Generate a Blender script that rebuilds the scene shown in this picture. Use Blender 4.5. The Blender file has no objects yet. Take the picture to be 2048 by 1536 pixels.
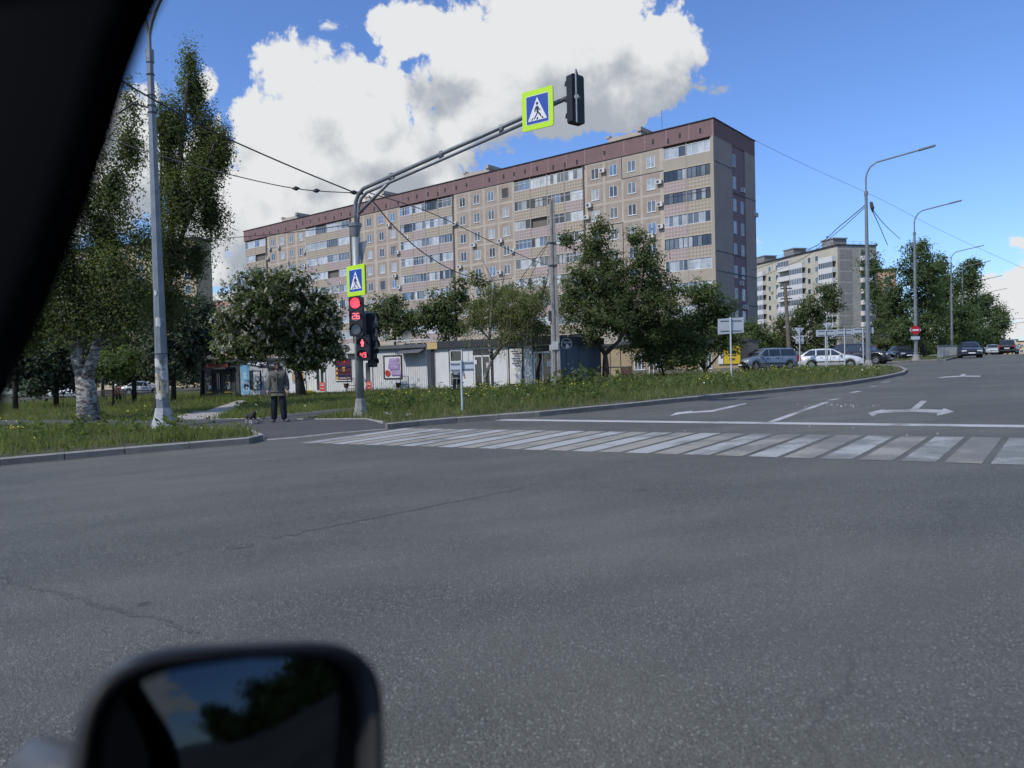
import bpy, bmesh, math, random
import numpy as np
from mathutils import Vector, Matrix
from mathutils.geometry import delaunay_2d_cdt
SC = bpy.context.scene
COL = SC.collection
R = math.radians
rnd = random.Random(7)

# ---------------------------------------------------------------- camera
F, H0, K, CH = 1500., 730., -0.026, 1.5            # focal length in photo pixels, horizon, its tilt, eye height
_p = math.atan((768-H0)/F); _r = math.atan(-K)
_f = Vector((0, math.cos(_p), -math.sin(_p))); _x = Vector((1, 0, 0)); _u = _x.cross(_f)
RX = _x*math.cos(_r)-_u*math.sin(_r); UX = _x*math.sin(_r)+_u*math.cos(_r)
CP = Vector((0, 0, CH))
cam = bpy.data.cameras.new('camera'); camo = bpy.data.objects.new('camera', cam); COL.objects.link(camo)
M = Matrix((RX, UX, -_f)).transposed().to_4x4(); M.translation = CP; camo.matrix_world = M
cam.sensor_width = 36; cam.lens = 36*F/2048; cam.clip_start = .02; cam.clip_end = 5000
cam.dof.use_dof = True; cam.dof.focus_distance = 30; cam.dof.aperture_fstop = cam.lens/10
SC.camera = camo

# ---------------------------------------------------------------- sky, sun, exposure
SUN_AZ, SUN_EL = -128., 46.
W = bpy.data.worlds.new('World'); SC.world = W; W.use_nodes = True
SC.view_settings.view_transform = 'Standard'; SC.view_settings.look = 'None'
SC.view_settings.gamma = 1; SC.view_settings.use_curve_mapping = False
SC.view_settings.exposure = 0.40
sun = bpy.data.lights.new('sun', 'SUN'); sun.energy = 2.5; sun.angle = R(.8); sun.color = (1, .945, .86)
suno = bpy.data.objects.new('sun', sun); COL.objects.link(suno)
TOSUN = Vector((math.sin(R(SUN_AZ))*math.cos(R(SUN_EL)), math.cos(R(SUN_AZ))*math.cos(R(SUN_EL)), math.sin(R(SUN_EL))))
suno.rotation_euler = TOSUN.to_track_quat('Z', 'Y').to_euler(); suno.location = (0, 0, 80)
SC.render.engine = 'CYCLES'
SC.cycles.use_denoising = True
try: SC.cycles.denoiser = 'OPENIMAGEDENOISE'
except Exception: pass
SC.cycles.use_adaptive_sampling = True; SC.cycles.adaptive_threshold = .02
SC.cycles.max_bounces = 6; SC.cycles.diffuse_bounces = 2; SC.cycles.glossy_bounces = 3
SC.cycles.transmission_bounces = 4; SC.cycles.transparent_max_bounces = 6
SC.cycles.caustics_reflective = False; SC.cycles.caustics_refractive = False
SC.cycles.sample_clamp_indirect = 4

def ray(px, py):
    d = _f+RX*((px-1024)/F)-UX*((py-768)/F)
    return d/d.y
def at(px, py, Y): return CP+ray(px, py)*Y         # the point at distance Y that the photo shows at a pixel
def gz(x, y):                                      # the terrain: a plane that climbs to the right and levels out far up the road
    s = .6*x+.8*y
    k = s-85
    sp = 0 if k < -30 else (k if k > 30 else (k+30)**2/120)
    return .0243*x+.0024*y-.018*sp
def gnd(px, py, dz=0.):
    d = ray(px, py); a, b = 1., 600.
    g = lambda t: CP.z+d.z*t-gz(d.x*t, d.y*t)-dz
    t = a
    while t < b and g(t) > 0: t += .5
    lo, hi = t-.5, t
    for _ in range(20):
        m = (lo+hi)/2
        if g(m) > 0: lo = m
        else: hi = m
    return Vector((d.x*hi, d.y*hi, gz(d.x*hi, d.y*hi)+dz))
def g2(px, py): p = gnd(px, py); return (p.x, p.y)
def azel(px, py):
    d = ray(px, py); return math.atan2(d.x, d.y), math.atan2(d.z, math.hypot(d.x, d.y))

# the sky: Nishita with cumulus laid over it by direction
nt = W.node_tree; nt.nodes.clear()
def mk(tree, typ, **kw):
    n = tree.nodes.new(typ)
    for k, v in kw.items(): setattr(n, k, v)
    return n
def cloud_group():
    g = bpy.data.node_groups.new('cloud_density', 'ShaderNodeTree')
    g.interface.new_socket('P', in_out='INPUT', socket_type='NodeSocketVector')
    g.interface.new_socket('D', in_out='OUTPUT', socket_type='NodeSocketFloat'); g.interface.new_socket('A', in_out='OUTPUT', socket_type='NodeSocketFloat')
    gi = mk(g, 'NodeGroupInput'); go = mk(g, 'NodeGroupOutput'); L = g.links
    def math_(op, a, b=None, c=None):
        n = mk(g, 'ShaderNodeMath', operation=op)
        for i, v in enumerate((a, b, c)):
            if v is None: continue
            if isinstance(v, (int, float)): n.inputs[i].default_value = v
            else: L.new(v, n.inputs[i])
        return n.outputs[0]
    P0 = gi.outputs['P']
    # irregular outline: warp the coordinates a little before reading the big shapes
    wn = mk(g, 'ShaderNodeTexNoise', noise_dimensions='2D'); wn.inputs['Scale'].default_value = 9; wn.inputs['Detail'].default_value = 5
    L.new(P0, wn.inputs['Vector'])
    wv = mk(g, 'ShaderNodeVectorMath', operation='SUBTRACT'); L.new(wn.outputs['Color'], wv.inputs[0]); wv.inputs[1].default_value = (.5, .5, .5)
    wm = mk(g, 'ShaderNodeVectorMath', operation='MULTIPLY_ADD'); L.new(wv.outputs[0], wm.inputs[0]); wm.inputs[1].default_value = (.055, .05, 0); L.new(P0, wm.inputs[2])
    P = wm.outputs[0]
    blobs = [(590,160,90,85),(680,170,90,80),(560,260,110,120),(520,130,30,40),(385,195,48,48),(330,190,40,45),(270,260,90,100),(720,270,150,150),(600,360,200,150),(450,300,60,70),
             (430,400,110,150),(700,400,200,100),(870,370,100,60),(800,300,140,110),(760,190,90,90),(560,470,220,120),(430,540,70,90),(1090,80,310,140),(850,60,130,75),(760,40,60,50),(1310,100,115,105),(1400,100,40,35),(1190,190,240,90),(980,190,190,110),(900,270,90,60),
             (180,330,160,200),(100,120,120,120),(2015,585,95,40),(2040,482,34,10),(1960,655,140,28),(1513,395,20,18),(1511,480,20,24),(2300,560,300,80),(640,610,500,60),(660,60,22,18)]
    acc = None
    for (x, y, rx, ry) in blobs:
        a, e = azel(x, y)
        s = mk(g, 'ShaderNodeVectorMath', operation='SUBTRACT'); L.new(P, s.inputs[0]); s.inputs[1].default_value = (a, e, 0)
        m = mk(g, 'ShaderNodeVectorMath', operation='MULTIPLY'); L.new(s.outputs[0], m.inputs[0])
        ca = math.cos(a); m.inputs[1].default_value = (F/rx/ca**0, F/ry/ca, 0)
        ln = mk(g, 'ShaderNodeVectorMath', operation='LENGTH'); L.new(m.outputs[0], ln.inputs[0])
        v = math_('SUBTRACT', 1., ln.outputs['Value'])
        v = math_('MULTIPLY', v, min(1., max(.30, rx/120)))
        acc = v if acc is None else math_('SMOOTH_MAX', acc, v, .12)
    # elsewhere in the sky: scattered cumulus of the same kind
    big = mk(g, 'ShaderNodeTexNoise', noise_dimensions='2D'); big.inputs['Scale'].default_value = 2.6; big.inputs['Detail'].default_value = 3
    L.new(P0, big.inputs['Vector'])
    sx = mk(g, 'ShaderNodeSeparateXYZ'); L.new(P0, sx.inputs[0])
    out = math_('SUBTRACT', math_('ABSOLUTE', sx.outputs[0]), .75)        # only outside the view
    out2 = math_('SUBTRACT', sx.outputs[1], .52)
    outm = math_('MINIMUM', math_('MULTIPLY', math_('MAXIMUM', math_('MAXIMUM', out, out2), -.15), 6.), .2)
    gen = math_('ADD', math_('MULTIPLY', math_('SUBTRACT', big.outputs['Fac'], .56), 4.5), math_('MINIMUM', outm, 0.))
    acc = math_('SMOOTH_MAX', acc, gen, .1)
    vo = mk(g, 'ShaderNodeTexVoronoi', feature='SMOOTH_F1', voronoi_dimensions='2D'); vo.inputs['Scale'].default_value = 20; vo.inputs['Detail'].default_value = 4
    vo.inputs['Roughness'].default_value = .6; vo.inputs['Smoothness'].default_value = .7; L.new(P, vo.inputs['Vector'])
    fb = mk(g, 'ShaderNodeTexNoise', noise_dimensions='2D'); fb.inputs['Scale'].default_value = 14; fb.inputs['Detail'].default_value = 7; fb.inputs['Roughness'].default_value = .54
    L.new(P0, fb.inputs['Vector'])
    d = math_('ADD', acc, math_('MULTIPLY', math_('SUBTRACT', .74, vo.outputs['Distance']), .50))
    d = math_('ADD', d, math_('MULTIPLY', math_('SUBTRACT', fb.outputs['Fac'], .47), .60))
    L.new(d, go.inputs['D']); L.new(math_('ADD', acc, math_('MULTIPLY', vo.outputs['Distance'], -.16)), go.inputs['A'])
    return g
cg = cloud_group(); L = nt.links
tc = mk(nt, 'ShaderNodeTexCoord'); sp = mk(nt, 'ShaderNodeSeparateXYZ'); L.new(tc.outputs['Generated'], sp.inputs[0])
azn = mk(nt, 'ShaderNodeMath', operation='ARCTAN2'); L.new(sp.outputs[0], azn.inputs[0]); L.new(sp.outputs[1], azn.inputs[1])
eln = mk(nt, 'ShaderNodeMath', operation='ARCSINE', use_clamp=False); L.new(sp.outputs[2], eln.inputs[0])
cv = mk(nt, 'ShaderNodeCombineXYZ'); L.new(azn.outputs[0], cv.inputs[0]); L.new(eln.outputs[0], cv.inputs[1])
d1 = mk(nt, 'ShaderNodeGroup'); d1.node_tree = cg; L.new(cv.outputs[0], d1.inputs[0])
of = mk(nt, 'ShaderNodeVectorMath', operation='ADD'); L.new(cv.outputs[0], of.inputs[0]); of.inputs[1].default_value = (-.05, .075, 0)
d2 = mk(nt, 'ShaderNodeGroup'); d2.node_tree = cg; L.new(of.outputs[0], d2.inputs[0])
mask = mk(nt, 'ShaderNodeMapRange', interpolation_type='SMOOTHSTEP'); L.new(d1.outputs[0], mask.inputs[0])
mask.inputs[1].default_value = .03; mask.inputs[2].default_value = .23
dif = mk(nt, 'ShaderNodeMath', operation='SUBTRACT'); L.new(d1.outputs['D'], dif.inputs[0]); L.new(d2.outputs['D'], dif.inputs[1])
dia = mk(nt, 'ShaderNodeMath', operation='SUBTRACT'); L.new(d1.outputs['A'], dia.inputs[0]); L.new(d2.outputs['A'], dia.inputs[1])
t1 = mk(nt, 'ShaderNodeMath', operation='MULTIPLY_ADD'); L.new(dif.outputs[0], t1.inputs[0]); t1.inputs[1].default_value = .42; L.new(dia.outputs[0], t1.inputs[2])
thick = mk(nt, 'ShaderNodeMath', operation='MULTIPLY_ADD'); L.new(d1.outputs['D'], thick.inputs[0]); thick.inputs[1].default_value = -.10; L.new(t1.outputs[0], thick.inputs[2])
lit = mk(nt, 'ShaderNodeMapRange', interpolation_type='SMOOTHSTEP'); L.new(thick.outputs[0], lit.inputs[0])
lit.inputs[1].default_value = -.50; lit.inputs[2].default_value = .50
ccol = mk(nt, 'ShaderNodeMix', data_type='RGBA'); L.new(lit.outputs[0], ccol.inputs['Factor'])
ccol.inputs['A'].default_value = (2.5, 2.75, 3.1, 1); ccol.inputs['B'].default_value = (5.0, 5.1, 5.15, 1)
sky = mk(nt, 'ShaderNodeTexSky', sky_type='NISHITA'); sky.sun_disc = False
sky.sun_elevation = R(SUN_EL); sky.sun_rotation = R(SUN_AZ); sky.air_density = 1.0; sky.dust_density = .5; sky.ozone_density = 1.3
hsv = mk(nt, 'ShaderNodeVectorMath', operation='MULTIPLY'); hsv.inputs[1].default_value = (.60, .79, 1.15)
L.new(sky.outputs[0], hsv.inputs[0])
cm = mk(nt, 'ShaderNodeMix', data_type='RGBA'); L.new(mask.outputs[0], cm.inputs['Factor']); L.new(hsv.outputs[0], cm.inputs['A']); L.new(ccol.outputs['Result'], cm.inputs['B'])
bg = mk(nt, 'ShaderNodeBackground'); bg.inputs['Strength'].default_value = .12; L.new(cm.outputs['Result'], bg.inputs['Color'])
wo = mk(nt, 'ShaderNodeOutputWorld'); L.new(bg.outputs[0], wo.inputs[0])
try: W.cycles.sampling_method = 'MANUAL'; W.cycles.sample_map_resolution = 512
except Exception: pass

# ---------------------------------------------------------------- helpers
MATS = {}
def mat(name, col, rough=.8, metal=0, var=.12, vs=2., bump=0, bs=40., emit=None, spec=.4, coat=0, col2=None, thr=.55):
    """procedural principled material; colour varies with world position (so shared meshes differ)"""
    if name in MATS: return MATS[name]
    m = bpy.data.materials.new(name); m.use_nodes = True; t = m.node_tree; b = t.nodes['Principled BSDF']
    b.inputs['Roughness'].default_value = rough; b.inputs['Metallic'].default_value = metal
    b.inputs['Specular IOR Level'].default_value = spec; b.inputs['Coat Weight'].default_value = coat
    c = (*col, 1); b.inputs['Base Color'].default_value = c
    if var or bump or col2:
        geo = t.nodes.new('ShaderNodeNewGeometry')
    if var or col2:
        n = t.nodes.new('ShaderNodeTexNoise'); n.inputs['Scale'].default_value = vs; n.inputs['Detail'].default_value = 6; n.inputs['Roughness'].default_value = .65
        t.links.new(geo.outputs['Position'], n.inputs['Vector'])
        r = t.nodes.new('ShaderNodeMix'); r.data_type = 'RGBA'
        mr = t.nodes.new('ShaderNodeMapRange'); mr.inputs[1].default_value = .3; mr.inputs[2].default_value = .7
        t.links.new(n.outputs['Fac'], mr.inputs[0]); t.links.new(mr.outputs[0], r.inputs['Factor'])
        lo = tuple(max(0, v*(1-var)) for v in col) if not col2 else col
        hi = tuple(min(1, v*(1+var)) for v in col) if not col2 else col2
        r.inputs['A'].default_value = (*lo, 1); r.inputs['B'].default_value = (*hi, 1)
        t.links.new(r.outputs['Result'], b.inputs['Base Color'])
    if bump:
        n2 = t.nodes.new('ShaderNodeTexNoise'); n2.inputs['Scale'].default_value = bs; n2.inputs['Detail'].default_value = 5
        t.links.new(geo.outputs['Position'], n2.inputs['Vector'])
        bp = t.nodes.new('ShaderNodeBump'); bp.inputs['Strength'].default_value = bump; bp.inputs['Distance'].default_value = .02
        t.links.new(n2.outputs['Fac'], bp.inputs['Height']); t.links.new(bp.outputs[0], b.inputs['Normal'])
    if emit:
        b.inputs['Emission Color'].default_value = c; b.inputs['Emission Strength'].default_value = emit
    MATS[name] = m
    return m
def empty(name, loc=(0, 0, 0), rz=0., label=None, cat=None, group=None, kind=None):
    o = bpy.data.objects.new(name, None); COL.objects.link(o); o.location = loc; o.rotation_euler = (0, 0, rz); o.empty_display_size = .2
    return tag(o, label, cat, group, kind)
def tag(o, label=None, cat=None, group=None, kind=None):
    if label: o['label'] = label
    if cat: o['category'] = cat
    if group: o['group'] = group
    if kind: o['kind'] = kind
    return o
def link(name, me, parent=None, loc=(0, 0, 0), rot=None):
    o = bpy.data.objects.new(name, me); COL.objects.link(o); o.location = loc
    if rot: o.rotation_euler = rot
    if parent: o.parent = parent
    return o
def copy_tree(o, parent=None):
    c = o.copy(); COL.objects.link(c); c.parent = parent
    for ch in list(o.children): copy_tree(ch, c)
    return c
class MB:
    def __init__(s): s.v = []; s.f = []; s.m = []; s.k = 0
    def add(s, vs, fs, k=None):
        b = len(s.v); s.v += [tuple(v) for v in vs]
        for f in fs: s.f.append(tuple(b+i for i in f)); s.m.append(s.k if k is None else k)
        return s
    def box(s, x0, x1, y0, y1, z0, z1, k=None):
        v = [(x0,y0,z0),(x1,y0,z0),(x1,y1,z0),(x0,y1,z0),(x0,y0,z1),(x1,y0,z1),(x1,y1,z1),(x0,y1,z1)]
        return s.add(v, [(0,3,2,1),(4,5,6,7),(0,1,5,4),(1,2,6,5),(2,3,7,6),(3,0,4,7)], k)
    def obox(s, c, sz, ax=(1,0,0), ay=(0,1,0), az=(0,0,1), k=None):
        c = Vector(c); a, b, d = (Vector(q)*h/2 for q, h in zip((ax, ay, az), sz))
        v = [c+a*i+b*j+d*l for l in (-1, 1) for i, j in ((-1,-1),(1,-1),(1,1),(-1,1))]
        return s.add(v, [(0,3,2,1),(4,5,6,7),(0,1,5,4),(1,2,6,5),(2,3,7,6),(3,0,4,7)], k)
    def ring(s, x0, x1, z0, z1, w, y0, y1, k=None):      # rectangular frame in the xz plane
        s.box(x0, x1, y0, y1, z0, z0+w, k); s.box(x0, x1, y0, y1, z1-w, z1, k)
        s.box(x0, x0+w, y0, y1, z0+w, z1-w, k); return s.box(x1-w, x1, y0, y1, z0+w, z1-w, k)
    def tube(s, path, rad, n=8, k=None, cap=True):
        P = [Vector(p) for p in path]; m = len(P)
        if isinstance(rad, (int, float)): rad = [rad]*m
        b = len(s.v); prev = None
        for i, p in enumerate(P):
            t = (P[min(i+1, m-1)]-P[max(i-1, 0)]).normalized()
            if prev is None:
                q = t.cross(Vector((0, 0, 1)) if abs(t.z) < .9 else Vector((1, 0, 0))).normalized()
            else:
                q = (prev-t*prev.dot(t)).normalized()
            prev = q; w = t.cross(q)
            for j in range(n):
                a = 2*math.pi*(j+.5)/n; s.v.append(tuple(p+(q*math.cos(a)+w*math.sin(a))*rad[i]))
        kk = s.k if k is None else k
        for i in range(m-1):
            for j in range(n):
                s.f.append((b+i*n+j, b+i*n+(j+1) % n, b+(i+1)*n+(j+1) % n, b+(i+1)*n+j)); s.m.append(kk)
        if cap:
            s.f.append(tuple(b+j for j in reversed(range(n)))); s.m.append(kk)
            s.f.append(tuple(b+(m-1)*n+j for j in range(n))); s.m.append(kk)
        return s
    def prism(s, poly, o, ax, ay, dv, k=None):           # outline in the ax/ay plane, extruded by dv
        o, ax, ay, dv = Vector(o), Vector(ax), Vector(ay), Vector(dv); n = len(poly)
        v = [o+ax*x+ay*y for x, y in poly]; v += [p+dv for p in v]
        fs = [tuple(reversed(range(n))), tuple(range(n, 2*n))]+[(i, (i+1) % n, n+(i+1) % n, n+i) for i in range(n)]
        return s.add(v, fs, k)
    def build(s, name, mats, parent=None, smooth=False, loc=(0, 0, 0), rot=None):
        return link(name, s.mesh(name, mats, smooth), parent, loc, rot)
    def mesh(s, name, mats, smooth=False):
        me = bpy.data.meshes.new(name); me.from_pydata(s.v, [], s.f)
        for m in (mats if isinstance(mats, (list, tuple)) else [mats]): me.materials.append(m)
        if any(s.m): me.polygons.foreach_set('material_index', s.m)
        if smooth: me.polygons.foreach_set('use_smooth', [True]*len(s.f))
        me.update(); return me
def quads(name, V, mats, n=4, midx=None):
    """fast mesh from an (N*n,3) array of separate n-gons"""
    N = len(V)//n; me = bpy.data.meshes.new(name)
    me.vertices.add(len(V)); me.vertices.foreach_set('co', np.ascontiguousarray(V, dtype=np.float32).ravel())
    me.loops.add(len(V)); me.loops.foreach_set('vertex_index', np.arange(len(V), dtype=np.int32))
    me.polygons.add(N); me.polygons.foreach_set('loop_start', np.arange(0, len(V), n, dtype=np.int32))
    for m in (mats if isinstance(mats, (list, tuple)) else [mats]): me.materials.append(m)
    if midx is not None: me.polygons.foreach_set('material_index', np.ascontiguousarray(midx, dtype=np.int32))
    me.update(calc_edges=True); return me
def circ(n, r, cx=0, cy=0, a0=0): return [(cx+r*math.cos(a0+2*math.pi*i/n), cy+r*math.sin(a0+2*math.pi*i/n)) for i in range(n)]
def rrect(x0, x1, y0, y1, r, n=4):
    o = []
    for cx, cy, a in ((x1-r, y0+r, -90), (x1-r, y1-r, 0), (x0+r, y1-r, 90), (x0+r, y0+r, 180)):
        for i in range(n+1): q = R(a+90*i/n); o.append((cx+r*math.cos(q), cy+r*math.sin(q)))
    return o
def text(name, s, size, m, parent, loc, rot, extrude=.004, align='CENTER', sx=1.):
    c = bpy.data.curves.new(name, 'FONT'); c.body = s; c.size = size; c.extrude = extrude; c.align_x = align; c.align_y = 'CENTER'; c.resolution_u = 2
    o = bpy.data.objects.new(name, c); COL.objects.link(o)
    dg = bpy.context.evaluated_depsgraph_get(); me = bpy.data.meshes.new_from_object(o.evaluated_get(dg))
    bpy.data.objects.remove(o); me.materials.clear(); me.materials.append(m)
    q = link(name, me, parent, loc, rot); q.scale = (sx, 1, 1); return q
def skin(name, J, E, m, parent=None, sub=2, root=None):
    """one continuous surface grown over a joint skeleton: J name -> (x,y,z,rx[,ry])"""
    ks = list(J); me = bpy.data.meshes.new(name)
    me.from_pydata([J[k][:3] for k in ks], [(ks.index(a), ks.index(b)) for a, b in E], [])
    o = bpy.data.objects.new(name, me); COL.objects.link(o)
    o.modifiers.new('s', 'SKIN'); o.modifiers['s'].use_smooth_shade = True
    lay = me.skin_vertices[0].data if len(me.skin_vertices) else None
    if lay is None:
        bm = bmesh.new(); bm.from_mesh(me); bm.verts.layers.skin.verify(); bm.to_mesh(me); bm.free(); lay = me.skin_vertices[0].data
    for i, k in enumerate(ks):
        j = J[k]; lay[i].radius = (j[3], j[4] if len(j) > 4 else j[3]); lay[i].use_root = (k == (root or ks[0]))
    if sub: o.modifiers.new('d', 'SUBSURF').levels = sub
    dg = bpy.context.evaluated_depsgraph_get(); me2 = bpy.data.meshes.new_from_object(o.evaluated_get(dg))
    bpy.data.objects.remove(o); me2.materials.clear(); me2.materials.append(m)
    me2.polygons.foreach_set('use_smooth', [True]*len(me2.polygons))
    return link(name, me2, parent)
class Plane:
    """a facade: right-hand corner P, local x runs along the facade to the right, -y faces the street"""
    def __init__(s, P, ang):
        s.P = Vector((P[0], P[1], 0)); s.a = ang; s.ex = Vector((math.cos(ang), math.sin(ang), 0)); s.ey = Vector((-math.sin(ang), math.cos(ang), 0))
    def __call__(s, px, py, dy=0.):
        d = ray(px, py); n = s.ey; t = (s.P+n*dy-CP).dot(n)/d.dot(n); p = CP+d*t
        return (p-s.P).dot(s.ex), p.z
    def x(s, px, py=740, dy=0.): return s(px, py, dy)[0]
# ---------------------------------------------------------------- ground, road, lawns
def inpoly(P, poly):
    P = np.asarray(P); x, y = P[:, 0], P[:, 1]; c = np.zeros(len(P), bool); n = len(poly)
    for i in range(n):
        (x1, y1), (x2, y2) = poly[i], poly[i-1]
        if y1 == y2: continue
        c ^= ((y1 > y) != (y2 > y)) & (x < (x2-x1)*(y-y1)/(y2-y1)+x1)
    return c
def sheet(name, poly, dz, m, step=4., kind='structure', parent=None):
    xs = [p[0] for p in poly]; ys = [p[1] for p in poly]
    gx, gy = np.meshgrid(np.arange(min(xs)+step/2, max(xs), step), np.arange(min(ys)+step/2, max(ys), step))
    G = np.stack([gx.ravel(), gy.ravel()], 1); G = G[inpoly(G, poly)]
    rng = np.random.RandomState(3); G = G+(rng.rand(*G.shape)-.5)*step*.2
    b = []                                                     # densify the border so that it follows the terrain
    for i, p in enumerate(poly):
        q = poly[(i+1) % len(poly)]; n = max(1, int(math.hypot(q[0]-p[0], q[1]-p[1])/max(step, 2)))
        b += [(p[0]+(q[0]-p[0])*j/n, p[1]+(q[1]-p[1])*j/n) for j in range(n)]
    n = len(b)
    V, _, Fc, *_ = delaunay_2d_cdt([Vector(v) for v in b]+[Vector(v) for v in G], [], [list(range(n))], 1, 1e-4)
    f = dz if callable(dz) else (lambda x, y: dz)
    me = bpy.data.meshes.new(name); me.from_pydata([(v.x, v.y, gz(v.x, v.y)+f(v.x, v.y)) for v in V], [], [tuple(q) for q in Fc])
    for p in me.polygons:
        if p.normal.z < 0: p.flip()
    me.materials.append(m); me.update(); return tag(link(name, me, parent), kind=kind)

def asphalt(name, base, dust, sc=1.):
    m = bpy.data.materials.new(name); m.use_nodes = True; t = m.node_tree; b = t.nodes['Principled BSDF']; L = t.links
    g = t.nodes.new('ShaderNodeNewGeometry')
    def noise(s, d=4, r=.6):
        n = t.nodes.new('ShaderNodeTexNoise'); n.inputs['Scale'].default_value = s; n.inputs['Detail'].default_value = d; n.inputs['Roughness'].default_value = r
        L.new(g.outputs['Position'], n.inputs['Vector']); return n.outputs['Fac']
    def rng(v, a, z, o0=0., o1=1.):
        n = t.nodes.new('ShaderNodeMapRange'); L.new(v, n.inputs[0]); n.inputs[1].default_value = a; n.inputs[2].default_value = z
        n.inputs[3].default_value = o0; n.inputs[4].default_value = o1; return n.outputs[0]
    def mix(f, A, B, mode='MIX'):
        n = t.nodes.new('ShaderNodeMix'); n.data_type = 'RGBA'; n.blend_type = mode
        if isinstance(f, float): n.inputs['Factor'].default_value = f
        else: L.new(f, n.inputs['Factor'])
        for q, v in (('A', A), ('B', B)):
            if isinstance(v, tuple): n.inputs[q].default_value = (*v, 1)
            else: L.new(v, n.inputs[q])
        return n.outputs['Result']
    vo = t.nodes.new('ShaderNodeTexVoronoi'); vo.inputs['Scale'].default_value = 120*sc; vo.inputs['Randomness'].default_value = 1
    L.new(g.outputs['Position'], vo.inputs['Vector'])
    stone = rng(vo.outputs['Distance'], .12, .62, 1., 0.)
    sepc = t.nodes.new('ShaderNodeSeparateColor'); L.new(vo.outputs['Color'], sepc.inputs[0])
    bright = rng(sepc.outputs[0], .0, 1., .55, 1.55)
    hi = rng(sepc.outputs[1], .95, .99, 0., .7)
    dark = tuple(v*.55 for v in base)
    c = mix(stone, dark, base)
    n = t.nodes.new('ShaderNodeVectorMath'); n.operation = 'SCALE'; L.new(c, n.inputs[0]); L.new(bright, n.inputs['Scale']); c = n.outputs[0]
    c = mix(hi, c, tuple(min(1, v*3.2) for v in base))
    c = mix(rng(noise(.23, 5), .42, .78, 0., .75), c, dust)
    # tyre-polished and tar-stained streaks, old patches
    mp = t.nodes.new('ShaderNodeMapping'); mp.inputs['Rotation'].default_value = (0, 0, R(-35)); mp.inputs['Scale'].default_value = (.16, 1.1, 1)
    L.new(g.outputs['Position'], mp.inputs[0]); ns = t.nodes.new('ShaderNodeTexNoise'); ns.inputs['Scale'].default_value = .9; ns.inputs['Detail'].default_value = 5
    L.new(mp.outputs[0], ns.inputs['Vector'])
    c = mix(rng(ns.outputs['Fac'], .5, .72, 0., .5), c, mix(.5, c, dust))
    c = mix(rng(noise(.9, 6, .7), .60, .74, 0., .55), c, tuple(v*.6 for v in base))
    # wheel tracks: soft darker bands across the junction, along the way the traffic crosses it
    for rot, sc_, st, f0 in ((-22, .26, 2.6, .20), (-52, .21, 3.4, .14)):
        mw = t.nodes.new('ShaderNodeMapping'); mw.inputs['Rotation'].default_value = (0, 0, R(rot)); L.new(g.outputs['Position'], mw.inputs[0])
        wv_ = t.nodes.new('ShaderNodeTexWave'); wv_.wave_type = 'BANDS'; wv_.bands_direction = 'Y'; wv_.inputs['Scale'].default_value = sc_; wv_.inputs['Distortion'].default_value = st; wv_.inputs['Detail'].default_value = 2; wv_.inputs['Detail Scale'].default_value = .35
        L.new(mw.outputs[0], wv_.inputs['Vector']); c = mix(rng(wv_.outputs['Fac'], .55, .95, 0., f0), c, tuple(v*.62 for v in base))
    sp_ = noise(1.7, 2, .5)
    c = mix(rng(sp_, .735, .75, 0., .75), c, tuple(v*.4 for v in base))
    # a net of thin cracks, open only in places
    wv = t.nodes.new('ShaderNodeTexNoise'); wv.inputs['Scale'].default_value = 1.1; wv.inputs['Detail'].default_value = 6; L.new(g.outputs['Position'], wv.inputs['Vector'])
    wa = t.nodes.new('ShaderNodeVectorMath'); wa.operation = 'MULTIPLY_ADD'; L.new(wv.outputs['Color'], wa.inputs[0]); wa.inputs[1].default_value = (1.1, 1.1, 0); L.new(g.outputs['Position'], wa.inputs[2])
    cr = t.nodes.new('ShaderNodeTexVoronoi'); cr.feature = 'DISTANCE_TO_EDGE'; cr.voronoi_dimensions = '2D'; cr.inputs['Scale'].default_value = .19; L.new(wa.outputs[0], cr.inputs['Vector'])
    crk = rng(cr.outputs['Distance'], .0012, .0045, 1., 0.)
    mk_ = t.nodes.new('ShaderNodeMath'); mk_.operation = 'MULTIPLY'; L.new(crk, mk_.inputs[0]); L.new(rng(noise(.35, 3), .46, .58, 0., .45), mk_.inputs[1])
    c = mix(mk_.outputs[0], c, tuple(v*.42 for v in base))
    L.new(c, b.inputs['Base Color']); b.inputs['Roughness'].default_value = .78; b.inputs['Specular IOR Level'].default_value = .35
    bp = t.nodes.new('ShaderNodeBump'); bp.inputs['Strength'].default_value = .75; bp.inputs['Distance'].default_value = .008
    L.new(stone, bp.inputs['Height']); L.new(bp.outputs[0], b.inputs['Normal'])
    return m
A_BASE = (.136, .142, .126)
m_road = asphalt('asphalt', A_BASE, (.190, .188, .160))
m_path = asphalt('footpath_asphalt', (.115, .116, .118), (.15, .145, .135), 1.3)
m_lawn = mat('lawn_soil', (.045, .05, .025), .95, var=.4, vs=.8, col2=(.085, .075, .05))
m_ground = mat('field_earth', (.05, .06, .03), .95, col2=(.1, .095, .06), vs=.15)
m_conc = mat('concrete', (.25, .25, .24), .9, var=.28, vs=5, bump=.4, bs=60)
m_kerb = mat('kerb_concrete', (.105, .108, .102), .9, col2=(.19, .19, .18), vs=2.2, bump=.4, bs=50)
m_kerbt = mat('kerb_pale_top', (.20, .20, .188), .9, col2=(.31, .305, .285), vs=3)  # paler concrete on the top and chamfers of each stone
m_slab = mat('paving_slab', (.36, .34, .30), .9, var=.2, vs=2)

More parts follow.
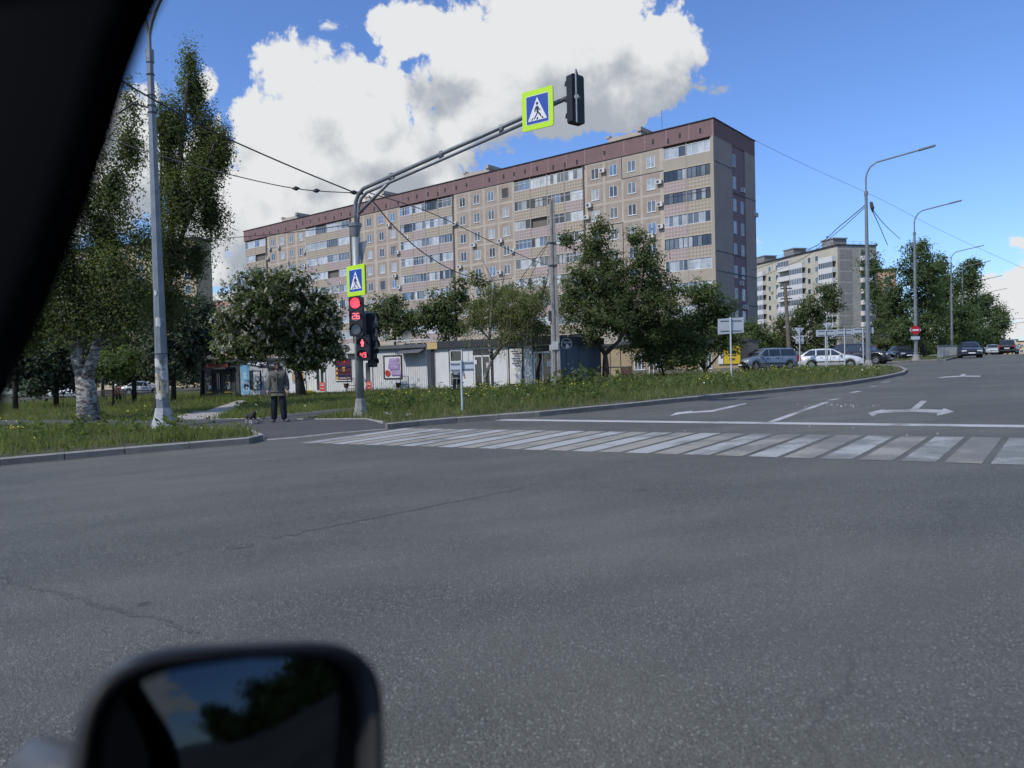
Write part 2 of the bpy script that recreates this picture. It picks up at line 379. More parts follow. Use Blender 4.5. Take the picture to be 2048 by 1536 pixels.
def gpath(px): return [g2(*p) for p in px]
KL = gpath([(0, 932), (250, 909), (500, 888), (526, 882)])
dx, dy = KL[0][0]-KL[2][0], KL[0][1]-KL[2][1]; dl = math.hypot(dx, dy)
KL = [(KL[0][0]+dx/dl*60, KL[0][1]+dy/dl*60)]+KL
RAMP = gpath([(526, 882), (600, 876), (690, 866), (775, 859)])
KR = gpath([(775, 859), (836, 853), (914, 846), (1080, 834), (1255, 816), (1400, 801), (1540, 787), (1689, 772), (1763, 760), (1808, 750)])
KB = [(20.9, 39.6), (23.6, 45.5), (24.2, 48.3), (22.8, 50.3), (14, 51.6), (9, 53.5), (7.2, 57)]
LAWN = KL+RAMP[1:]+KR[1:]+KB+[(7.2, 210), (-230, 210), (-230, KL[0][1])]
def ramp_k(x, y):
    d = min(_segd(x, y, RAMP[i], RAMP[i+1]) for i in range(3)); return max(0., min(1., (d-.05)/1.3))
def _segd(x, y, a, b):
    ux, uy = b[0]-a[0], b[1]-a[1]; t = max(0, min(1, ((x-a[0])*ux+(y-a[1])*uy)/(ux*ux+uy*uy)))
    return math.hypot(x-a[0]-ux*t, y-a[1]-uy*t)
ground = sheet('ground', [(-1600, -1600), (1600, -1600), (1600, 1600), (-1600, 1600)], -.08, m_ground, 40.)
dR = (.6, .8)
C0 = (34.2, 58.8); RD = (.556, .831); far = (C0[0]+RD[0]*420, C0[1]+RD[1]*420)
road = sheet('road', [(-130, -130), (300, -130), (300, 60), (far[0]+70, far[1]-20), far, C0, (31.5, 60.0), (28, 63), (7, 67), (7, 45), (-130, 45)], 0., m_road, 5.)
lawn = sheet('lawn', LAWN, lambda x, y: .10*ramp_k(x, y)-.02*(1-ramp_k(x, y)), m_lawn, 2.5)
VERGE = [(28, 63.2), (31.5, 60.2), (34.1, 59.0), (far[0], far[1]), (far[0]-24, far[1]+18), (40, 92), (22, 72)]
verge = sheet('far_verge', VERGE, .10, m_lawn, 3.)
PATH = gpath([(-80, 856), (330, 861), (420, 863), (493, 866), (526, 882), (600, 876), (690, 866), (775, 859), (767, 854), (734, 847), (590, 847), (650, 837), (735, 826), (800, 816), (800, 811), (713, 823), (574, 838), (526, 845.5), (380, 846.5), (330, 847), (-80, 846)])
path = sheet('footpath', PATH, lambda x, y: .125*ramp_k(x, y)+.006, m_path, .8)
SLABP = gpath([(335, 846.8), (425, 846), (452, 836), (480, 817), (500, 806), (470, 806), (455, 815), (380, 834)])
# light paving slabs of the path that leads to the kiosks
slabs = empty('paved_path', (*SLABP[3], gz(*SLABP[3])), kind='structure')
sme = MB().box(-.29, .29, -.29, .29, -.03, .02).mesh('paving_slab', m_slab)
def slabfield():
    a = Vector(((SLABP[4][0]+SLABP[5][0])/2, (SLABP[4][1]+SLABP[5][1])/2)); b = Vector(((SLABP[0][0]+SLABP[1][0])/2, (SLABP[0][1]+SLABP[1][1])/2))
    d = (b-a).normalized(); n = Vector((-d.y, d.x)); k = 0
    for i in range(-2, int((b-a).length/.6)+5):
        for j in range(-6, 7):
            p = a+d*i*.6+n*j*.6
            if inpoly([(p.x, p.y)], SLABP)[0] and k < 290:
                k += 1
                o = link('slab', sme, slabs, (p.x-slabs.location.x, p.y-slabs.location.y, gz(p.x, p.y)+.125+rnd.uniform(-.006, .006)-slabs.location.z), (rnd.uniform(-.01, .01), rnd.uniform(-.01, .01), math.atan2(d.y, d.x)))
slabfield()
def kerb(name, pts, h=.14, L0=1., w=.15, m=m_kerb, inset=1):
    root = empty(name, (*pts[0], gz(*pts[0])), kind='structure')
    mb = MB(); p = [(-w/2, -.2), (w/2, -.2), (w/2, h-.02), (w/2-.02, h), (-w/2+.02, h), (-w/2, h-.02)]
    mb.prism(p, (-L0/2+.006, 0, 0), (0, 1, 0), (0, 0, 1), (L0-.012, 0, 0)); mb.m[-4:-1] = [1, 1, 1]; me = mb.mesh('kerb_stone', [m, m_kerbt if m is m_kerb else m])
    for a, b in zip(pts, pts[1:]):
        l = math.hypot(b[0]-a[0], b[1]-a[1]); n = max(1, round(l/L0)); ang = math.atan2(b[1]-a[1], b[0]-a[0])
        for i in range(n):
            t = (i+.5)/n; x, y = a[0]+(b[0]-a[0])*t, a[1]+(b[1]-a[1])*t
            x -= math.sin(ang)*w/2*inset; y += math.cos(ang)*w/2*inset
            sl = math.atan2(gz(b[0], b[1])-gz(a[0], a[1]), l)
            o = link('kerb_stone', me, root, (x-pts[0][0], y-pts[0][1], gz(x, y)-root.location.z+rnd.uniform(-.006, .006)), (rnd.uniform(-.02, .02), -sl, ang+rnd.uniform(-.006, .006)))
            o.scale = (l/n/L0, 1, 1)
    return root
kl2 = [(KL[1][0]+dx/dl*6, KL[1][1]+dy/dl*6)]+KL[1:]
kerb('kerb_left', kl2, .145)
kerb('kerb_dropped', RAMP, .022)
kerb('kerb_right', KR+KB[:4], .15)
kerb('kerb_far', [(26.5, 64.2), (28, 63.1), (31.5, 60.1), (34.1, 58.9), (C0[0]+RD[0]*45, C0[1]+RD[1]*45)], .14)
for nm, pp in (('path_edging', [(380, 864), (493, 866.5), (526, 881.5)]), ('path_edging', [(330, 846.3), (526, 845), (574, 837.5), (713, 822.5), (790, 811)]), ('path_edging', [(596, 847.3), (734, 847.3), (769, 854.5)])):
    kerb(nm, gpath(pp), .15, 1., .09, m_conc, 0)
m_mort = mat('mortar', (.46, .45, .43), .9, var=.25, vs=20)

# road markings: worn paint in thin sheets on the road
def paint(name, col, wear):
    m = bpy.data.materials.new(name); m.use_nodes = True; t = m.node_tree; b = t.nodes['Principled BSDF']; L = t.links
    g = t.nodes.new('ShaderNodeNewGeometry')
    def noise(s, d):
        n = t.nodes.new('ShaderNodeTexNoise'); n.inputs['Scale'].default_value = s; n.inputs['Detail'].default_value = d; n.inputs['Roughness'].default_value = .7
        L.new(g.outputs['Position'], n.inputs['Vector']); return n.outputs['Fac']
    a = t.nodes.new('ShaderNodeMath'); a.operation = 'MULTIPLY_ADD'; L.new(noise(55, 5), a.inputs[0]); a.inputs[1].default_value = .75; L.new(noise(.8, 4), a.inputs[2])
    sx = t.nodes.new('ShaderNodeSeparateXYZ'); L.new(g.outputs['Position'], sx.inputs[0])     # traffic wears the lanes on the right more
    wx = t.nodes.new('ShaderNodeMapRange'); L.new(sx.outputs[0], wx.inputs[0]); wx.inputs[1].default_value = 1.5; wx.inputs[2].default_value = 6.5; wx.inputs[3].default_value = 0; wx.inputs[4].default_value = .17
    ad = t.nodes.new('ShaderNodeMath'); ad.operation = 'ADD'; L.new(a.outputs[0], ad.inputs[0]); L.new(wx.outputs[0], ad.inputs[1])
    r = t.nodes.new('ShaderNodeMapRange'); L.new(ad.outputs[0], r.inputs[0]); r.inputs[1].default_value = wear; r.inputs[2].default_value = wear+.14; r.inputs[4].default_value = .9
    mx = t.nodes.new('ShaderNodeMix'); mx.data_type = 'RGBA'; L.new(r.outputs[0], mx.inputs['Factor'])
    mx.inputs['A'].default_value = (*col, 1); mx.inputs['B'].default_value = (.134, .141, .127, 1); L.new(mx.outputs['Result'], b.inputs['Base Color'])
    b.inputs['Roughness'].default_value = .75; return m
m_white = paint('road_paint_white', (.355, .365, .355), .90); m_yell = paint('road_paint_yellow', (.285, .272, .23), .88)
m_arrow = paint('road_paint_fresh', (.42, .43, .425), 1.03)
def mark(name, pts, m, parent=None, dz=.005):
    o = Vector((*pts[0], gz(*pts[0])+dz)); bm = bmesh.new()
    vs = [bm.verts.new((x-o.x, y-o.y, gz(x, y)+dz-o.z)) for x, y in pts]; f = bm.faces.new(vs); f.normal_update()
    if f.normal.z < 0: f.normal_flip()
    bmesh.ops.triangulate(bm, faces=[f]); me = bpy.data.meshes.new(name); bm.to_mesh(me); bm.free(); me.materials.append(m)
    r = link(name, me, parent, o if parent is None else o-parent.location)
    return r if parent else tag(r, kind='structure')
N0 = Vector(g2(600, 886)); N1 = Vector(g2(2048, 930)); nd = (N1-N0).normalized()
cw = empty('crosswalk', (N0.x, N0.y, gz(*N0)), kind='structure'); sv = Vector((1.92, 2.52))
for i in range(44):
    a = N0+nd*(i*.487); b = a+nd*.395; k = 1-.10*min(1, i/26)
    mark('stripe', [tuple(a), tuple(b), tuple(b+sv*k), tuple(a+sv*k)], m_yell if i % 2 else m_white, cw)
S0 = Vector(g2(1010, 838.5)); S1 = Vector(g2(2048, 850.5)); sd = (S1-S0).normalized(); sn = Vector((sd.y, -sd.x))
mark('stop_line', [tuple(S0), tuple(S0+sd*22), tuple(S0+sd*22+sn*.42), tuple(S0+sn*.42)], m_arrow)
def strip(a, b, w):
    a, b = Vector(a), Vector(b); n = (b-a).normalized(); n = Vector((-n.y, n.x))*w/2; return [tuple(a-n), tuple(b-n), tuple(b+n), tuple(a+n)]
mark('lane_line', strip(g2(1540, 845), g2(1655, 804), .16), m_arrow)
dash = empty('lane_dashes', (*g2(1670, 798), gz(*g2(1670, 798))), kind='structure')
for a, b in (((1658, 801), (1679, 797)), ((1703, 785.5), (1719, 782.5)), ((1741, 774), (1751, 772)), ((1766, 765), (1778, 763))):
    mark('dash', strip(g2(*a), g2(*b), .2), m_arrow, dash)
z2 = lambda pts: [g2(1060+x/4.096, 790+y/4.096) for x, y in pts]; z3 = lambda pts: [g2(1540+x/4.03, 740+y/4.03) for x, y in pts]
mark('turn_arrow', z2([(1145,173),(1195,145),(1330,130),(1325,138),(1490,125),(1560,108),(1765,68),(1778,72),(1580,122),(1500,138),(1330,148),(1235,157)]), m_arrow)
mark('fork_arrow', z3([(790,345),(825,377),(868,353),(1140,338),(1350,350),(1340,372),(1487,337),(1400,310),(1385,323),(1195,316),(1266,250),(1216,250),(1135,316),(905,325),(938,312)]), m_arrow)
mark('fork_arrow', z3([(1340,66),(1400,62),(1560,53),(1690,56),(1703,46),(1570,46),(1575,30),(1550,32),(1530,47),(1400,55)]), m_arrow)
# old repairs in the asphalt: two sealed seams, a tar patch
m_tar = asphalt('tar_seal', (.119, .125, .113), (.14, .142, .126))
def seam(name, a, b, w, n=14, sd=1):
    rr = random.Random(sd); a, b = Vector(g2(*a)), Vector(g2(*b)); d = (b-a).normalized(); q = Vector((-d.y, d.x)); up, dn = [], []
    for i in range(n+1):
        p = a.lerp(b, i/n)+q*rr.uniform(-.05, .05); h = w*rr.uniform(.25, 1.)*(.15 if i in (0, n) else 1); up.append(tuple(p+q*h)); dn.append(tuple(p-q*h))
    return mark(name, up+dn[::-1], m_tar, None, .003)
seam('tar_seam', (-60, 1140), (400, 1268), .03, 40, 2); seam('tar_seam', (540, 1078), (1040, 978), .028, 44, 3)
pc = Vector(g2(480, 1092)); rr = random.Random(9); mark('tar_patch', [(pc.x+.13*math.cos(t)*rr.uniform(.8, 1.15), pc.y+.11*math.sin(t)*rr.uniform(.7, 1.2)) for t in np.linspace(0, 6.283, 15)[:-1]], m_tar, None, .0035)
# sand and grit washed along the foot of the kerbs
m_silt = asphalt('gutter_silt', (.185, .182, .160), (.225, .215, .185), 1.6)
def gutter(line, w, sd):
    rr = random.Random(sd); a, b = [], []
    for p, q in zip(line, line[1:]):
        d = Vector((q[0]-p[0], q[1]-p[1])); l = d.length; d.normalize(); nrm = Vector((d.y, -d.x)); n = max(1, int(l/.8))
        for i in range(n): c = Vector(p)+d*l*i/n; a.append(tuple(c-nrm*.0)); b.append(tuple(c+nrm*w*rr.uniform(.25, 1.)))
    for i in range(0, len(a)-1, 1):
        yield [a[i], a[i+1], b[i+1], b[i]]
gs = empty('gutter_silt', (*KR[0], gz(*KR[0])), kind='structure')
for line, w, sd in ((kl2, .22, 1), (KR, .28, 2)):
    vs, fs = [], []
    for qd in gutter(line, w, sd): fs.append(tuple(range(len(vs), len(vs)+4))); vs += [(x-gs.location.x, y-gs.location.y, gz(x, y)+.003-gs.location.z) for x, y in qd]
    MB().add(vs, fs).build('silt_strip', m_silt, gs)
# crumbs of gravel and old glass by the lane line
rg = np.random.RandomState(5); V = []
for i in range(80):
    if i < 62: x, y = 1675+rg.randn()*34, 811+rg.randn()*2.2
    else: x, y = rg.uniform(900, 1900), rg.uniform(845, 905)
    p = gnd(x, y); s = rg.uniform(.008, .022); a = rg.rand()*6
    q = [(p.x+s*math.cos(a+t), p.y+s*math.sin(a+t), p.z+.002) for t in (0, 2.1, 4.2)]; t = (p.x, p.y, p.z+s*1.2)
    for e in ((0, 1), (1, 2), (2, 0)): V += [q[e[0]], q[e[1]], t]
tag(link('road_grit', quads('road_grit', np.array(V), mat('grit', (.42, .42, .4), .7), 3)), 'pale grit scattered on the road by the fork arrow', 'gravel', kind='stuff')
# ---------------------------------------------------------------- shared materials
m_cream = mat('panel_seam_plaster', (.43, .375, .31), .9, var=.12, vs=.6)
m_taupe = mat('facade_panel', (.33, .272, .226), .92, var=.16, vs=.9, bump=.3, bs=30)
m_warm = mat('insulation_plaster', (.36, .315, .255), .92, var=.07, vs=.5)
m_purp = mat('attic_purple', (.19, .122, .12), .9, var=.10, vs=.7)
m_purp2 = mat('gable_purple', (.215, .155, .17), .9, var=.08, vs=.5)
m_gable = mat('gable_grey', (.33, .28, .25), .92, var=.09, vs=.5)
m_pvc = mat('white_pvc', (.62, .63, .63), .45, var=.06)
m_dark = mat('dark_frame', (.05, .055, .06), .6, var=.2)
m_brown = mat('brown_frame', (.07, .045, .035), .7, var=.2)
m_roof = mat('roof_felt', (.035, .035, .037), .9, var=.3)
m_metal = mat('galvanised', (.36, .38, .39), .45, .75, var=.18, vs=6)
m_steel = mat('grey_steel', (.20, .215, .225), .5, .5, var=.15, vs=4)
m_black = mat('black_plastic', (.018, .02, .023), .5, var=.2)
def glass(name, col, rough=.06, spec=.9):
    m = mat(name, col, rough, 0, var=.35, vs=.7, spec=spec); return m
G = [glass('pane_dark', (.045, .055, .065)), glass('pane_grey', (.13, .145, .155)), glass('pane_curtain', (.34, .36, .37)),
     glass('pane_sky_tint', (.12, .19, .30)), glass('pane_pale', (.47, .49, .50)), glass('pane_deep', (.015, .018, .02))]  # blue and grey panes: sky reflection and curtains put into the base colour
def tiles(name, a, b):
    m = bpy.data.materials.new(name); m.use_nodes = True; t = m.node_tree; bs = t.nodes['Principled BSDF']; L = t.links
    tc = t.nodes.new('ShaderNodeTexCoord'); mp = t.nodes.new('ShaderNodeMapping'); mp.inputs['Rotation'].default_value = (0, R(45), 0); mp.inputs['Scale'].default_value = (3.2, 3.2, 3.2)
    L.new(tc.outputs['Object'], mp.inputs[0]); ck = t.nodes.new('ShaderNodeTexChecker'); ck.inputs['Scale'].default_value = 1.
    sx = t.nodes.new('ShaderNodeSeparateXYZ'); cx = t.nodes.new('ShaderNodeCombineXYZ'); L.new(mp.outputs[0], sx.inputs[0]); L.new(sx.outputs[0], cx.inputs[0]); L.new(sx.outputs[2], cx.inputs[1])
    L.new(cx.outputs[0], ck.inputs['Vector']); ck.inputs['Color1'].default_value = (*a, 1); ck.inputs['Color2'].default_value = (*b, 1); L.new(ck.outputs['Color'], bs.inputs['Base Color'])
    bs.inputs['Roughness'].default_value = .55; return m
m_tyel = tiles('balcony_tile_yellow', (.40, .345, .265), (.285, .235, .175)); m_tpink = tiles('balcony_tile_pink', (.40, .33, .30), (.30, .235, .22))
m_ac = mat('air_conditioner_white', (.55, .55, .53), .5, var=.08); m_grille = mat('fan_grille', (.08, .085, .09), .6)

# ---------------------------------------------------------------- the nine-storey panel block
B1P = Plane((24.85, 90.65), math.atan2(-64.54, 79.19)); B1L = 102.2; B1D = 12.85
BZ = gz(-10, 118)-1.2; b1 = empty('apartment_block', (24.85, 90.65, 0), B1P.a, 'long nine-storey tan panel block with a dark purple attic band', 'building')
ZT, ZA = 30.4, 28.35
mb = MB(); mb.box(-B1L, 0, .155, B1D, BZ, ZA); mb.build('wall', m_cream, b1)
mb = MB(); mb.box(-B1L-.12, .12, -.02, B1D+.1, ZA, ZT)
attic = mb.build('attic_band', m_purp, b1)
me = MB().box(-.11, .11, -.045, -.02, ZA+.02, ZT-.05).mesh('attic_seam', mat('attic_seam', (.25, .165, .165), .9))
for u in np.arange(0, B1L, 3.05): link('attic_seam', me, attic, (-u, 0, 0))
mb = MB().box(-.13, .13, -.035, 0, 0, .62); me = mb.mesh('attic_vent', m_black)
vent_u = [1.6, 4.3, 5.9, 8.0, 15.2, 19.6, 21.6, 23.6, 26.4, 28.6, 30.6, 32.6, 35.4, 40, 42.2, 44.6, 46.2, 48.4, 51, 53, 55.5, 58.5, 61.5, 64.5, 68, 70.4, 72.5, 75, 77, 79.5, 82, 84, 87.5, 90, 93, 95, 98, 100]
for u in vent_u: link('attic_vent', me, b1, (-u, -.02, ZA+.28+rnd.choice((0, .35))))
mb = MB(); mb.box(-B1L-.22, .22, -.14, B1D+.2, ZT, ZT+.10); mb.build('roof_edge', m_roof, b1)
for u in (12.5, 39.5, 64, 90):                         # lift and stair heads on the roof
    mb = MB(); mb.box(-u-4.6, -u+.6, 4.0, 8.5, ZT, ZT+2.0, 0); mb.box(-u+.1, -u+.7, 3.8, 8.7, ZT+2.0, ZT+2.55, 0); mb.box(-u-4.8, -u-4.3, 3.9, 8.6, ZT+2.0, ZT+2.35, 0)
    h = mb.build('lift_head', m_cream, b1)
    mb = MB(); mb.box(-u-7.6, -u-4.9, 2.6, 5.2, ZT+.55, ZT+.7); mb.box(-u-7.2, -u-5.3, 3., 4.8, ZT+.1, ZT+.55); mb.build('roof_hatch', m_roof, b1)
mb = MB(); mb.tube([(-9.3, 5, ZT+2), (-9.3, 5, ZT+4.4)], .03, 5); mb.build('antenna', m_dark, b1)
# windows: opening in a raised plaster panel, frame, sill
PW, PH, WW, WH = 1.24, 1.24, .61, .72
mb = MB(); mb.box(-PW, PW, .09, .2, -PH, -WH); mb.box(-PW, PW, .09, .2, WH, PH); mb.box(-PW, -WW, .09, .2, -WH, WH); mb.box(WW, PW, .09, .2, -WH, WH)
me_panel = mb.mesh('facade_panel', m_taupe); me_panel2 = me_panel.copy(); me_panel2.materials[0] = m_warm
mb = MB(); mb.box(-WW, WW, .135, .15, -WH, WH); me_pane = [mb.mesh('window_pane', g) for g in G]
mb = MB(); mb.ring(-WW, WW, -WH, WH,   .07, .11, .14); mb.box(-.045, .045, .112, .139, -WH+.07, WH-.07); me_frame = mb.mesh('window_frame', m_pvc)
me_frame_d = me_frame.copy(); me_frame_d.materials[0] = m_brown
mb = MB(); mb.box(-WW-.05, WW+.05, .02, .13, -WH-.06, -WH); me_sill = mb.mesh('window_sill', m_pvc)
wcols = [8.47, 11.27, 14.03, 16.86, 32.49, 35.31, 38.2, 41.12, 57.11, 60.03, 63.18, 66.1, 82.9, 86.0, 89.0, 92.2]
floors = [26.85-2.8*i for i in range(9)]
for ui, u in enumerate(wcols):
    for fi, z in enumerate(floors):
        ins = (ui < 2 and fi == 0) or (ui in (2, 3) and fi in (3, 4)) or fi > 6 or (ui in (4, 5, 6, 7) and fi >= 5)
        p = link('facade_panel', me_panel2 if ins else me_panel, b1, (-u, 0, z))
        if fi > 7: continue
        w = link('window', me_pane[rnd.choice((0, 1, 1, 1, 2, 2, 3, 0))], b1, (-u, 0, z))
        link('window_frame', me_frame_d if rnd.random() < .06 else me_frame, w); link('window_sill', me_sill, w)
mb = MB(); mb.box(-.4, .4, -.28, .02, -.27, .27, 0); me_ac = mb.mesh('air_conditioner', m_ac)
mb = MB(); mb.prism(circ(16, .2), (-.12, -.285, 0), (1, 0, 0), (0, 0, 1), (0, .006, 0)); me_fan = mb.mesh('fan_grille', m_grille)
def ac(par, x, z, y=-.06, rz=0):
    o = link('air_conditioner', me_ac, par, (x, y, z), (0, 0, rz)); link('fan_grille', me_fan, o); return o
Cz = lambda x, y: B1P(1160+x/3.658, 220+y/3.658); Bz = lambda x, y: B1P(880+x/4.8, 280+y/4.8); Az = lambda x, y: B1P(470+x/4.551, 340+y/4.551)
for q in (Cz(168, 445), Cz(70, 697), Cz(583, 527), Cz(590, 692), Cz(594, 852), Cz(527, 920), Bz(1437, 632), Bz(150, 805), Bz(328, 1010), Bz(587, 968), Bz(706, 1065), Bz(195, 1218), Bz(578, 1273),
          Az(1405, 503), Az(1485, 752), Az(1463, 962), Az(1502, 1068), Az(320, 718), Az(400, 705), Az(303, 805), Az(637, 748), Az(640, 872), Az(968, 1028), Az(2005, 490), Bz(1415, 745), Az(1575, 612)):
    ac(b1, q[0], q[1])
# painted cream bands over the panel joints; joint lines round the insulated flats
for g0, (ub0, ub1) in zip(range(0, 16, 4), ((6.56, 18.59), (30.66, 42.99), (55.01, 68.04), (81.06, 94.19))):
    cs = wcols[g0:g0+4]; ed = [ub0]+[v for c in cs for v in (c-PW, c+PW)]+[ub1]
    for a, b in zip(ed[0::2], ed[1::2]):
        if b-a > .02: MB().box(-b, -a, .096, .16, BZ, ZA-.015).build('seam_band', m_cream, b1)
    for z in [f+1.4 for f in floors]: MB().box(-ub1, -ub0, .099, .16, z-.155, min(z+.155, ZA-.016)).build('seam_band', m_cream, b1)
for x0, x1, z0, z1 in ((-12.7, -6.6, 25.38, 25.5), (-18.4, -12.75, 19.7, 19.82), (-41.9, -31.6, 14.2, 14.3), (-12.75, -12.63, 25.4, 28.3), (-12.75, -12.63, 12, 19.8)): MB().box(x0, x1, .075, .15, z0, z1).build('joint_line', m_dark, b1)
# balconies: each flat's bay is a parapet with its own glazing
def glz_frame(w, n, sub):
    mb = MB(); mb.ring(-w/2, w/2, 0, 1.36, .06, -.03, .04)
    for i in range(1, n): x = -w/2+w*i/n; mb.box(x-.03, x+.03, -.028, .038, .06, 1.3)
    if sub: mb.box(-w/2+.06, w/2-.06, -.025, .035, .92, .97)
    return mb
def bay(u0, u1, n0, right=False, left=False):
    w = (u1-u0)/n0
    fr = {}
    pm = {k: MB().box(-w/2+.01, w/2-.01, 0, .12, 0, 1.34).mesh('balcony', mm) for k, mm in (('y', m_tyel), ('p', m_tpink), ('w', m_warm), ('c', m_cream))}
    slab_me = MB().box(-w/2, w/2, -.04, .25, -.12, 0).mesh('balcony_slab', m_cream)
    for fi, z in enumerate(floors):
        zb = z-1.62
        if fi > 7: continue
        for i in range(n0):
            u = u0+w*(i+.5)
            if u1 < 7: kk = {0: 'w', 5: 'w', 6: 'w'}.get(fi, 'y' if i == 0 else 'p')
            elif fi >= 5: kk = rnd.choice('yp')
            else: kk = 'y' if fi in (0, 1) and rnd.random() < .8 else rnd.choice('ypp') if u < 85 else rnd.choice('yyp')
            par = link('balcony', pm[kk], b1, (-u, -.25, zb)); link('balcony_slab', slab_me, par)
            st = rnd.choices(('pvc', 'old', 'brown', 'open'), (.78, .13, .05, .04))[0]
            if u1 < 7: st = {0: 'pvc', 1: 'old', 2: 'brown', 3: 'pvc', 4: 'old'}.get(fi, 'pvc')
            if fi > 6 and st == 'open': st = 'pvc'
            n = rnd.choice((3, 4, 4, 5)) if st != 'old' else 5
            if st == 'open': 
                continue
            sub = st == 'brown' or (st == 'pvc' and rnd.random() < .3)
            key = (n, st, sub)
            if key not in fr: fr[key] = glz_frame(w-.04, n, sub).mesh('glazing_frame', {'pvc': m_pvc, 'old': m_dark, 'brown': m_brown}[st])
            link('glazing_frame', fr[key], par, (0, .03, 1.345))
            pw = (w-.04)/n
            def pane(a, b, g):
                kx = ('p', round(b-a, 3), g)
                if kx not in fr: fr[kx] = MB().box(-(b-a)/2, (b-a)/2, 0, .015, .04, 1.32).mesh('pane', G[g])
                link('pane', fr[kx], par, ((a+b)/2, .05, 1.345))
            base_g = rnd.choice((1, 2, 2, 4, 3)) if st == 'pvc' else rnd.choice((0, 5, 1))
            if u < 56 and fi < 7:
                for j in range(n): pane(-w/2+.02+pw*j, -w/2+.02+pw*(j+1), rnd.choice((base_g, base_g, 0, 1, 4 if st == 'pvc' else 2)))
            else:
                h = rnd.choice((1, 2)) if n > 3 else 1
                pane(-w/2+.02, -w/2+.02+pw*h, base_g); pane(-w/2+.02+pw*h, w/2-.02, rnd.choice((base_g, 1, 4, 2)))
    # recessed back wall of the bay, dividing walls, top slab
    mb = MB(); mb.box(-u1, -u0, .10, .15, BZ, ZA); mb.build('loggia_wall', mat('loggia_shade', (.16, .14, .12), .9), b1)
    mb = MB()
    for i in range(n0+1):
        u = u0+w*i; ww = .05
        mb.box(-u-ww, -u+ww, -.27 if 0 < i < n0 else -.2, .19, BZ, ZA-.02)
    mb.build('balcony_divider', m_taupe, b1)
    mb = MB(); mb.box(-u1-.15, -u0+.15, -.42, .2, ZA-.1, ZA-.012); mb.build('balcony_canopy', m_purp, b1)
bay(.28, 6.5, 2, True); bay(18.65, 30.6, 4); bay(43.05, 54.95, 4); bay(68.1, 81.0, 4); bay(94.25, 101.5, 2)
# gable end: grey plaster, a purple strip with paired windows, thin ledges
mb = MB(); mb.box(0, .16, .0, 5.2, BZ, ZA-.01); mb.build('gable_panel', m_gable, b1); mb = MB(); mb.box(0, .16, 9.4, B1D, BZ, ZA-.01); mb.build('gable_panel', m_gable, b1)
mb = MB(); mb.box(-.02, .03, 5.2, 9.4, BZ, ZA-.01); mb.build('gable_strip', m_purp2, b1)
mb = MB(); mb.box(-.28, .16, -.3, 0, BZ, ZA-.01); mb.build('corner_pier', m_warm, b1)
mb = MB()
for zz, y0, y1 in ((25.3, 0, 5.2), (22.4, 5.2, B1D), (14.6, 0, 9.4), (12.2, 0, B1D), (8.4, 4, B1D)): mb.box(.16, .2, y0, y1, zz, zz+.09)
mb.build('gable_ledge', m_dark, b1)
gw = MB(); gw.box(.035, .05, -.48, .48, -.75, .75); gme = [gw.mesh('window_pane', g) for g in G]
gf = MB(); 
for a, b, c, d in ((-.5, .5, -.77, -.7), (-.5, .5, .7, .77), (-.5, -.43, -.7, .7), (.43, .5, -.7, .7), (-.035, .035, -.7, .7)): gf.box(.035, .075, a, b, c, d)
gfm = gf.mesh('window_frame', m_pvc)
for fi, z in enumerate(floors):
    for k, y in enumerate((6.1, 8.5)):
        if fi == 0 and k == 1: continue
        if fi == 1 and k == 1: continue
        w = link('window', gme[rnd.choice((0, 1, 0, 2))], b1, (0, y, z-.3)); link('window_frame', gfm, w)
for y, z in ((8.4, 23.2), (7.6, 11.2), (8.2, 8.2), (8.9, 8.2)): ac(b1, .05, z, y, R(90))
o = ac(b1, .17, 20.6, 12.6, R(90))

# ---------------------------------------------------------------- the pale block further up the road
m_b2 = mat('pale_panel', (.46, .43, .345), .9, var=.14, vs=.5); m_b2g = mat('end_panel', (.36, .345, .30), .9, var=.14, vs=.6); m_bw = mat('white_parapet', (.60, .60, .58), .8, var=.1)
P2 = Plane((81.4, 186.6), math.atan2(-36.6, 9.5)); b2 = empty('apartment_block', (81.4, 186.6, 0), P2.a, 'pale yellow nine-storey block with white balconies beyond the parked cars', 'building')
Z2 = 29.; L2 = 46.; D2 = 11.4
mb = MB(); mb.box(-L2, 0, .1, D2, -1, Z2); mb.build('wall', m_b2, b2)
mb = MB(); mb.box(0, .1, .05, D2, -1, Z2); mb.build('end_wall', m_b2g, b2)
mb = MB(); mb.box(-L2-.3, .3, -.2, D2+.2, Z2, Z2+.3); mb.build('roof_edge', m_roof, b2)
mb = MB()
for x in np.arange(-L2, .1, 2.9): mb.tube([(x, .3, Z2), (x, .3, Z2+1.1)], .035, 4)
for y in np.arange(.3, D2, 2.2): mb.tube([(0, y, Z2), (0, y, Z2+1.1)], .035, 4)
for h in (.6, 1.1): mb.tube([(-L2, .3, Z2+h), (0, .3, Z2+h), (0, D2, Z2+h)], .03, 4)
mb.build('roof_railing', m_dark, b2)
for x in (-7.5, -24, -38):
    mb = MB(); mb.box(x-2.2, x+2.2, 3, 7, Z2+.3, Z2+2.6); mb.box(x-2.5, x+2.5, 2.8, 7.2, Z2+2.6, Z2+2.9); hh = mb.build('chimney_head', m_conc, b2)
w2 = [MB().box(-.6, .6, .06, .1, -.7, .7).mesh('window', g) for g in (G[0], G[5], G[1])]; f2 = MB().ring(-.66, .66, -.76, .76, .1, .03, .09).mesh('window_frame', m_pvc)
pp2 = MB().box(-2.7, 2.7, -1.1, -1.0, 0, 1.15).box(-2.7, 2.7, -1.1, .1, -.15, 0).box(-2.7, -2.6, -1.0, .1, 0, 1.15).box(2.6, 2.7, -1, .1, 0, 1.15).mesh('balcony', m_bw)
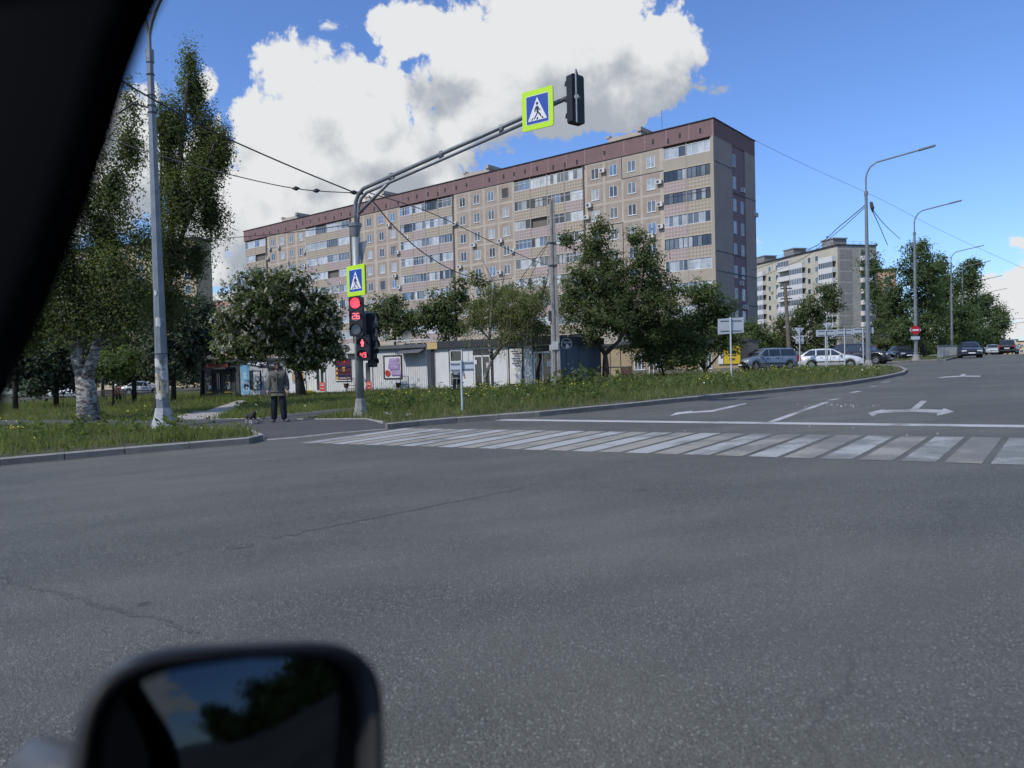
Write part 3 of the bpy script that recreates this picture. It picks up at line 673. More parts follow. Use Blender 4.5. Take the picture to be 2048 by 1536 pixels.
gl2 = [MB().box(-2.6, 2.6, -1.05, -1.02, 1.15, 2.5).mesh('glazing', g) for g in (G[0], G[1], G[2], G[5])]
gf2 = MB()
for x in np.linspace(-2.6, 2.6, 8): gf2.box(x-.05, x+.05, -1.1, -1.02, 1.15, 2.6)
gf2.box(-2.6, 2.6, -1.1, -1.02, 2.5, 2.65); gf2 = gf2.mesh('glazing_frame', m_pvc)
for fi in range(9):
    zb = Z2-3.6-2.75*fi
    for x in (-3.2, -15.2, -20.8, -33.2, -38.8):
        bo = link('balcony', pp2, b2, (x, 0, zb))
        if rnd.random() < .75: link('glazing', rnd.choice(gl2), bo); link('glazing_frame', gf2, bo)
    for x in (-8.0, -11., -25.2, -28.8, -43):
        w = link('window', rnd.choice(w2), b2, (x, 0, zb+1.5)); link('window_frame', f2, w)
        if rnd.random() < .3: ac(b2, x+1.2, zb+.5)
    # end face: inset panels and one balcony per floor
    for y0, y1 in ((.6, 1.9), (2.1, 4.2)):
        mb = MB(); mb.box(.1, .14, y0, y1, zb+.35, zb+2.6); mb.build('end_panel', mat('end_panel_inset', (.26, .25, .22), .9, var=.15), b2)
    mb = MB(); mb.box(.1, 1.1, 6.6, 9.6, zb-.1, zb); mb.box(1.0, 1.1, 6.6, 9.6, zb, zb+1.05); mb.box(.1, 1., 6.6, 6.7, zb, zb+1.05); mb.box(.1, 1., 9.5, 9.6, zb, zb+1.05); mb.build('balcony', m_bw, b2)
    mb = MB(); mb.box(.1, .13, 6.9, 9.3, zb+.3, zb+2.3); mb.build('balcony_door', G[5], b2)
# blocks glimpsed far away
def far_block(label, x0, y0, ang, Lx, D, z0, z1, m, nf, nc, wm, band=None):
    b = empty('apartment_block', (x0, y0, 0), ang, label, 'building', 'blocks in the distance')
    MB().box(-Lx, 0, 0, D, z0, z1).build('wall', m, b); MB().box(-Lx-.3, .3, -.3, D+.3, z1, z1+.5).build('roof_edge', m_roof if band is None else band, b)
    mw = MB().box(-.8, .8, -.04, .0, -.8, .8).mesh('window', wm); mf = MB().ring(-.9, .9, -.9, .9, .14, -.07, -.04).mesh('window_frame', m_pvc)
    for i in range(nf):
        for j in range(nc):
            w = link('window', mw, b, (-Lx*(j+.5)/nc, 0, z1-2.4-2.8*i)); link('window_frame', mf, w)
    return b
q = at(389, 478, 165)
far_block('beige block behind the tall poplars on the left', q.x, q.y, R(-20), 40, 5, -6, q.z, mat('far_beige', (.46, .38, .26), .9, var=.1), 8, 9, G[0])
q = at(470, 601, 330)
far_block('distant pink block with a pale roof box left of the chestnut', q.x, q.y, R(-8), 40, 14, -12, q.z, mat('far_pink', (.45, .26, .21), .9, var=.1), 4, 10, G[1], m_conc)
q = at(2036, 680, 420)
far_block('low orange block at the end of the road', q.x, q.y, R(-30), 30, 14, -8, q.z, mat('far_orange', (.55, .36, .21), .9, var=.1), 4, 9, G[1])
q = at(2110, 681, 400)
far_block('yellow gable block at the right edge far down the road', q.x, q.y, R(-34), 21, 14, -8, q.z, mat('far_yellow', (.62, .46, .26), .9, var=.1), 4, 5, G[1])
q = at(1792, 540, 200)
far_block('salmon block half hidden behind the roadside trees', q.x, q.y, R(-25), 16, 14, -8, q.z, mat('far_salmon', (.50, .34, .25), .9, var=.1), 8, 4, G[0])
# ---------------------------------------------------------------- row of kiosks
m_kwhite = mat('kiosk_white_panel', (.60, .615, .62), .55, var=.08, vs=1.5); m_kgrey = mat('kiosk_grey_panel', (.40, .42, .44), .6, var=.1, vs=1.2)
m_kblue = mat('kiosk_slate_side', (.085, .115, .155), .5, var=.14, vs=1.5); m_kdark = mat('kiosk_charcoal', (.035, .04, .047), .6, var=.15)
m_osb = mat('chipboard', (.50, .38, .18), .85, var=.3, vs=14); m_red = mat('red_plate', (.55, .06, .045), .6, var=.08); m_yellow = mat('yellow_paint', (.70, .56, .02), .6, var=.08)
m_wht = mat('white_print', (.66, .66, .68), .6, var=.03); m_ink = mat('dark_print', (.03, .03, .035), .7); m_lilac = mat('lilac_print', (.34, .22, .50), .6); m_orange = mat('orange_sign', (.62, .13, .03), .5, var=.05)
m_maroon = mat('maroon_print', (.10, .02, .035), .6); m_navy = mat('navy_print', (.015, .02, .075), .6); m_gold = mat('gold_print', (.55, .38, .08), .6); m_tom = mat('tomato_red', (.45, .04, .03), .5)
m_skyb = mat('aqua_print', (.06, .23, .42), .5, col2=(.20, .42, .60), vs=1.4); m_blind = mat('tan_blind', (.38, .27, .16), .8, var=.1); m_soot = mat('plinth', (.16, .16, .15), .9, var=.3, vs=3)
m_rail = mat('rail_black', (.03, .03, .032), .5)
KA = R(-30); KP = Plane((2.3, 42.), KA)
def kz(lx): p = KP.P+KP.ex*lx; return gz(p.x, p.y)+.1
def kroot(name, lx, label):
    p = KP.P+KP.ex*lx; r = empty(name, (p.x, p.y, 0), KA, label, 'kiosk', 'kiosks along the lawn'); r['lx'] = lx; return r
z4 = lambda x, y: KP(840+x/4.8, 560+y/4.8); zk3 = lambda x, y: KP(640+x/3.84, 480+y/3.84); z6 = lambda x, y: KP(400+x/7.877, 680+y/7.877); z22 = lambda x, y: KP(380+x/4.8, 560+y/4.8)
class Kiosk:
    def __init__(s, name, xl, xr, zt, depth, m, label):
        s.x0 = xl; s.w = xr-xl; s.r = kroot(name, xr, label); s.xr = xr; s.zb = kz((xl+xr)/2)-.12; s.zt = zt; s.d = depth
        MB().box(-s.w, 0, 0, depth, s.zb+.12, zt).build('wall', m, s.r); MB().box(-s.w+.03, -.03, .05, depth-.05, s.zb-.5, s.zb+.12).build('plinth', m_soot, s.r)
    def rect(s, zf, x0, y0, x1, y1): a = zf(x0, y0); b = zf(x1, y1); return min(a[0], b[0])-s.xr, max(a[0], b[0])-s.xr, min(a[1], b[1]), max(a[1], b[1])
    def roof(s, m, h=.28, ov=.15, name='fascia'): return MB().box(-s.w-ov, ov, -ov-.1, s.d+ov, s.zt, s.zt+h).build(name, m, s.r)
    def win(s, x0, x1, z0, z1, fm, pm, n=1, name='window', fw=.06, y=0.):
        o = MB().box(x0+fw*.5, x1-fw*.5, y-.03, y+.01, z0+fw*.5, z1-fw*.5).build(name, pm, s.r)
        mb = MB().ring(x0, x1, z0, z1, fw, y-.065, y+.012)
        for i in range(1, n): x = x0+(x1-x0)*i/n; mb.box(x-fw*.45, x+fw*.45, y-.06, y+.012, z0+fw, z1-fw)
        mb.build('frame', fm, o); return o
    def corr(s, x0, x1, z0, z1, m, step=.2):
        mb = MB()
        for x in np.arange(x0+step/2, x1-step/3, step): mb.box(x-step*.26, x+step*.26, -.022, .004, z0, z1)
        return mb.build('corrugation', m, s.r)
    def flat(s, x0, x1, z0, z1, m, par, name='poster', y=-.075, t=.012):
        return MB().box(x0, x1, y-t, y, z0, z1).build(name, m, par)
    def txt(s, st, x, z, size, m, par, y=-.095, sx=1.): return text('lettering', st, size, m, par, (x, y, z), (R(90), 0, 0), .003, sx=sx)
# the pale flat-fronted kiosk with two glazed doors and a slate side
xl, xr = z4(150, 800)[0]-.25, KP.x(1108, 740); zt5 = z4(560, 640)[1]
k5 = Kiosk('kiosk', xl, xr, zt5, 6.6, m_kwhite, 'flat-fronted pale kiosk with glazed doors and a slate-blue side wall'); T = lambda *a: k5.rect(z4, *a)
MB().box(-k5.w+.55, .18, -.22, 6.8, zt5, zt5+.42).build('fascia', m_kdark, k5.r)
a = T(90, 590, 268, 655); MB().box(-k5.w-.3, -k5.w+.545, -.2, .1, zt5-.04, zt5+.36).build('boarded_fascia', m_osb, k5.r)
MB().box(.0, .03, .05, 6.55, k5.zb, zt5-.002).build('side_wall', m_kblue, k5.r)
mb = MB()
for y in (1.55, 3.25, 4.95, 6.5): mb.box(.03, .05, y-.05, y+.05, k5.zb, zt5-.01)
mb.build('side_seam', mat('slate_seam', (.06, .08, .11), .5), k5.r)
mb = MB()
for x0 in (150, 690, 838, 1003, 1082): q = z4(x0, 850)[0]-xr; mb.box(q-.012, q+.012, -.012, .01, k5.zb+.1, zt5)
mb.build('panel_joint', m_steel, k5.r)
a = T(105, 655, 148, 1050); MB().box(a[0], a[1], -.05, .02, k5.zb, zt5-.05).build('post', m_kdark, k5.r)
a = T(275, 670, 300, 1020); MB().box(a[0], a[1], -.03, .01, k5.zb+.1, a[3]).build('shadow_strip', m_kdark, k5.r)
a = T(290, 675, 410, 785); k5.win(a[0], a[1], a[2], a[3], m_pvc, G[5])
a = T(290, 885, 390, 1020); k5.win(a[0], a[1], a[2], a[3], m_pvc, G[1], 1, 'door')
for (x0, x1, y0) in ((522, 692, 725), (1095, 1278, 690)):
    a = T(x0, y0, x1, 1025); b = T(x0-12, y0-55, x1+10, y0); MB().box(b[0], b[1], -.03, .01, k5.zb+.1, b[3]).build('door_surround', m_kdark, k5.r)
    d = k5.win(a[0], a[1], k5.zb+.15, a[3], m_pvc, G[5], 2, 'door', .09, -.035); xm = (a[0]+a[1])/2
    MB().tube([(xm-.12, -.13, k5.zb+1.0), (xm-.12, -.13, k5.zb+1.35)], .018, 6).build('handle', m_steel, d)
    k5.flat(xm+.28, xm+.62, k5.zb+1.3, k5.zb+1.62, m_wht, d, 'notice', -.105, .005)
    k5.flat(xm-.55, xm-.36, k5.zb+1.55, k5.zb+1.8, m_wht, d, 'notice', -.105, .005)
a = T(848, 645, 998, 1008); w = k5.win(a[0], a[1], a[2], a[3], m_kdark, m_wht, 1, 'window', .07)
k5.flat(a[0]+.1, a[1]-.1, a[2]+.08, a[2]+1.0, mat('roller_shutter', (.60, .60, .57), .6, var=.05), w, 'shutter')
mb = MB()
for i in range(7): mb.box(a[0]+.15+rnd.random()*.3, a[1]-.15-rnd.random()*.2, -.082, -.075, a[3]-.25-.14*i, a[3]-.21-.14*i)
mb.build('notice_lines', m_ink, w)
# round tobacconist sign on the corner
p = at(1133, 687, 41.7); sg = empty('round_sign', p, R(-6), 'round black hanging sign reading ТАБАК on the kiosk corner', 'sign')
MB().prism(circ(28, .30), (0, .04, 0), (1, 0, 0), (0, 0, 1), (0, -.08, 0)).build('disc', m_black, sg)
MB().add([(r_*math.cos(2*math.pi*i/28), -.046, r_*math.sin(2*math.pi*i/28)) for r_ in (.27, .295) for i in range(28)], [(i, (i+1) % 28, 28+(i+1) % 28, 28+i) for i in range(28)]).build('rim', m_wht, sg)
text('lettering', 'ТАБАК', .165, m_wht, sg, (0, -.048, .05), (R(90), 0, 0), .002); 
mb = MB(); mb.prism([(-.04, -.22), (.13, -.22), (.15, -.12), (.09, -.1), (.09, -.04), (-.02, -.04), (-.03, -.1)], (0, -.045, 0), (1, 0, 0), (0, 0, 1), (0, -.003, 0)); mb.prism([(-.06, -.18), (-.02, -.25), (.06, -.26), (.0, -.16)], (0, -.044, 0), (1, 0, 0), (0, 0, 1), (0, -.003, 0)); mb.build('emblem', m_wht, sg)
MB().tube([(-.02, .02, .3), (-.02, .2, .42)], .02, 6).build('bracket', m_black, sg)
# corrugated grocery kiosk
xl, xr = z22(1118, 900)[0], z4(106, 800)[0]-.3; zt4 = zk3(640, 832)[1]
k4 = Kiosk('kiosk', xl, xr, zt4, 4.2, m_kwhite, 'grey corrugated grocery kiosk with poster windows and a small awning'); T = lambda *a: k4.rect(zk3, *a)
k4.roof(mat('fascia_grey', (.10, .115, .125), .6), .22)
k4.corr(-k4.w, 0, k4.zb+.15, zt4-.02, m_kwhite, .17)
MB().box(-k4.w, 0, -.035, .0, k4.zb, k4.zb+.13).build('skirting', m_kdark, k4.r)
a = T(120, 915, 248, 1085); w = k4.win(*a, m_kdark, m_maroon, 1, 'window', .07); x0, x1, z0, z1 = a; xm = (x0+x1)/2; hh = z1-z0
for k in range(3): k4.flat(x0+.08, x1-.08, z0+hh*(.22+.2*k), z0+hh*(.31+.2*k), (m_navy, m_maroon, m_navy)[k], w, 'poster_stripe', -.07, .006)
k4.flat(x0+.06, x0+.22, z0+.08, z0+hh*.62, m_gold, w, 'poster_edge', -.07, .004); k4.flat(x0+.06, x1-.04, z0+.04, z0+.1, m_pvc, w, 'sill', -.06, .03)
sh = MB(); sh.prism([(x_*.75, z_*.8) for x_, z_ in ((-.17, .2), (-.17, -.03), (-.1, -.15), (0, -.22), (.1, -.15), (.17, -.03), (.17, .2), (.08, .23), (0, .2), (-.08, .23))], (xm+.06, -.078, z0+hh*.52), (1, 0, 0), (0, 0, 1), (0, -.006, 0)); sh.build('crest', m_gold, w)
mb = MB()
for k in range(4): mb.box(xm-.07+.06*k, xm-.045+.06*k, -.092, -.086, z0+hh*.40, z0+hh*.50)
mb.box(xm-.09, xm+.2, -.092, -.086, z0+hh*.535, z0+hh*.575); mb.build('crest_stripes', m_navy, w)
k4.txt('FC BARCELONA', xm+.06, z0+.22, .17, m_wht, w, -.085); k4.txt('90', xm+.08, z1-.2, .2, mat('led_red', (.9, .05, .06), .5, emit=.6, var=0), w, -.085)
a = T(490, 887, 634, 1066); w = k4.win(*a, m_kdark, m_wht, 1, 'window', .07); x0, x1, z0, z1 = a; xm = (x0+x1)/2; hh = z1-z0
mb = MB(); mb.prism([(-.45, .0), (-.28, -.08), (-.34, -.2), (-.2, -.1), (.46, -.1), (.46, .62), (-.3, .62), (-.36, .3)], (xm+.08, -.072, z1-.82), (1, 0, 0), (0, 0, 1), (0, -.005, 0)); mb.build('speech_bubble', m_lilac, w)
for i, st in enumerate(('СЫРЫ', 'КОЛБАСЫ', 'МЯСО')): k4.txt(st, xm+.12, z1-.3-.22*i, .19, m_wht, w, -.085)
k4.flat(xm-.1, x1-.07, z0+.22, z0+.52, m_lilac, w, 'banner', -.07, .006); k4.txt('ОВОЩИ', xm+.3, z0+.37, .2, m_wht, w, -.085)
MB().prism([(.2*math.cos(t)*(1+.08*math.cos(3*t)), .2*math.sin(t)) for t in np.linspace(0, 2*math.pi, 20)[:-1]], (x0+.32, -.075, z0+.38), (1, 0, 0), (0, 0, 1), (0, -.006, 0)).build('tomato', m_tom, w)
a = T(632, 848, 815, 882)
mb = MB(); mb.add([(a[0], 0, a[3]+.05), (a[1], 0, a[3]+.12), (a[1], -.75, a[3]-.18), (a[0], -.75, a[3]-.2), (a[0], 0, a[3]+.02), (a[1], 0, a[3]+.09), (a[1], -.75, a[3]-.21), (a[0], -.75, a[3]-.23)], [(0, 1, 2, 3), (7, 6, 5, 4), (0, 4, 5, 1), (1, 5, 6, 2), (2, 6, 7, 3), (3, 7, 4, 0)])
for x in (a[0]+.05, a[1]-.05): mb.tube([(x, -.01, a[3]-.35), (x, -.7, a[3]-.2)], .015, 5)
mb.build('awning', mat('awning_grey', (.10, .11, .125), .6), k4.r)
for (x0, y0, x1, y1) in ((345, 928, 411, 1160),):
    a = T(x0, y0, x1, y1); d = k4.win(a[0], a[1], k4.zb+.12, a[3], m_pvc, G[0], 1, 'door', .13, -.03); b = T(362, 1085, 405, 1150); k4.flat(*b, m_red, d, 'red_plate', -.1, .01); b2_ = b
    mb = MB(); [mb.box(b[0]+.06, b[1]-.06, -.118, -.112, b[3]-.1-.1*i-.03, b[3]-.1-.1*i) for i in (0, 1, 3)]; mb.build('lettering_lines', m_wht, d)
a = k4.rect(z22, 1206, 800, 1310, 1082); d = k4.win(a[0], a[1], k4.zb+.12, a[3], m_pvc, G[0], 2, 'door', .13, -.03); b = k4.rect(z22, 1256, 982, 1307, 1064); k4.flat(*b, m_red, d, 'red_plate', -.1, .01)
mb = MB(); [mb.box(b[0]+.06, b[1]-.06, -.118, -.112, b[3]-.1-.1*i-.03, b[3]-.1-.1*i) for i in (0, 1, 3)]; mb.build('lettering_lines', m_wht, d)
def railing(par, x0, x1, z0, z1, y=-.5):
    mb = MB()
    for x in (x0, x1): mb.tube([(x, y, z0), (x, y, z1)], .022, 5)
    for t in (1., .55, .35, .15): mb.tube([(x0, y, z0+(z1-z0)*t), (x1, y, z0+(z1-z0)*t)], .016, 5)
    mb.tube([(x0, y, z1), (x0, 0, z1)], .016, 5); return mb.build('railing', m_rail, par)
a = T(655, 1045, 718, 1152); railing(k4.r, a[0], a[1], k4.zb, a[3]); a = T(250, 1060, 312, 1152); railing(k4.r, a[0], a[1], k4.zb, a[3])
a = k4.rect(z22, 1112, 968, 1192, 1085); railing(k4.r, a[0], a[1], k4.zb, a[3], -.7)
a = k4.rect(z22, 1122, 1060, 1218, 1118); MB().box(a[0], a[1]+.1, -1.1, -.05, k4.zb-.2, a[2]+.22).box(a[0], a[0]+.55, -.7, -.05, a[2]+.2, a[2]+.42).build('yellow_step', m_yellow, k4.r)
mb = MB(); a = T(523, 785, 830, 800)
for x in np.linspace(a[0], a[1], 7): mb.tube([(x, .2, zt4+.2), (x, .2, zt4+.5)], .02, 5)
mb.tube([(a[0], .2, zt4+.5), (a[1], .2, zt4+.5)], .03, 5); mb.build('roof_rail', m_pvc, k4.r)
a = T(617, 770, 640, 790); dsh = MB(); n = 16
vs = [(0, 0, 0)]; fs = []
for j in (1, 2, 3):
    for i in range(n): t = 2*math.pi*i/n; r_ = .13*j; vs.append((r_*math.cos(t), -.02*j*j, r_*math.sin(t)))
for i in range(n): fs.append((0, 1+(i+1) % n, 1+i)); [fs.append((1+n*j+i, 1+n*j+(i+1) % n, 1+n*(j+1)+(i+1) % n, 1+n*(j+1)+i)) for j in (0, 1)]
dsh.add(vs, fs); dsh.tube([(0, .02, 0), (0, .1, -.1), (0, .1, -.6)], .02, 5); dsh.build('satellite_dish', m_conc, k4.r, loc=(a[0], .9, zt4+.75))
a = T(222, 792, 280, 846); o = link('air_conditioner', me_ac, k4.r, ((a[0]+a[1])/2, -.1, zt4+.12)); link('fan_grille', me_fan, o); o.scale = (1.25, 1, 1.2)
for px_ in (262, 660):                                 # flower pots on stands
    a = T(px_-14, 1125, px_+16, 1152); q = KP.P+KP.ex*((a[0]+a[1])/2+k4.xr)-KP.ey*.75; r_ = empty('flower_pot', (q.x, q.y, k4.zb), 0, 'brown flower pot on a stand '+('beside the football poster' if px_ < 400 else 'below the grocery poster'), 'flower pot', 'pots outside the kiosk')
    mb = MB(); mb.tube([(0, 0, .42), (0, 0, .72)], [.12, .19], 12); mb.build('pot', mat('clay_brown', (.10, .05, .035), .8), r_); MB().tube([(0, 0, 0), (0, 0, .43)], .03, 6).build('stand', m_rail, r_)
# little white-and-tan unit, then the grey fish shop, then the dark fast-food kiosk
xl3, xr3 = z6(1395, 700)[0], k4.x0-.02; zt3 = z6(1560, 390)[1]
k3 = Kiosk('kiosk', xl3, xr3, zt3, 4.2, m_kwhite, 'narrow white kiosk with a tan-blinded window behind the chestnut trunk'); k3.roof(m_kdark, .2)
a = k3.rect(z6, 1452, 500, 1668, 668); k3.win(*a, m_pvc, m_blind, 2); MB().box(-k3.w, 0, -.04, 0, k3.zb, k3.zb+.2).build('skirting', m_kdark, k3.r)
xl2, xr2 = z6(640, 700)[0], xl3-.03; zt2 = z6(900, 335)[1]
k2 = Kiosk('kiosk', xl2, xr2, zt2, 4.4, m_kgrey, 'grey fish kiosk with a tall blue poster and a cloud-shaped sign'); k2.roof(m_kdark, .16)
a = k2.rect(z6, 640, 385, 795, 885); po = k2.flat(a[0], a[1], a[2], a[3], m_skyb, k2.r, 'blue_poster', -.005, .03)
k2.txt('Рыба', (a[0]+a[1])/2+.05, a[2]+(a[3]-a[2])*.42, .34, m_wht, po, -.04)
mb = MB(); rr = random.Random(4)
for i in range(26): x = rr.uniform(a[0]+.08, a[1]-.08); z = a[2]+(a[3]-a[2])*rr.uniform(.03, .30); s_ = rr.uniform(.03, .09); mb.prism([(x-s_, z), (x, z-s_*.5), (x+s_, z+.02), (x, z+s_*.6)], (0, -.036, 0), (1, 0, 0), (0, 0, 1), (0, -.003, 0))
for i in range(4): mb.box(a[0]+.3, a[1]-.25, -.04, -.036, a[2]+(a[3]-a[2])*(.56+.05*i), a[2]+(a[3]-a[2])*(.56+.05*i)+.04)
mb.build('poster_fish', m_wht, po); mb = MB(); mb.prism(circ(9, .3), (a[1]-.35, -.036, a[2]+(a[3]-a[2])*.3), (1, 0, 0), (0, 0, .8), (0, -.002, 0)); mb.build('poster_patch', m_navy, po)
a = k2.rect(z6, 785, 482, 970, 775); w = k2.win(*a, m_kdark, m_kdark, 1, 'window', .07); x0, x1, z0, z1 = a; x0 += .42
k2.flat(x0, x1-.06, z0+.08, z1-.08, mat('window_poster', (.40, .42, .45), .5), w, 'poster', -.05, .01); k2.flat(x0, x1-.04, z0+.03, z0+.1, m_pvc, w, 'sill', -.05, .03)
mb = MB(); mb.tube([(x0+.1, -.065, z1-.75), (x0+.5, -.065, z1-.85), (x0+.7, -.065, z1-.6), (x1-.2, -.065, z1-.75)], .025, 4); mb.tube([(x0+.55, -.065, z1-.7), (x0+.6, -.065, z0+.6), (x0+.35, -.065, z0+.4)], .03, 4); mb.tube([(x0+.62, -.065, z0+.7), (x0+.9, -.065, z0+.3), (x1-.15, -.065, z0+.35)], .028, 4); mb.tube([(x0+.1, -.065, z0+.25), (x1-.15, -.065, z0+.22)], .025, 4); mb.build('poster_drawing', m_ink, w)
a = k2.rect(z6, 765, 258, 1100, 388); cl = []
for i in range(40): t = 2*math.pi*i/40; cl.append((math.cos(t)*(1+.10*math.sin(5*t+1)), math.sin(t)*(1+.14*math.sin(4*t))))
mb = MB(); cx_, cz_ = (a[0]+a[1])/2-.15, (a[2]+a[3])/2; mb.prism([(x*(a[1]-a[0])*.46, z*(a[3]-a[2])*.52) for x, z in cl], (cx_, -.16, cz_), (1, 0, 0), (0, 0, 1), (0, .1, 0)); cs = mb.build('cloud_sign', mat('sign_white', (.68, .70, .78), .5), k2.r)
mb = MB(); mb.prism([(x*.3, z*.28) for x, z in cl], (a[1]-.35, -.18, cz_-.05), (1, 0, 0), (0, 0, 1), (0, .015, 0)); mb.build('pink_fish', mat('sign_pink', (.62, .48, .56), .5), cs)
a = k2.rect(z6, 1112, 478, 1300, 880); k2.win(a[0], a[1], k2.zb+.2, a[3], m_pvc, G[0], 2, 'door', .1); mb = MB(); mb.box(a[0]-.3, a[1]+.1, -.8, 0, a[3]+.15, a[3]+.32); mb.build('canopy', m_kdark, k2.r)
MB().box(-k2.w, 0, -.04, 0, k2.zb, k2.zb+.14).build('skirting', m_kdark, k2.r)
xl1, xr1 = z6(30, 600)[0], xl2-.03; zt1 = z6(400, 350)[1]
k1 = Kiosk('kiosk', xl1, xr1, zt1, 4.4, m_kdark, 'dark charcoal snack kiosk with an orange sign and food posters'); k1.roof(mat('dark_fascia', (.06, .068, .075), .6), .25)
a = k1.rect(z6, 125, 305, 275, 440); s_ = k1.flat(a[0], a[1], a[2], a[3], m_orange, k1.r, 'orange_sign', -.1, .1); mb = MB(); [mb.box(a[0]+.25+.12*i, a[0]+.33+.12*i, -.21, -.2, a[2]+.18, a[2]+.3) for i in range(7)]; mb.build('lettering', m_kdark, s_)
a = k1.rect(z6, 275, 380, 490, 440); k1.flat(a[0], a[1]-.2, a[2], a[3], mat('rust_sign', (.22, .05, .025), .6), k1.r, 'fascia_sign', -.1, .05)
for (x0, y0, x1, y1) in ((85, 480, 205, 840), (380, 470, 503, 838)):
    a = k1.rect(z6, x0, y0, x1, y1); p_ = k1.flat(*a, mat('menu_black', (.03, .025, .022), .6), k1.r, 'menu_poster', -.005, .03)
    rr = random.Random(x0); mb = MB()
    for i in range(22): x = rr.uniform(a[0]+.08, a[1]-.14); z = rr.uniform(a[2]+.25, a[3]-.3); mb.prism(circ(6, rr.uniform(.03, .085), x, z, rr.random()), (0, -.036, 0), (1, 0, 0), (0, 0, 1), (0, -.003, 0))
    mb.build('menu_food', mat('menu_cream', (.50, .42, .22), .7), p_); MB().box(a[0]+.03, a[1]-.03, -.042, -.036, a[2]+.03, a[2]+.12).build('menu_strip', m_yellow, p_)
    MB().box(a[1]-.42, a[1]-.12, -.042, -.037, a[2]+.35, a[2]+.62).build('menu_price', m_wht, p_)
a = k1.rect(z6, 215, 520, 332, 795); k1.win(*a, m_kdark, G[0], 3, 'window', .05); a = k1.rect(z6, 545, 500, 640, 880); k1.win(a[0], a[1], k1.zb+.15, a[3], mat('door_charcoal', (.05, .055, .065), .5), G[5], 1, 'door', .09)
mb = MB(); a = k1.rect(z6, 195, 455, 560, 500); mb.box(a[0], a[1], -.9, 0, a[3]-.05, a[3]+.08); mb.build('canopy', m_kdark, k1.r)
# beige annex behind the maple, with the yellow banner at its right end
AP = Plane((20.5, 55.), R(-24)); za = lambda x, y: AP(1180+x/5.12, 560+y/5.12)
xr = AP.x(1495, 720); xl = AP.x(1188, 720); p = AP.P+AP.ex*xr; ann = empty('shop_annex', (p.x, p.y, 0), AP.a, 'low beige shop annex with white windows behind the leafy maples', 'building')
zb = gz(12, 58)-.3; ztp = AP(1220, 692)[1]; w_ = xr-xl
MB().box(-w_, 0, .1, 8, zb, ztp).build('wall', mat('annex_beige', (.36, .29, .18), .9, var=.12, vs=.8), ann); MB().box(-w_-.1, .1, -.15, 8.2, ztp, ztp+.18).build('roof_edge', m_dark, ann)
mb = MB(); mb.box(-w_*.84, -w_*.3, .3, 7, ztp+.18, ztp+1.0)
for x in np.arange(-w_*.84, -w_*.3, .22): mb.box(x, x+.1, .27, .3, ztp+.18, ztp+1.0)
mb.build('roof_screen', mat('annex_screen', (.13, .16, .15), .7), ann)
mb = MB()
for px_ in (1196, 1219.7, 1240.5, 1263): x = AP.x(px_, 720)-xr; mb.box(x-.025, x+.025, .07, .11, zb, ztp)
mb.box(-w_, AP.x(1263)-xr, .07, .11, AP(1230, 735)[1], AP(1230, 735)[1]+.06); mb.build('panel_joint', m_dark, ann)
def arect(x0, y0, x1, y1): a = AP(x0, y0); b = AP(x1, y1); return a[0]-xr, b[0]-xr, b[1], a[1]
def awin(r, fm, pm, n=2, name='window'):
    o = MB().box(r[0], r[1], .05, .09, r[2], r[3]).build(name, pm, ann); mb = MB().ring(r[0], r[1], r[2], r[3], .07, .02, .07)
    for i in range(1, n): x = r[0]+(r[1]-r[0])*i/n; mb.box(x-.035, x+.035, .02, .07, r[2]+.07, r[3]-.07)
    mb.build('frame', fm, o); return o
r = arect(1242, 735, 1262, 760); MB().box(r[0], r[1], .03, .12, zb, r[3]).build('dark_hatch', m_brown, ann)
r = arect(1264, 740, 1300, 760); MB().box(r[0], 0, .04, .12, zb, r[3]).build('plinth', mat('annex_plinth', (.15, .15, .12), .9), ann)
awin(arect(1268, 708, 1290, 740), m_pvc, G[1], 3); awin(arect(1297, 706, 1308, 755), m_pvc, G[0], 1, 'door'); awin(arect(1311, 706, 1330, 738), m_pvc, G[1], 3); awin(arect(1400, 706, 1425, 738), m_pvc, G[1], 3)
r = arect(1447, 690, 1481, 727); bn = MB().box(r[0], r[1], -.02, .03, r[2], r[3]).build('yellow_banner', mat('banner_yellow', (.56, .40, .02), .6, var=.05), ann)
mb = MB(); cx_ = (r[0]+r[1])/2
for i in range(2): mb.box(cx_-.32, cx_+.32, -.03, -.022, r[2]+.75-.16*i, r[2]+.83-.16*i)
mb.box(cx_-.2, cx_+.2, -.03, -.022, r[2]+.25, r[2]+.4); mb.build('banner_print', m_brown, bn)
r = arect(1436, 690, 1446.5, 728); MB().box(r[0], r[1], -.02, .03, r[2], r[3]).build('white_panel', m_kwhite, ann)
r = arect(1482, 680, 1494, 727); MB().box(r[0], r[1], -.01, .03, zb, r[3]).build('dark_panel', m_kdark, ann)
# ---------------------------------------------------------------- street furniture
m_pole = mat('zinc_pole', (.20, .22, .235), .5, .35, var=.2, vs=3); m_polec = mat('pole_concrete', (.30, .285, .26), .9, var=.25, vs=4, bump=.5, bs=30)
m_lime = mat('fluorescent_yellow', (.46, .74, .02), .5, var=.03); m_blue = mat('sign_blue', (.015, .065, .34), .45, var=.06); m_signw = mat('sign_white_face', (.68, .70, .72), .4, var=.03)
m_redl = mat('signal_red', (1., .05, .08), .4, emit=1.25, var=0); m_redl2 = mat('signal_digit_red', (1., .12, .16), .4, emit=1.4, var=0); m_lens = mat('dark_lens', (.06, .065, .07), .18, var=.3, vs=30, spec=.8)
m_signback = mat('sign_back', (.48, .52, .56), .5, .15, var=.07); m_paper = mat('old_paper', (.52, .52, .50), .9, var=.2, vs=12); m_paperb = mat('torn_paper', (.40, .36, .26), .9, var=.5, vs=20)
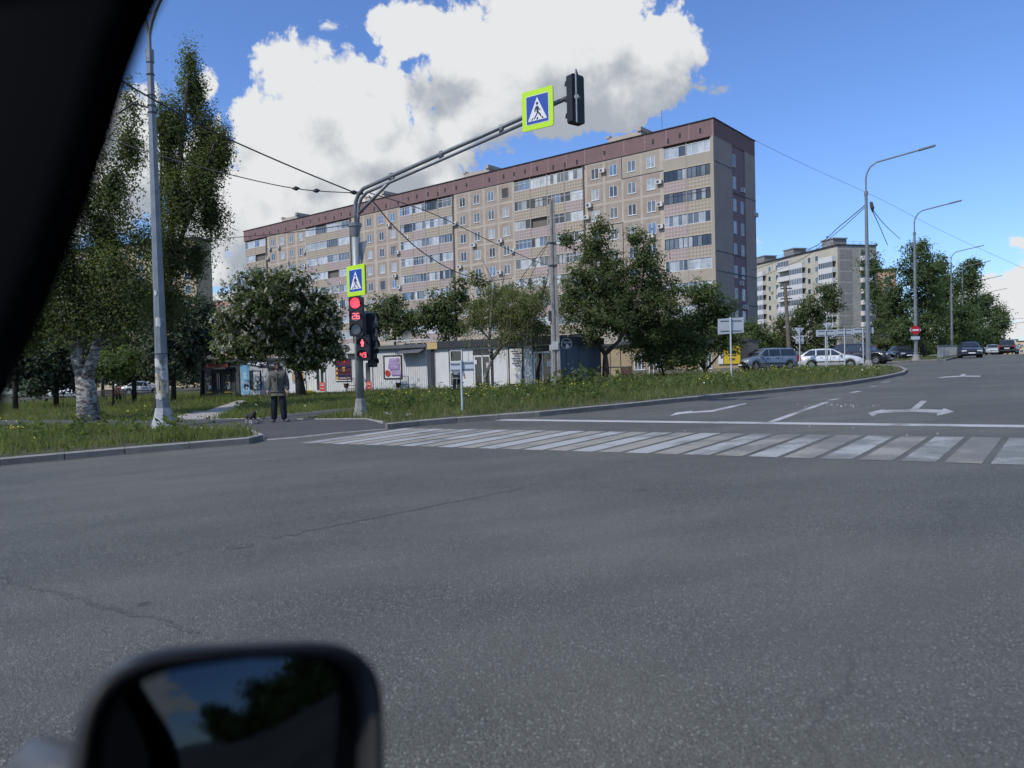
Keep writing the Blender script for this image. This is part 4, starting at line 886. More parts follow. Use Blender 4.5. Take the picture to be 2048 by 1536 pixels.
GP = lambda px, py, dz=.1: gnd(px, py)+Vector((0, 0, dz))
# near lamp post, octagonal, papered with notices
b = GP(328, 863); D = b.y; lamp = empty('street_lamp', b, 0, 'tall octagonal grey lamp post papered with notices beside the white poplar', 'street lamp', 'street lamps')
H = at(297, 108, D).z-b.z
MB().tube([(0, 0, .5), (0, 0, H)], [.185, .085], 8).build('pole', m_pole, lamp)
mb = MB().tube([(0, 0, 0), (0, 0, .12), (0, 0, .34), (0, 0, .60)], [.40, .33, .26, .215], 8); mb.build('base', mat('base_concrete_paint', (.34, .355, .37), .7, var=.25, vs=5), lamp)
MB().tube([(0, 0, H-.25), (0, 0, H+.12)], .115, 8).build('collar', m_steel, lamp)
top = H+.1
arc = lambda dx, dy: [(dx*t*t, dy*t*t, top+3.4*t-1.0*t*t) for t in np.linspace(0, 1, 12)]
MB().tube([(0, 0, H), (0, 0, H+.5)], .06, 8).build('stem', m_steel, lamp)
top = H+.4
arc = lambda dx, dy: [(dx*t**1.5, dy*t**1.5, top+3.0*t-.9*t*t) for t in np.linspace(0, 1, 12)]
MB().tube(arc(1.9, -.9), .05, 7).build('arm', m_steel, lamp); MB().tube([(-x*.55, -y*.5, z*1.0) for x, y, z in arc(1.9, -.9)][:9], .05, 7).build('arm', m_steel, lamp)
MB().tube([(-.14, 0, top+.8), (.26, 0, top+.8)], .025, 5).build('cross_bar', m_steel, lamp)
p = arc(1.9, -.9)[-1]; MB().obox((p[0]+.4, p[1]-.2, p[2]+.12), (.95, .3, .12), Vector((.9, -.42, .12)).normalized(), Vector((.42, .9, 0)).normalized()).build('lamp_head', m_steel, lamp)
q = arc(1.9, -.9)[8]; MB().obox((-q[0]*.55-.4, -q[1]*.5+.15, q[2]+.1), (.95, .3, .12), Vector((-.9, .42, .12)).normalized(), Vector((.42, .9, 0)).normalized()).build('lamp_head', m_steel, lamp)
mb = MB(); rr = random.Random(11)
def wrap(z0, z1, a0, a1, k):
    vs = []; n = 5
    for z in (z0, z1):
        r_ = .185-(.1)*(z-.5)/(H-.5)+.006
        for i in range(n+1): a = a0+(a1-a0)*i/n; vs.append((r_*math.cos(a), r_*math.sin(a), z+rr.uniform(-.03, .03)))
    mb.add(vs, [(i, i+1, n+2+i, n+1+i) for i in range(n)], k)
wrap(2.98, 3.25, -1.9, -1.05, 0); wrap(3.9, 4.05, -2, -1.5, 0)
for i in range(48): z = rr.uniform(.85, 2.05); a = rr.uniform(-2.8, -.4); wrap(z, z+rr.uniform(.08, .26), a, a+rr.uniform(.3, .9), rr.choice((0, 0, 1, 1, 2)))
mb.build('notices', [m_paper, m_paperb, mat('tape_dark', (.12, .13, .14), .6)], lamp)
mb = MB()
for z in (H-1.7, H-1.5, H-1.2, H-.6, 2.2): r_ = .2-.1*z/H; mb.tube([(r_*math.cos(t), r_*math.sin(t), z) for t in np.linspace(0, 2*math.pi, 13)], .014, 4, cap=False)
mb.tube([(-.1, 0, H-1.55), (-.5, -.1, H-1.45), (-.9, -.15, H-1.75)], .03, 5); mb.build('cable_clamp', m_dark, lamp)
# lamp posts with one arm along the far road
def lamp1(x, y, h, label, arm=4.2, ad=(.93, -.36)):
    r = empty('street_lamp', (x, y, gz(x, y)+.08), 0, label, 'street lamp', 'street lamps')
    MB().tube([(0, 0, .35), (0, 0, h)], [.15, .085], 8).build('pole', m_pole, r); MB().tube([(0, 0, 0), (0, 0, .15), (0, 0, .5)], [.36, .3, .18], 8).build('base', m_conc, r)
    pts = [(0, 0, h), (0, 0, h+.9), (.06*ad[0], .06*ad[1], h+1.25), (.25*ad[0], .25*ad[1], h+1.6), (.6*ad[0], .6*ad[1], h+1.85)]; e = (arm*ad[0], arm*ad[1], h+1.85+(arm-.6)*.19)
    MB().tube(pts+[e], .05, 7).build('arm', m_steel, r)
    MB().obox((e[0]+.35*ad[0], e[1]+.35*ad[1], e[2]+.07), (.9, .28, .09), Vector((ad[0], ad[1], .19)).normalized(), Vector((-ad[1], ad[0], 0)).normalized()).build('lamp_head', m_steel, r)
    MB().tube([(0, 0, h-.1), (0, 0, h+.15)], .11, 8).build('collar', m_steel, r)
    return r
p = gnd(1737, 739); L1 = lamp1(p.x, p.y, at(1735, 390, p.y).z-p.z, 'lamp post with cable stays on the grass tip behind the white arrow boards', 3.0)
p = gnd(1832, 723); L2_ = lamp1(p.x, p.y, at(1827, 470, p.y).z-p.z, 'lamp post carrying the red no-entry sign', 2.6)
for px_, Yd, yc, lb in ((1904, 92, 536, 'lamp post rising behind the metal railing'), (1926, 107, 560, 'lamp post among the roadside trees, third up the road'), (1958, 128, 583, 'lamp post just above the white car'), (1975, 153, 603, 'farthest lamp post up the road')):
    x = at(px_, 700, Yd).x; lamp1(x, Yd, at(px_, yc, Yd).z-gz(x, Yd), lb, 2.7)
# concrete power pole
b = GP(1113, 783); D = b.y; cp = empty('power_pole', b, R(8), 'grey square concrete power pole in the flowery verge', 'power pole'); hp = at(1104, 400, D).z-b.z
def hpole(h, w0, w1):
    mb = MB(); out = lambda w: [(-w, -w), (-w*.35, -w), (-w*.28, -w*.72), (w*.28, -w*.72), (w*.35, -w), (w, -w), (w, w), (-w, w)]
    a, c = out(w0), out(w1); n = len(a); vs = [(x, y, -.3) for x, y in a]+[(x, y, h) for x, y in c]
    return mb.add(vs, [tuple(reversed(range(n))), tuple(range(n, 2*n))]+[(i, (i+1) % n, n+(i+1) % n, n+i) for i in range(n)])
hpole(hp, .205, .105).build('pole', m_polec, cp)
mb = MB()
for z in (hp-2.1, hp-3.2): w = .2-.1*z/hp; mb.ring(-w-.02, w+.02, z-.04, z+.04, .03, -w-.03, -w-.005); mb.box(-w-.03, -w-.005, -w, w, z-.04, z+.04)
mb.box(-.3, -.1, -.1, .1, hp-5.9, hp-5.4); mb.build('clamp', m_dark, cp)
MB().box(-.22, .1, -.225, -.215, 1.95, 2.35).box(-.34, -.2, -.2, -.19, 1.9, 2.2).build('notice', m_paper, cp)
# wooden pole leaning behind the parked cars
p = gnd(1580, 730); D = 66.; a = at(1580, 712, D); t = at(1570, 569, D); wp = empty('wooden_pole', (a.x, a.y, gz(a.x, a.y)), 0, 'leaning brown wooden pole behind the blue minivan', 'utility pole')
MB().tube([(0, 0, 0), (t.x-a.x, 0, t.z-wp.location.z)], [.2, .14], 8).build('pole', mat('weathered_wood', (.14, .12, .09), .9, var=.3, vs=4), wp)
q = t-wp.location
mb = MB(); [mb.box(q.x-.4, q.x+.6, -.06, .06, q.z-.4-.9*i, q.z-.3-.9*i) for i in (0, 1)]; mb.build('cross_arm', m_dark, wp)
# ---------------- traffic light mast
b = GP(722, 839, .1); D = b.y; mast = empty('traffic_mast', b, 0, 'grey traffic-light mast with a long rising arm over the crossing', 'traffic light pole'); rel = lambda v: v-b
topz = at(712, 398, D).z-b.z; colz = at(713, 450, D).z-b.z
tl = at(712, 398, D)-b
MB().tube([(0, 0, .3), (tl.x*.0, 0, colz)], [.125, .115], 12).build('pole', mat('mast_zinc', (.31, .335, .34), .5, .35, var=.15, vs=4), mast, True)
MB().tube([(0, 0, 0), (0, 0, .12), (0, 0, .3), (0, 0, .55)], [.24, .22, .18, .14], 8).build('base', m_conc, mast)
MB().tube([(0, 0, colz-.05), (0, 0, colz+.05)], .2, 12).tube([(0, 0, colz-.35), (0, 0, colz-.06)], [.13, .17], 12).build('flange', m_steel, mast)
AD = Vector((.826, -.564, 0)); AE = at(1143, 192, 19.0)-b; A0 = Vector((0, 0, topz+.25))
arm_dir = (AE-A0).normalized()
mb = MB()
for k, (dz, off) in enumerate(((0, 0), (-.16, .12))):
    s = Vector((.02*k, 0, dz)); pts = [Vector((.05-.1*k*.5, 0, colz))+Vector((0, .0, 0)), Vector((.03, 0, topz-.35)), Vector((.05, -.02, topz-.1)), Vector((.16, -.1, topz+.12)), Vector((.34, -.22, topz+.26))]
    pts = [q+Vector((.10*k, -.07*k, -.14*k)) for q in pts]; pts[0].z = colz
    mb.tube(pts+[pts[-1].lerp(AE+s, .5), AE+s] if k == 0 else pts+[AE+s+arm_dir*-.9], .062 if k == 0 else .05, 8)
for t in (.2, .45, .72): c = A0.lerp(AE, t); mb.obox(c+Vector((0, 0, -.06)), (.1, .1, .2), arm_dir, arm_dir.cross(Vector((0, 0, 1))).normalized(), Vector((0, 0, 1)))
mb.build('arm', m_steel, mast, True)
MB().tube([(.02, 0, colz+.25), A0.lerp(AE, .215)+Vector((0, 0, -.12))], .05, 8).build('brace', m_steel, mast, True)
MB().prism([(-.02, 0), (.25, .08), (.05, -.72)], (.1, .02, colz-.55), (1, 0, 0), (0, 0, 1), (0, .03, 0)).build('sign_back_plate', m_steel, mast)
# pedestrian-crossing signs
PED = [[(.470, .60), (.520, .62), (.565, .57), (.585, .52), (.655, .455), (.635, .42), (.56, .48), (.555, .45), (.575, .38), (.66, .30), (.69, .215), (.635, .205), (.605, .275), (.50, .355), (.47, .38), (.465, .50), (.425, .46), (.425, .40), (.38, .40), (.378, .49), (.43, .58)],
       [(.475, .36), (.52, .33), (.385, .155), (.33, .155)]]
BARS = [[(.21, .125), (.27, .125), (.325, .20), (.275, .20)], [(.455, .125), (.535, .125), (.53, .20), (.475, .20)], [(.72, .125), (.80, .125), (.735, .20), (.68, .20)]]
def ped_sign(c, ax, size, label, h=None):
    h = h or size; ax = Vector(ax).normalized(); n = ax.cross(Vector((0, 0, 1)))     # n faces the viewer
    r = empty('crossing_sign', c, 0, label, 'road sign', 'pedestrian crossing signs'); Z = Vector((0, 0, 1)); o = -ax*size/2-Z*h/2
    P = lambda poly, k, m, nm, t=.003: MB().prism([(x*size, y*h) for x, y in poly], o+n*k, ax, Z, n*t).build(nm, m, r)
    P(rrect(0, 1, 0, 1, .05), 0, m_lime, 'border', .03); P(rrect(.03, .97, .03, .97, .05), -.05, m_steel, 'backing', .05)
    P(rrect(.135, .865, .135, .865, .03), .0305, m_signw, 'blue_field_edge'); P(rrect(.15, .85, .15, .85, .02), .034, m_blue, 'blue_field')
    T_ = lambda q: [(.15+.7*x, .15+.7*y) for x, y in q]
    P(T_([(.06, .10), (.94, .10), (.5, .93)]), .0375, m_signw, 'white_triangle')
    for q in PED: P(T_(q), .041, m_ink, 'walking_figure')
    P(T_(circ(14, .055, .50, .70)), .041, m_ink, 'walking_figure')
    for q in BARS: P(T_(q), .041, m_ink, 'zebra_bar')
    return r
c = at(1081, 221, 19.35); ped_sign(c+AD.cross(Vector((0, 0, 1)))*.12, (AD.x, AD.y, .0), .93, 'crossing sign with a yellow border hung on the mast arm', 1.0)
c = at(713, 561, D-.25); ped_sign(c, (.72, -.69, 0), .93, 'crossing sign with a yellow border on the mast above the red signal', .93)
SEG = {'0': 'abcdef', '2': 'abged', '4': 'fgbc', '6': 'afgedc', '9': 'abcdfg'}
def digit(mb, ch, x, z, w, h, y):
    t = h*.11; g = .012
    S = {'a': (x, x+w, z+h-t, z+h), 'g': (x, x+w, z+h/2-t/2, z+h/2+t/2), 'd': (x, x+w, z, z+t), 'f': (x, x+t, z+h/2+g, z+h-g), 'b': (x+w-t, x+w, z+h/2+g, z+h-g), 'e': (x, x+t, z+g, z+h/2-g), 'c': (x+w-t, x+w, z+g, z+h/2-g)}
    for s in SEG[ch]: a = S[s]; mb.box(a[0], a[1], y-.006, y, a[2], a[3])
def housing(w, n, cell, d, par, vis=.11):
    h = n*cell
    mb = MB(); mb.prism(rrect(-w/2, w/2, -h/2, h/2, .06), (0, d/2, 0), (1, 0, 0), (0, 0, 1), (0, -d, 0)); mb.build('housing', m_black, par)
    for i in range(n):
        zc = h/2-cell*(i+.5); m = MB(); k = 14; vs = []
        for yy, rr_ in ((-d/2, cell*.40), (-d/2-vis, cell*.42)):
            for j in range(k+1): a = R(-15)+R(210)*j/k; vs.append((rr_*math.cos(a), yy, zc+rr_*math.sin(a)))
        m.add(vs, [(j, j+1, k+2+j, k+1+j) for j in range(k)]); m.build('visor', m_black, par)
    return h
c = at(713.5, 633, D-.3); s1 = empty('traffic_signal', c, R(-6), 'traffic signal showing red and a red countdown of 26', 'traffic light', 'signals on the mast')
hh = housing(.42, 3, .40, .2, s1)
MB().prism(circ(24, .158), (0, -.105, .4), (1, 0, 0), (0, 0, 1), (0, -.02, 0)).build('red_light', m_redl, s1)
cl_ = MB().prism(circ(24, .155), (0, -.105, 0), (1, 0, 0), (0, 0, 1), (0, -.01, 0)).build('counter', m_lens, s1); mb = MB(); digit(mb, '2', -.105, -.085, .1, .18, -.118); digit(mb, '6', .025, -.085, .1, .18, -.118); mb.build('digits', m_redl2, cl_)
MB().prism(circ(24, .155), (0, -.105, -.4), (1, 0, 0), (0, 0, 1), (0, -.02, 0)).build('green_lens', m_lens, s1)
c = at(727, 698, D-.28); s2 = empty('pedestrian_signal', c, R(-4), 'pedestrian signal with a red standing figure and countdown 49', 'traffic light', 'signals on the mast')
housing(.40, 2, .36, .2, s2)
MB().prism(circ(20, .14), (0, -.105, .18), (1, 0, 0), (0, 0, 1), (0, -.008, 0)).build('figure_lens', m_black, s2)
f_ = [(-.035, .045), (-.05, .02), (-.05, -.03), (-.03, -.03), (-.03, -.12), (-.005, -.12), (-.005, -.04), (.008, -.04), (.008, -.12), (.032, -.12), (.03, -.03), (.05, -.03), (.05, .02), (.035, .045)]
MB().prism(f_, (0, -.116, .19), (1, 0, 0), (0, 0, 1), (0, -.005, 0)).prism(circ(10, .026, 0, .075), (0, -.116, .19), (1, 0, 0), (0, 0, 1), (0, -.005, 0)).build('standing_figure', m_redl2, s2)
cl_ = MB().prism(circ(20, .14), (0, -.105, -.18), (1, 0, 0), (0, 0, 1), (0, -.008, 0)).build('counter', m_black, s2); mb = MB(); digit(mb, '4', -.08, -.255, .075, .15, -.118); digit(mb, '9', .03, -.255, .08, .15, -.118); mb.build('digits', m_redl2, cl_)
c = at(745, 665, D+.2); s3 = empty('traffic_signal', c, R(75), 'black signal on the mast turned side-on to the right', 'traffic light', 'signals on the mast'); housing(.36, 3, .40, .2, s3, .07); MB().box(-.3, .3, .12, .14, -.66, .66).build('backplate', m_steel, s3)
for i in range(3): MB().prism(circ(20, .155), (0, -.105, .4-.4*i), (1, 0, 0), (0, 0, 1), (0, -.02, 0)).build('lens', m_lens, s3)
c = at(745, 715, D+.1); s5 = empty('pedestrian_signal', c, R(80), 'black pedestrian signal turned side-on below the side-on signal', 'traffic light', 'signals on the mast'); housing(.32, 2, .3, .2, s5, .06)
for y_ in (612, 672, 705): MB().tube([(.0, 0, rel(at(720, y_, D)).z), (.33, .05, rel(at(720, y_, D)).z)], .03, 6).build('signal_bracket', m_steel, mast)
c = at(1151, 200, 18.95); s4 = empty('traffic_signal', c, R(180+38), 'dark traffic signal at the end of the mast arm, seen from behind', 'traffic light', 'signals on the mast'); hh = housing(.42, 3, .40, .2, s4)
for i in range(3): MB().prism(circ(20, .155), (0, -.105, .4-.4*i), (1, 0, 0), (0, 0, 1), (0, -.02, 0)).build('lens', m_lens, s4)
MB().tube([(.12, .16, -.62), (.12, .16, .68), (-.05, .05, .6)], .025, 6).tube([(.12, .16, .02), (0, .1, .02)], .06, 8).build('bracket', m_steel, s4)
# ---------------- sign boards seen from behind
def board(px, pyb, plates, label, name='road_sign', pr=.035, ptop=None, grp='road signs seen from behind', D=None, rz=0.):
    b = GP(px, pyb) if D is None else None
    if b is None: q = at(px, pyb, D); b = Vector((q.x, q.y, gz(q.x, q.y)+.05))
    r = empty(name, b, 0, label, 'road sign', grp); D = b.y
    zt = at(px, ptop, D).z-b.z; MB().tube([(0, 0, -.1), (0, 0, zt)], pr, 8).build('post', m_signback, r)
    ex = Vector((math.cos(rz), math.sin(rz), 0)); ey = Vector((-math.sin(rz), math.cos(rz), 0))
    for poly in plates:
        w = [(at(x, y, D)-b) for x, y in poly]; pl = [(v.dot(ex)/max(.3, ex.x)*1., v.z) for v in w]
        MB().prism(pl, ey*.06, ex, (0, 0, 1), ey*.015).build('sign_plate', m_signback, r)
        xs = [p_[0] for p_ in pl]; zs = [p_[1] for p_ in pl]; mb = MB()
        for zz in (.2, .8):
            z = min(zs)+(max(zs)-min(zs))*zz
            if len(poly) == 4: c_ = ex*(min(xs)+max(xs))/2+Vector((0, 0, z)); mb.obox(c_+ey*.045, ((max(xs)-min(xs))*.82, .02, .035), ex, ey)
        if mb.v: mb.build('mounting_rail', m_steel, r)
    return r
sq = lambda x0, y0, x1, y1, s=0: [(x0, y1), (x1, y1-s), (x1, y0-s), (x0, y0)]
board(925, 830, [sq(898, 724, 921, 744, 0), sq(922, 722, 948, 743, 1)], 'grey sign plates on a post seen from behind, in front of the pale kiosk', ptop=720, rz=R(-10))
board(1463, 763, [sq(1436, 638, 1489, 669, 4)], 'large white sign board on a post seen from behind, amid the flowers', ptop=634, pr=.045, rz=R(4))
tri = lambda x0, x1, y0, y1: [((x0+x1)/2, y1), (x1, y0), (x0, y0)]
board(1600, 738, [tri(1589, 1609, 655.5, 670.5), sq(1592, 672, 1608, 687)], 'white triangle over a square plate seen from behind, above the gap between the cars', ptop=655, D=51)
board(1655, 742, [tri(1646, 1664.5, 646.5, 657.5)], 'triangular sign seen from behind above the arrow boards', ptop=647, D=49.5)
r = board(1652, 744, [sq(1633, 660, 1672, 673, 1)], 'white arrow board on two thin posts, left of the pair', ptop=659, D=48.5, name='arrow_board')
board(1690, 744, [sq(1673, 658.5, 1705, 671, 1)], 'white arrow board in the middle, with double mounting rails', ptop=656, D=48.5, name='arrow_board')
board(1727, 744, [sq(1706, 656.5, 1748, 669, 2)], 'white arrow board at the right, crossing the lamp post', ptop=655, D=46.4, name='arrow_board')
# no-entry sign on the lamp post
c = at(1831, 660, L2_.location.y-.25); ne = empty('no_entry_sign', c, 0, 'round red no-entry sign over a pale lozenge plate on the lamp post', 'road sign')
MB().prism(circ(28, .36), (0, 0, 0), (1, 0, 0), (0, 0, 1), (0, -.02, 0)).build('red_disc', mat('sign_red', (.45, .015, .03), .45, var=.05), ne); MB().prism(rrect(-.26, .26, -.065, .065, .02), (0, -.021, 0), (1, 0, 0), (0, 0, 1), (0, -.004, 0)).build('white_bar', m_signw, ne)
MB().prism([(-.5, 0), (-.3, -.2), (.3, -.2), (.5, 0), (.3, .2), (-.3, .2)], (0, .04, 0), (1, 0, 0), (0, 0, 1), (0, -.02, 0)).build('lozenge_plate', m_signback, ne)
MB().box(-.36, .36, .02, .04, -.78, -.52).build('lower_plate', m_signback, ne)
# ---------------- cables
def cable(pts, r=.018, label=None, knots=()):
    P = [at(x, y, d) for x, y, d in pts]; o = empty('overhead_cable', P[0], 0, label, 'cable', 'overhead cables')
    Q = [p-P[0] for p in P]; n = []
    for i in range(len(Q)-1):                              # Catmull-Rom through the points
        p0, p1, p2, p3 = Q[max(i-1, 0)], Q[i], Q[i+1], Q[min(i+2, len(Q)-1)]
        for k in range(6): t = k/6; n.append(.5*((2*p1)+(p2-p0)*t+(2*p0-5*p1+4*p2-p3)*t*t+(3*p1-p0-3*p2+p3)*t**3))
    n.append(Q[-1]); mb = MB().tube(n, r, 5)
    mb.build('wire', m_rail, o)
    for x, y, d in knots: q = at(x, y, d)-P[0]; MB().tube([q-Vector((.12, 0, 0)), q, q+Vector((.12, 0, 0))], [.02, .075, .02], 7).build('insulator', m_rail, o)
    return o
dm = mast.location.y
cable([(150, 105, 18.6), (300, 195, 20), (430, 265, 21), (580, 332, 22.3), (716, 388, dm)], .022, 'thick cable from behind the windscreen pillar to the bend of the mast arm', ((708, 385, dm), (719, 387, dm)))
cable([(170, 260, 24), (290, 302, 23.8), (440, 344, 23.6), (590, 377, 23.5), (716, 386, dm)], .016, 'thin cable with two insulators running to the mast bend', ((592, 377, 23.5), (633, 381.5, 23.4)))
cable([(380, 479, 26), (480, 474, 25), (600, 463, 24.3), (700, 449, dm)], .013, 'thin cable reaching the flange of the mast from the left trees')
cable([(738, 392, dm), (790, 455, 27), (850, 508, 32), (915, 545, 36), (975, 563, 40)], .022, 'sagging cable dropping from the mast into the birch crown')
cable([(740, 386, dm), (860, 425, 28), (980, 482, 33), (1060, 518, 37), (1100, 532, cp.location.y)], .016, 'cable from the mast bend to the concrete pole')
cable([(1098, 483, cp.location.y), (1060, 532, 36), (1030, 575, 34)], .016, 'lower stay wire running down left from the concrete pole'); cable([(1098, 484, cp.location.y), (1070, 535, 42), (1050, 580, 46)], .016, 'second stay wire close beside the concrete pole')
d1_ = L1.location.y
cable([(1733, 408, d1_), (1680, 452, 56), (1620, 498, 66), (1505, 540, 88)], .03, 'upper cable from the lamp post to the gable of the long block', ((1655, 474, 60),)); cable([(1733, 412, d1_), (1670, 468, 56), (1600, 520, 66), (1500, 562, 86)], .022, 'lower cable from the lamp post towards the long block')
cable([(1740, 412, d1_), (1758, 450, 52), (1775, 490, 58)], .025, 'short cable falling steeply right of the lamp post into the tree'); cable([(1742, 415, d1_), (1768, 448, 55), (1800, 478, 64)], .025, 'cable slanting from the lamp post to the top of the poplar row')
cable([(1465, 258, 95), (1600, 325, 100), (1760, 398, 110), (1900, 470, 120), (2100, 560, 130)], .02, 'faint wire crossing the open sky at the right')
cable([(1960, 650, 130), (2000, 649, 120), (2100, 640, 100)], .03, 'upper wire at the right edge above the far road'); cable([(1990, 640, 140), (2040, 637, 130), (2120, 632, 120)], .025, 'lower wire at the right edge above the far road')
MB().tube([(0, 0, 0), (.05, -.05, -.35), (.1, 0, -.6)], [.1, .13, .05], 6).build('cable_bundle', m_dark, L1, loc=(.25, -.1, at(1740, 405, d1_).z-L1.location.z))
# ---------------- steel railing beyond the junction
a0 = Vector((C0[0]-.5, C0[1]+.5)); root = empty('pedestrian_railing', (a0.x, a0.y, gz(*a0)+.1), math.atan2(RD[1], RD[0]), 'pale steel railing with thin bars along the far kerb', 'railing')
m_rl = mat('railing_grey', (.23, .25, .255), .6, .2); pm = MB().tube([(0, 0, 0), (0, 0, 1.12)], .035, 6).mesh('post', m_rl); bm_ = MB().tube([(0, 0, .15), (0, 0, 1.02)], .010, 4).mesh('bar', m_rl)
sl = lambda s: gz(a0.x+RD[0]*s, a0.y+RD[1]*s)+.1-root.location.z
for i in range(13): link('post', pm, root, (i*2.5, 0, sl(i*2.5)))
for i in range(12):
    for h in (.15, 1.02, 1.12): MB().tube([(i*2.5, 0, sl(i*2.5)+h), (i*2.5+2.5, 0, sl(i*2.5+2.5)+h)], .02, 5).build('rail', m_rl, root)
    for j in range(1, 12): s = i*2.5+j*2.5/12; link('bar', bm_, root, (s, 0, sl(s)))
# ---------------------------------------------------------------- vehicles
m_tyre = mat('tyre', (.02, .02, .021), .8, var=.1); m_rim = mat('alloy_rim', (.35, .36, .37), .35, .8, var=.1); m_under = mat('underbody', (.012, .012, .013), .9, var=0)
m_cglass = mat('car_glass', (.025, .03, .034), .05, var=.3, spec=.9); m_head = mat('headlamp', (.55, .57, .58), .15, var=.1, spec=.8); m_tail = mat('tail_lamp', (.42, .02, .03), .25, var=.1); m_plate = mat('number_plate', (.6, .6, .6), .5, var=.05)
def carpaint(n, c): return mat('paint_'+n, c, .28, .25, var=.05, coat=.7, spec=.5)
STY = {  # length, width, height, belt height, hood height at nose, wheel radius, front/rear axle x, greenhouse: base front, roof front, roof rear, base rear
    'hatch': dict(L=4.05, W=1.64, H=1.40, belt=.90, nose=.70, tail=.92, wr=.29, ax=(.78, 3.24), gh=(1.12, 1.86, 3.35, 3.98), roofz=1.40),
    'sedan': dict(L=4.35, W=1.72, H=1.42, belt=.90, nose=.72, tail=.95, wr=.30, ax=(.82, 3.42), gh=(1.20, 1.95, 3.15, 3.80), roofz=1.42),
    'wagon': dict(L=4.47, W=1.75, H=1.66, belt=1.02, nose=.80, tail=1.05, wr=.31, ax=(.80, 3.70), gh=(.92, 1.75, 4.15, 4.42), roofz=1.66),
    'suv': dict(L=4.5, W=1.8, H=1.68, belt=1.05, nose=.90, tail=1.08, wr=.34, ax=(.85, 3.55), gh=(1.2, 1.85, 3.95, 4.4), roofz=1.68)}
def make_car(style, paint, label, loc, heading, name='car', group='cars', low=None):
    """nose at local x=0 pointing to -x; heading is the direction the nose points (radians, world)"""
    S = STY[style]; L, Wd = S['L'], S['W']; w = Wd/2
    rt = empty(name, loc, heading+math.pi, label, 'car', group); 
    gb0, gr0, gr1, gb1 = S['gh']; off = L/2
    def top(x):
        if x < gb0: t = x/gb0; return S['nose']+(S['belt']+.03-S['nose'])*(1-(1-t)**1.7)
        if x > gb1: t = (x-gb1)/max(.01, L-gb1); return S['belt']+.03-(S['belt']+.03-S['tail'])*t-(.06*t*t)
        return S['belt']+.03
    def hw(x):
        t = x/L; e = min(t, 1-t); return w*(1-.16*max(0, 1-e/.10)**2)
    def bot(x):
        b = .24+.10*max(0, 1-min(x, L-x)/.35)
        for a in S['ax']:
            d = abs(x-a); r = S['wr']+.055
            if d < r: b = max(b, S['wr']+math.sqrt(r*r-d*d)*.98)
        return b
    xs = sorted(set([0, .05, .12]+list(np.arange(.2, L-.15, .09))+[L-.12, L-.05, L]+[a+s*(S['wr']+.055) for a in S['ax'] for s in (-1, 1)]))
    mb = MB(); rows = []
    for x in xs:
        tp, h_, b = top(x), hw(x), bot(x); e = min(x, L-x); dr = .16*max(0, 1-e/.12)
        tp2 = tp-dr; mid = b+(tp2-b)*.5
        sec = [(-h_*.93, b), (-h_, b+(tp2-b)*.25), (-h_*1.0, mid), (-h_*.965, tp2-.05), (-h_*.80, tp2), (0, tp2+.02), (h_*.80, tp2), (h_*.965, tp2-.05), (h_, mid), (h_, b+(tp2-b)*.25), (h_*.93, b)]
        rows.append([(x-off, y, z) for y, z in sec])
    n = len(rows[0]); vs = [v for r_ in rows for v in r_]
    fs = [(i*n+j, i*n+j+1, (i+1)*n+j+1, (i+1)*n+j) for i in range(len(rows)-1) for j in range(n-1)]+[tuple(range(n)), tuple(reversed(range((len(rows)-1)*n, len(rows)*n)))]
    kk = [0]*len(fs); mb.add(vs, fs)
    body = mb.build('body', [paint], rt, True)
    MB().box(-off+.15, off-.15, -w*.72, w*.72, .2, .62).box(-off+.5, off-.5, -w*.9, w*.9, .24, .3).build('underbody', m_under, rt)
    # greenhouse
    zb = S['belt']+.0; zr = S['roofz']; wb = w*.90; wr_ = w*.70; wt = w*.60
    st = [(gb0-.02, zb, wb, zb+.02), (gb0+(gr0-gb0)*.5, zb, wb, zb+(zr-zb)*.56), (gr0, zb, wb, zr-.05), (gr0+.25, zb, wb, zr-.008), ((gr0+gr1)/2, zb, wb, zr), (gr1-.15, zb, wb, zr-.02), (gr1, zb, wb, zr-.06), (gr1+(gb1-gr1)*.5, zb, wb, zb+(zr-zb)*.55), (gb1, zb, wb, zb+.02)]
    rows = []
    for x, z0, b, z1 in st:
        t = (z1-z0)/(zr-z0); wi = b+(wr_-b)*t
        rows.append([(x-off, -b, z0), (x-off, -wi-.0, z1-.05*t), (x-off, -wi*.86, z1), (x-off, 0, z1+.02*t), (x-off, wi*.86, z1), (x-off, wi, z1-.05*t), (x-off, b, z0)])
    n = 7; vs = [v for r_ in rows for v in r_]; fs = [(i*n+j, i*n+j+1, (i+1)*n+j+1, (i+1)*n+j) for i in range(len(rows)-1) for j in range(n-1)]
    MB().add(vs, fs).build('roof', paint, rt, True)
    def side(x, f):                                           # a point on the greenhouse side at fraction f of the height
        z = zb+(zr-.06-zb)*f; return wb+(wr_-wb)*((z-zb)/(zr-zb))+.006, z
    def fx(f): return gb0+(gr0-gb0)*f
    def rx(f): return gb1-(gb1-gr1)*f
    cuts = {'hatch': (2.02, 2.95), 'sedan': (2.05, 2.95), 'wagon': (1.95, 2.95), 'suv': (2.0, 3.0)}[style]
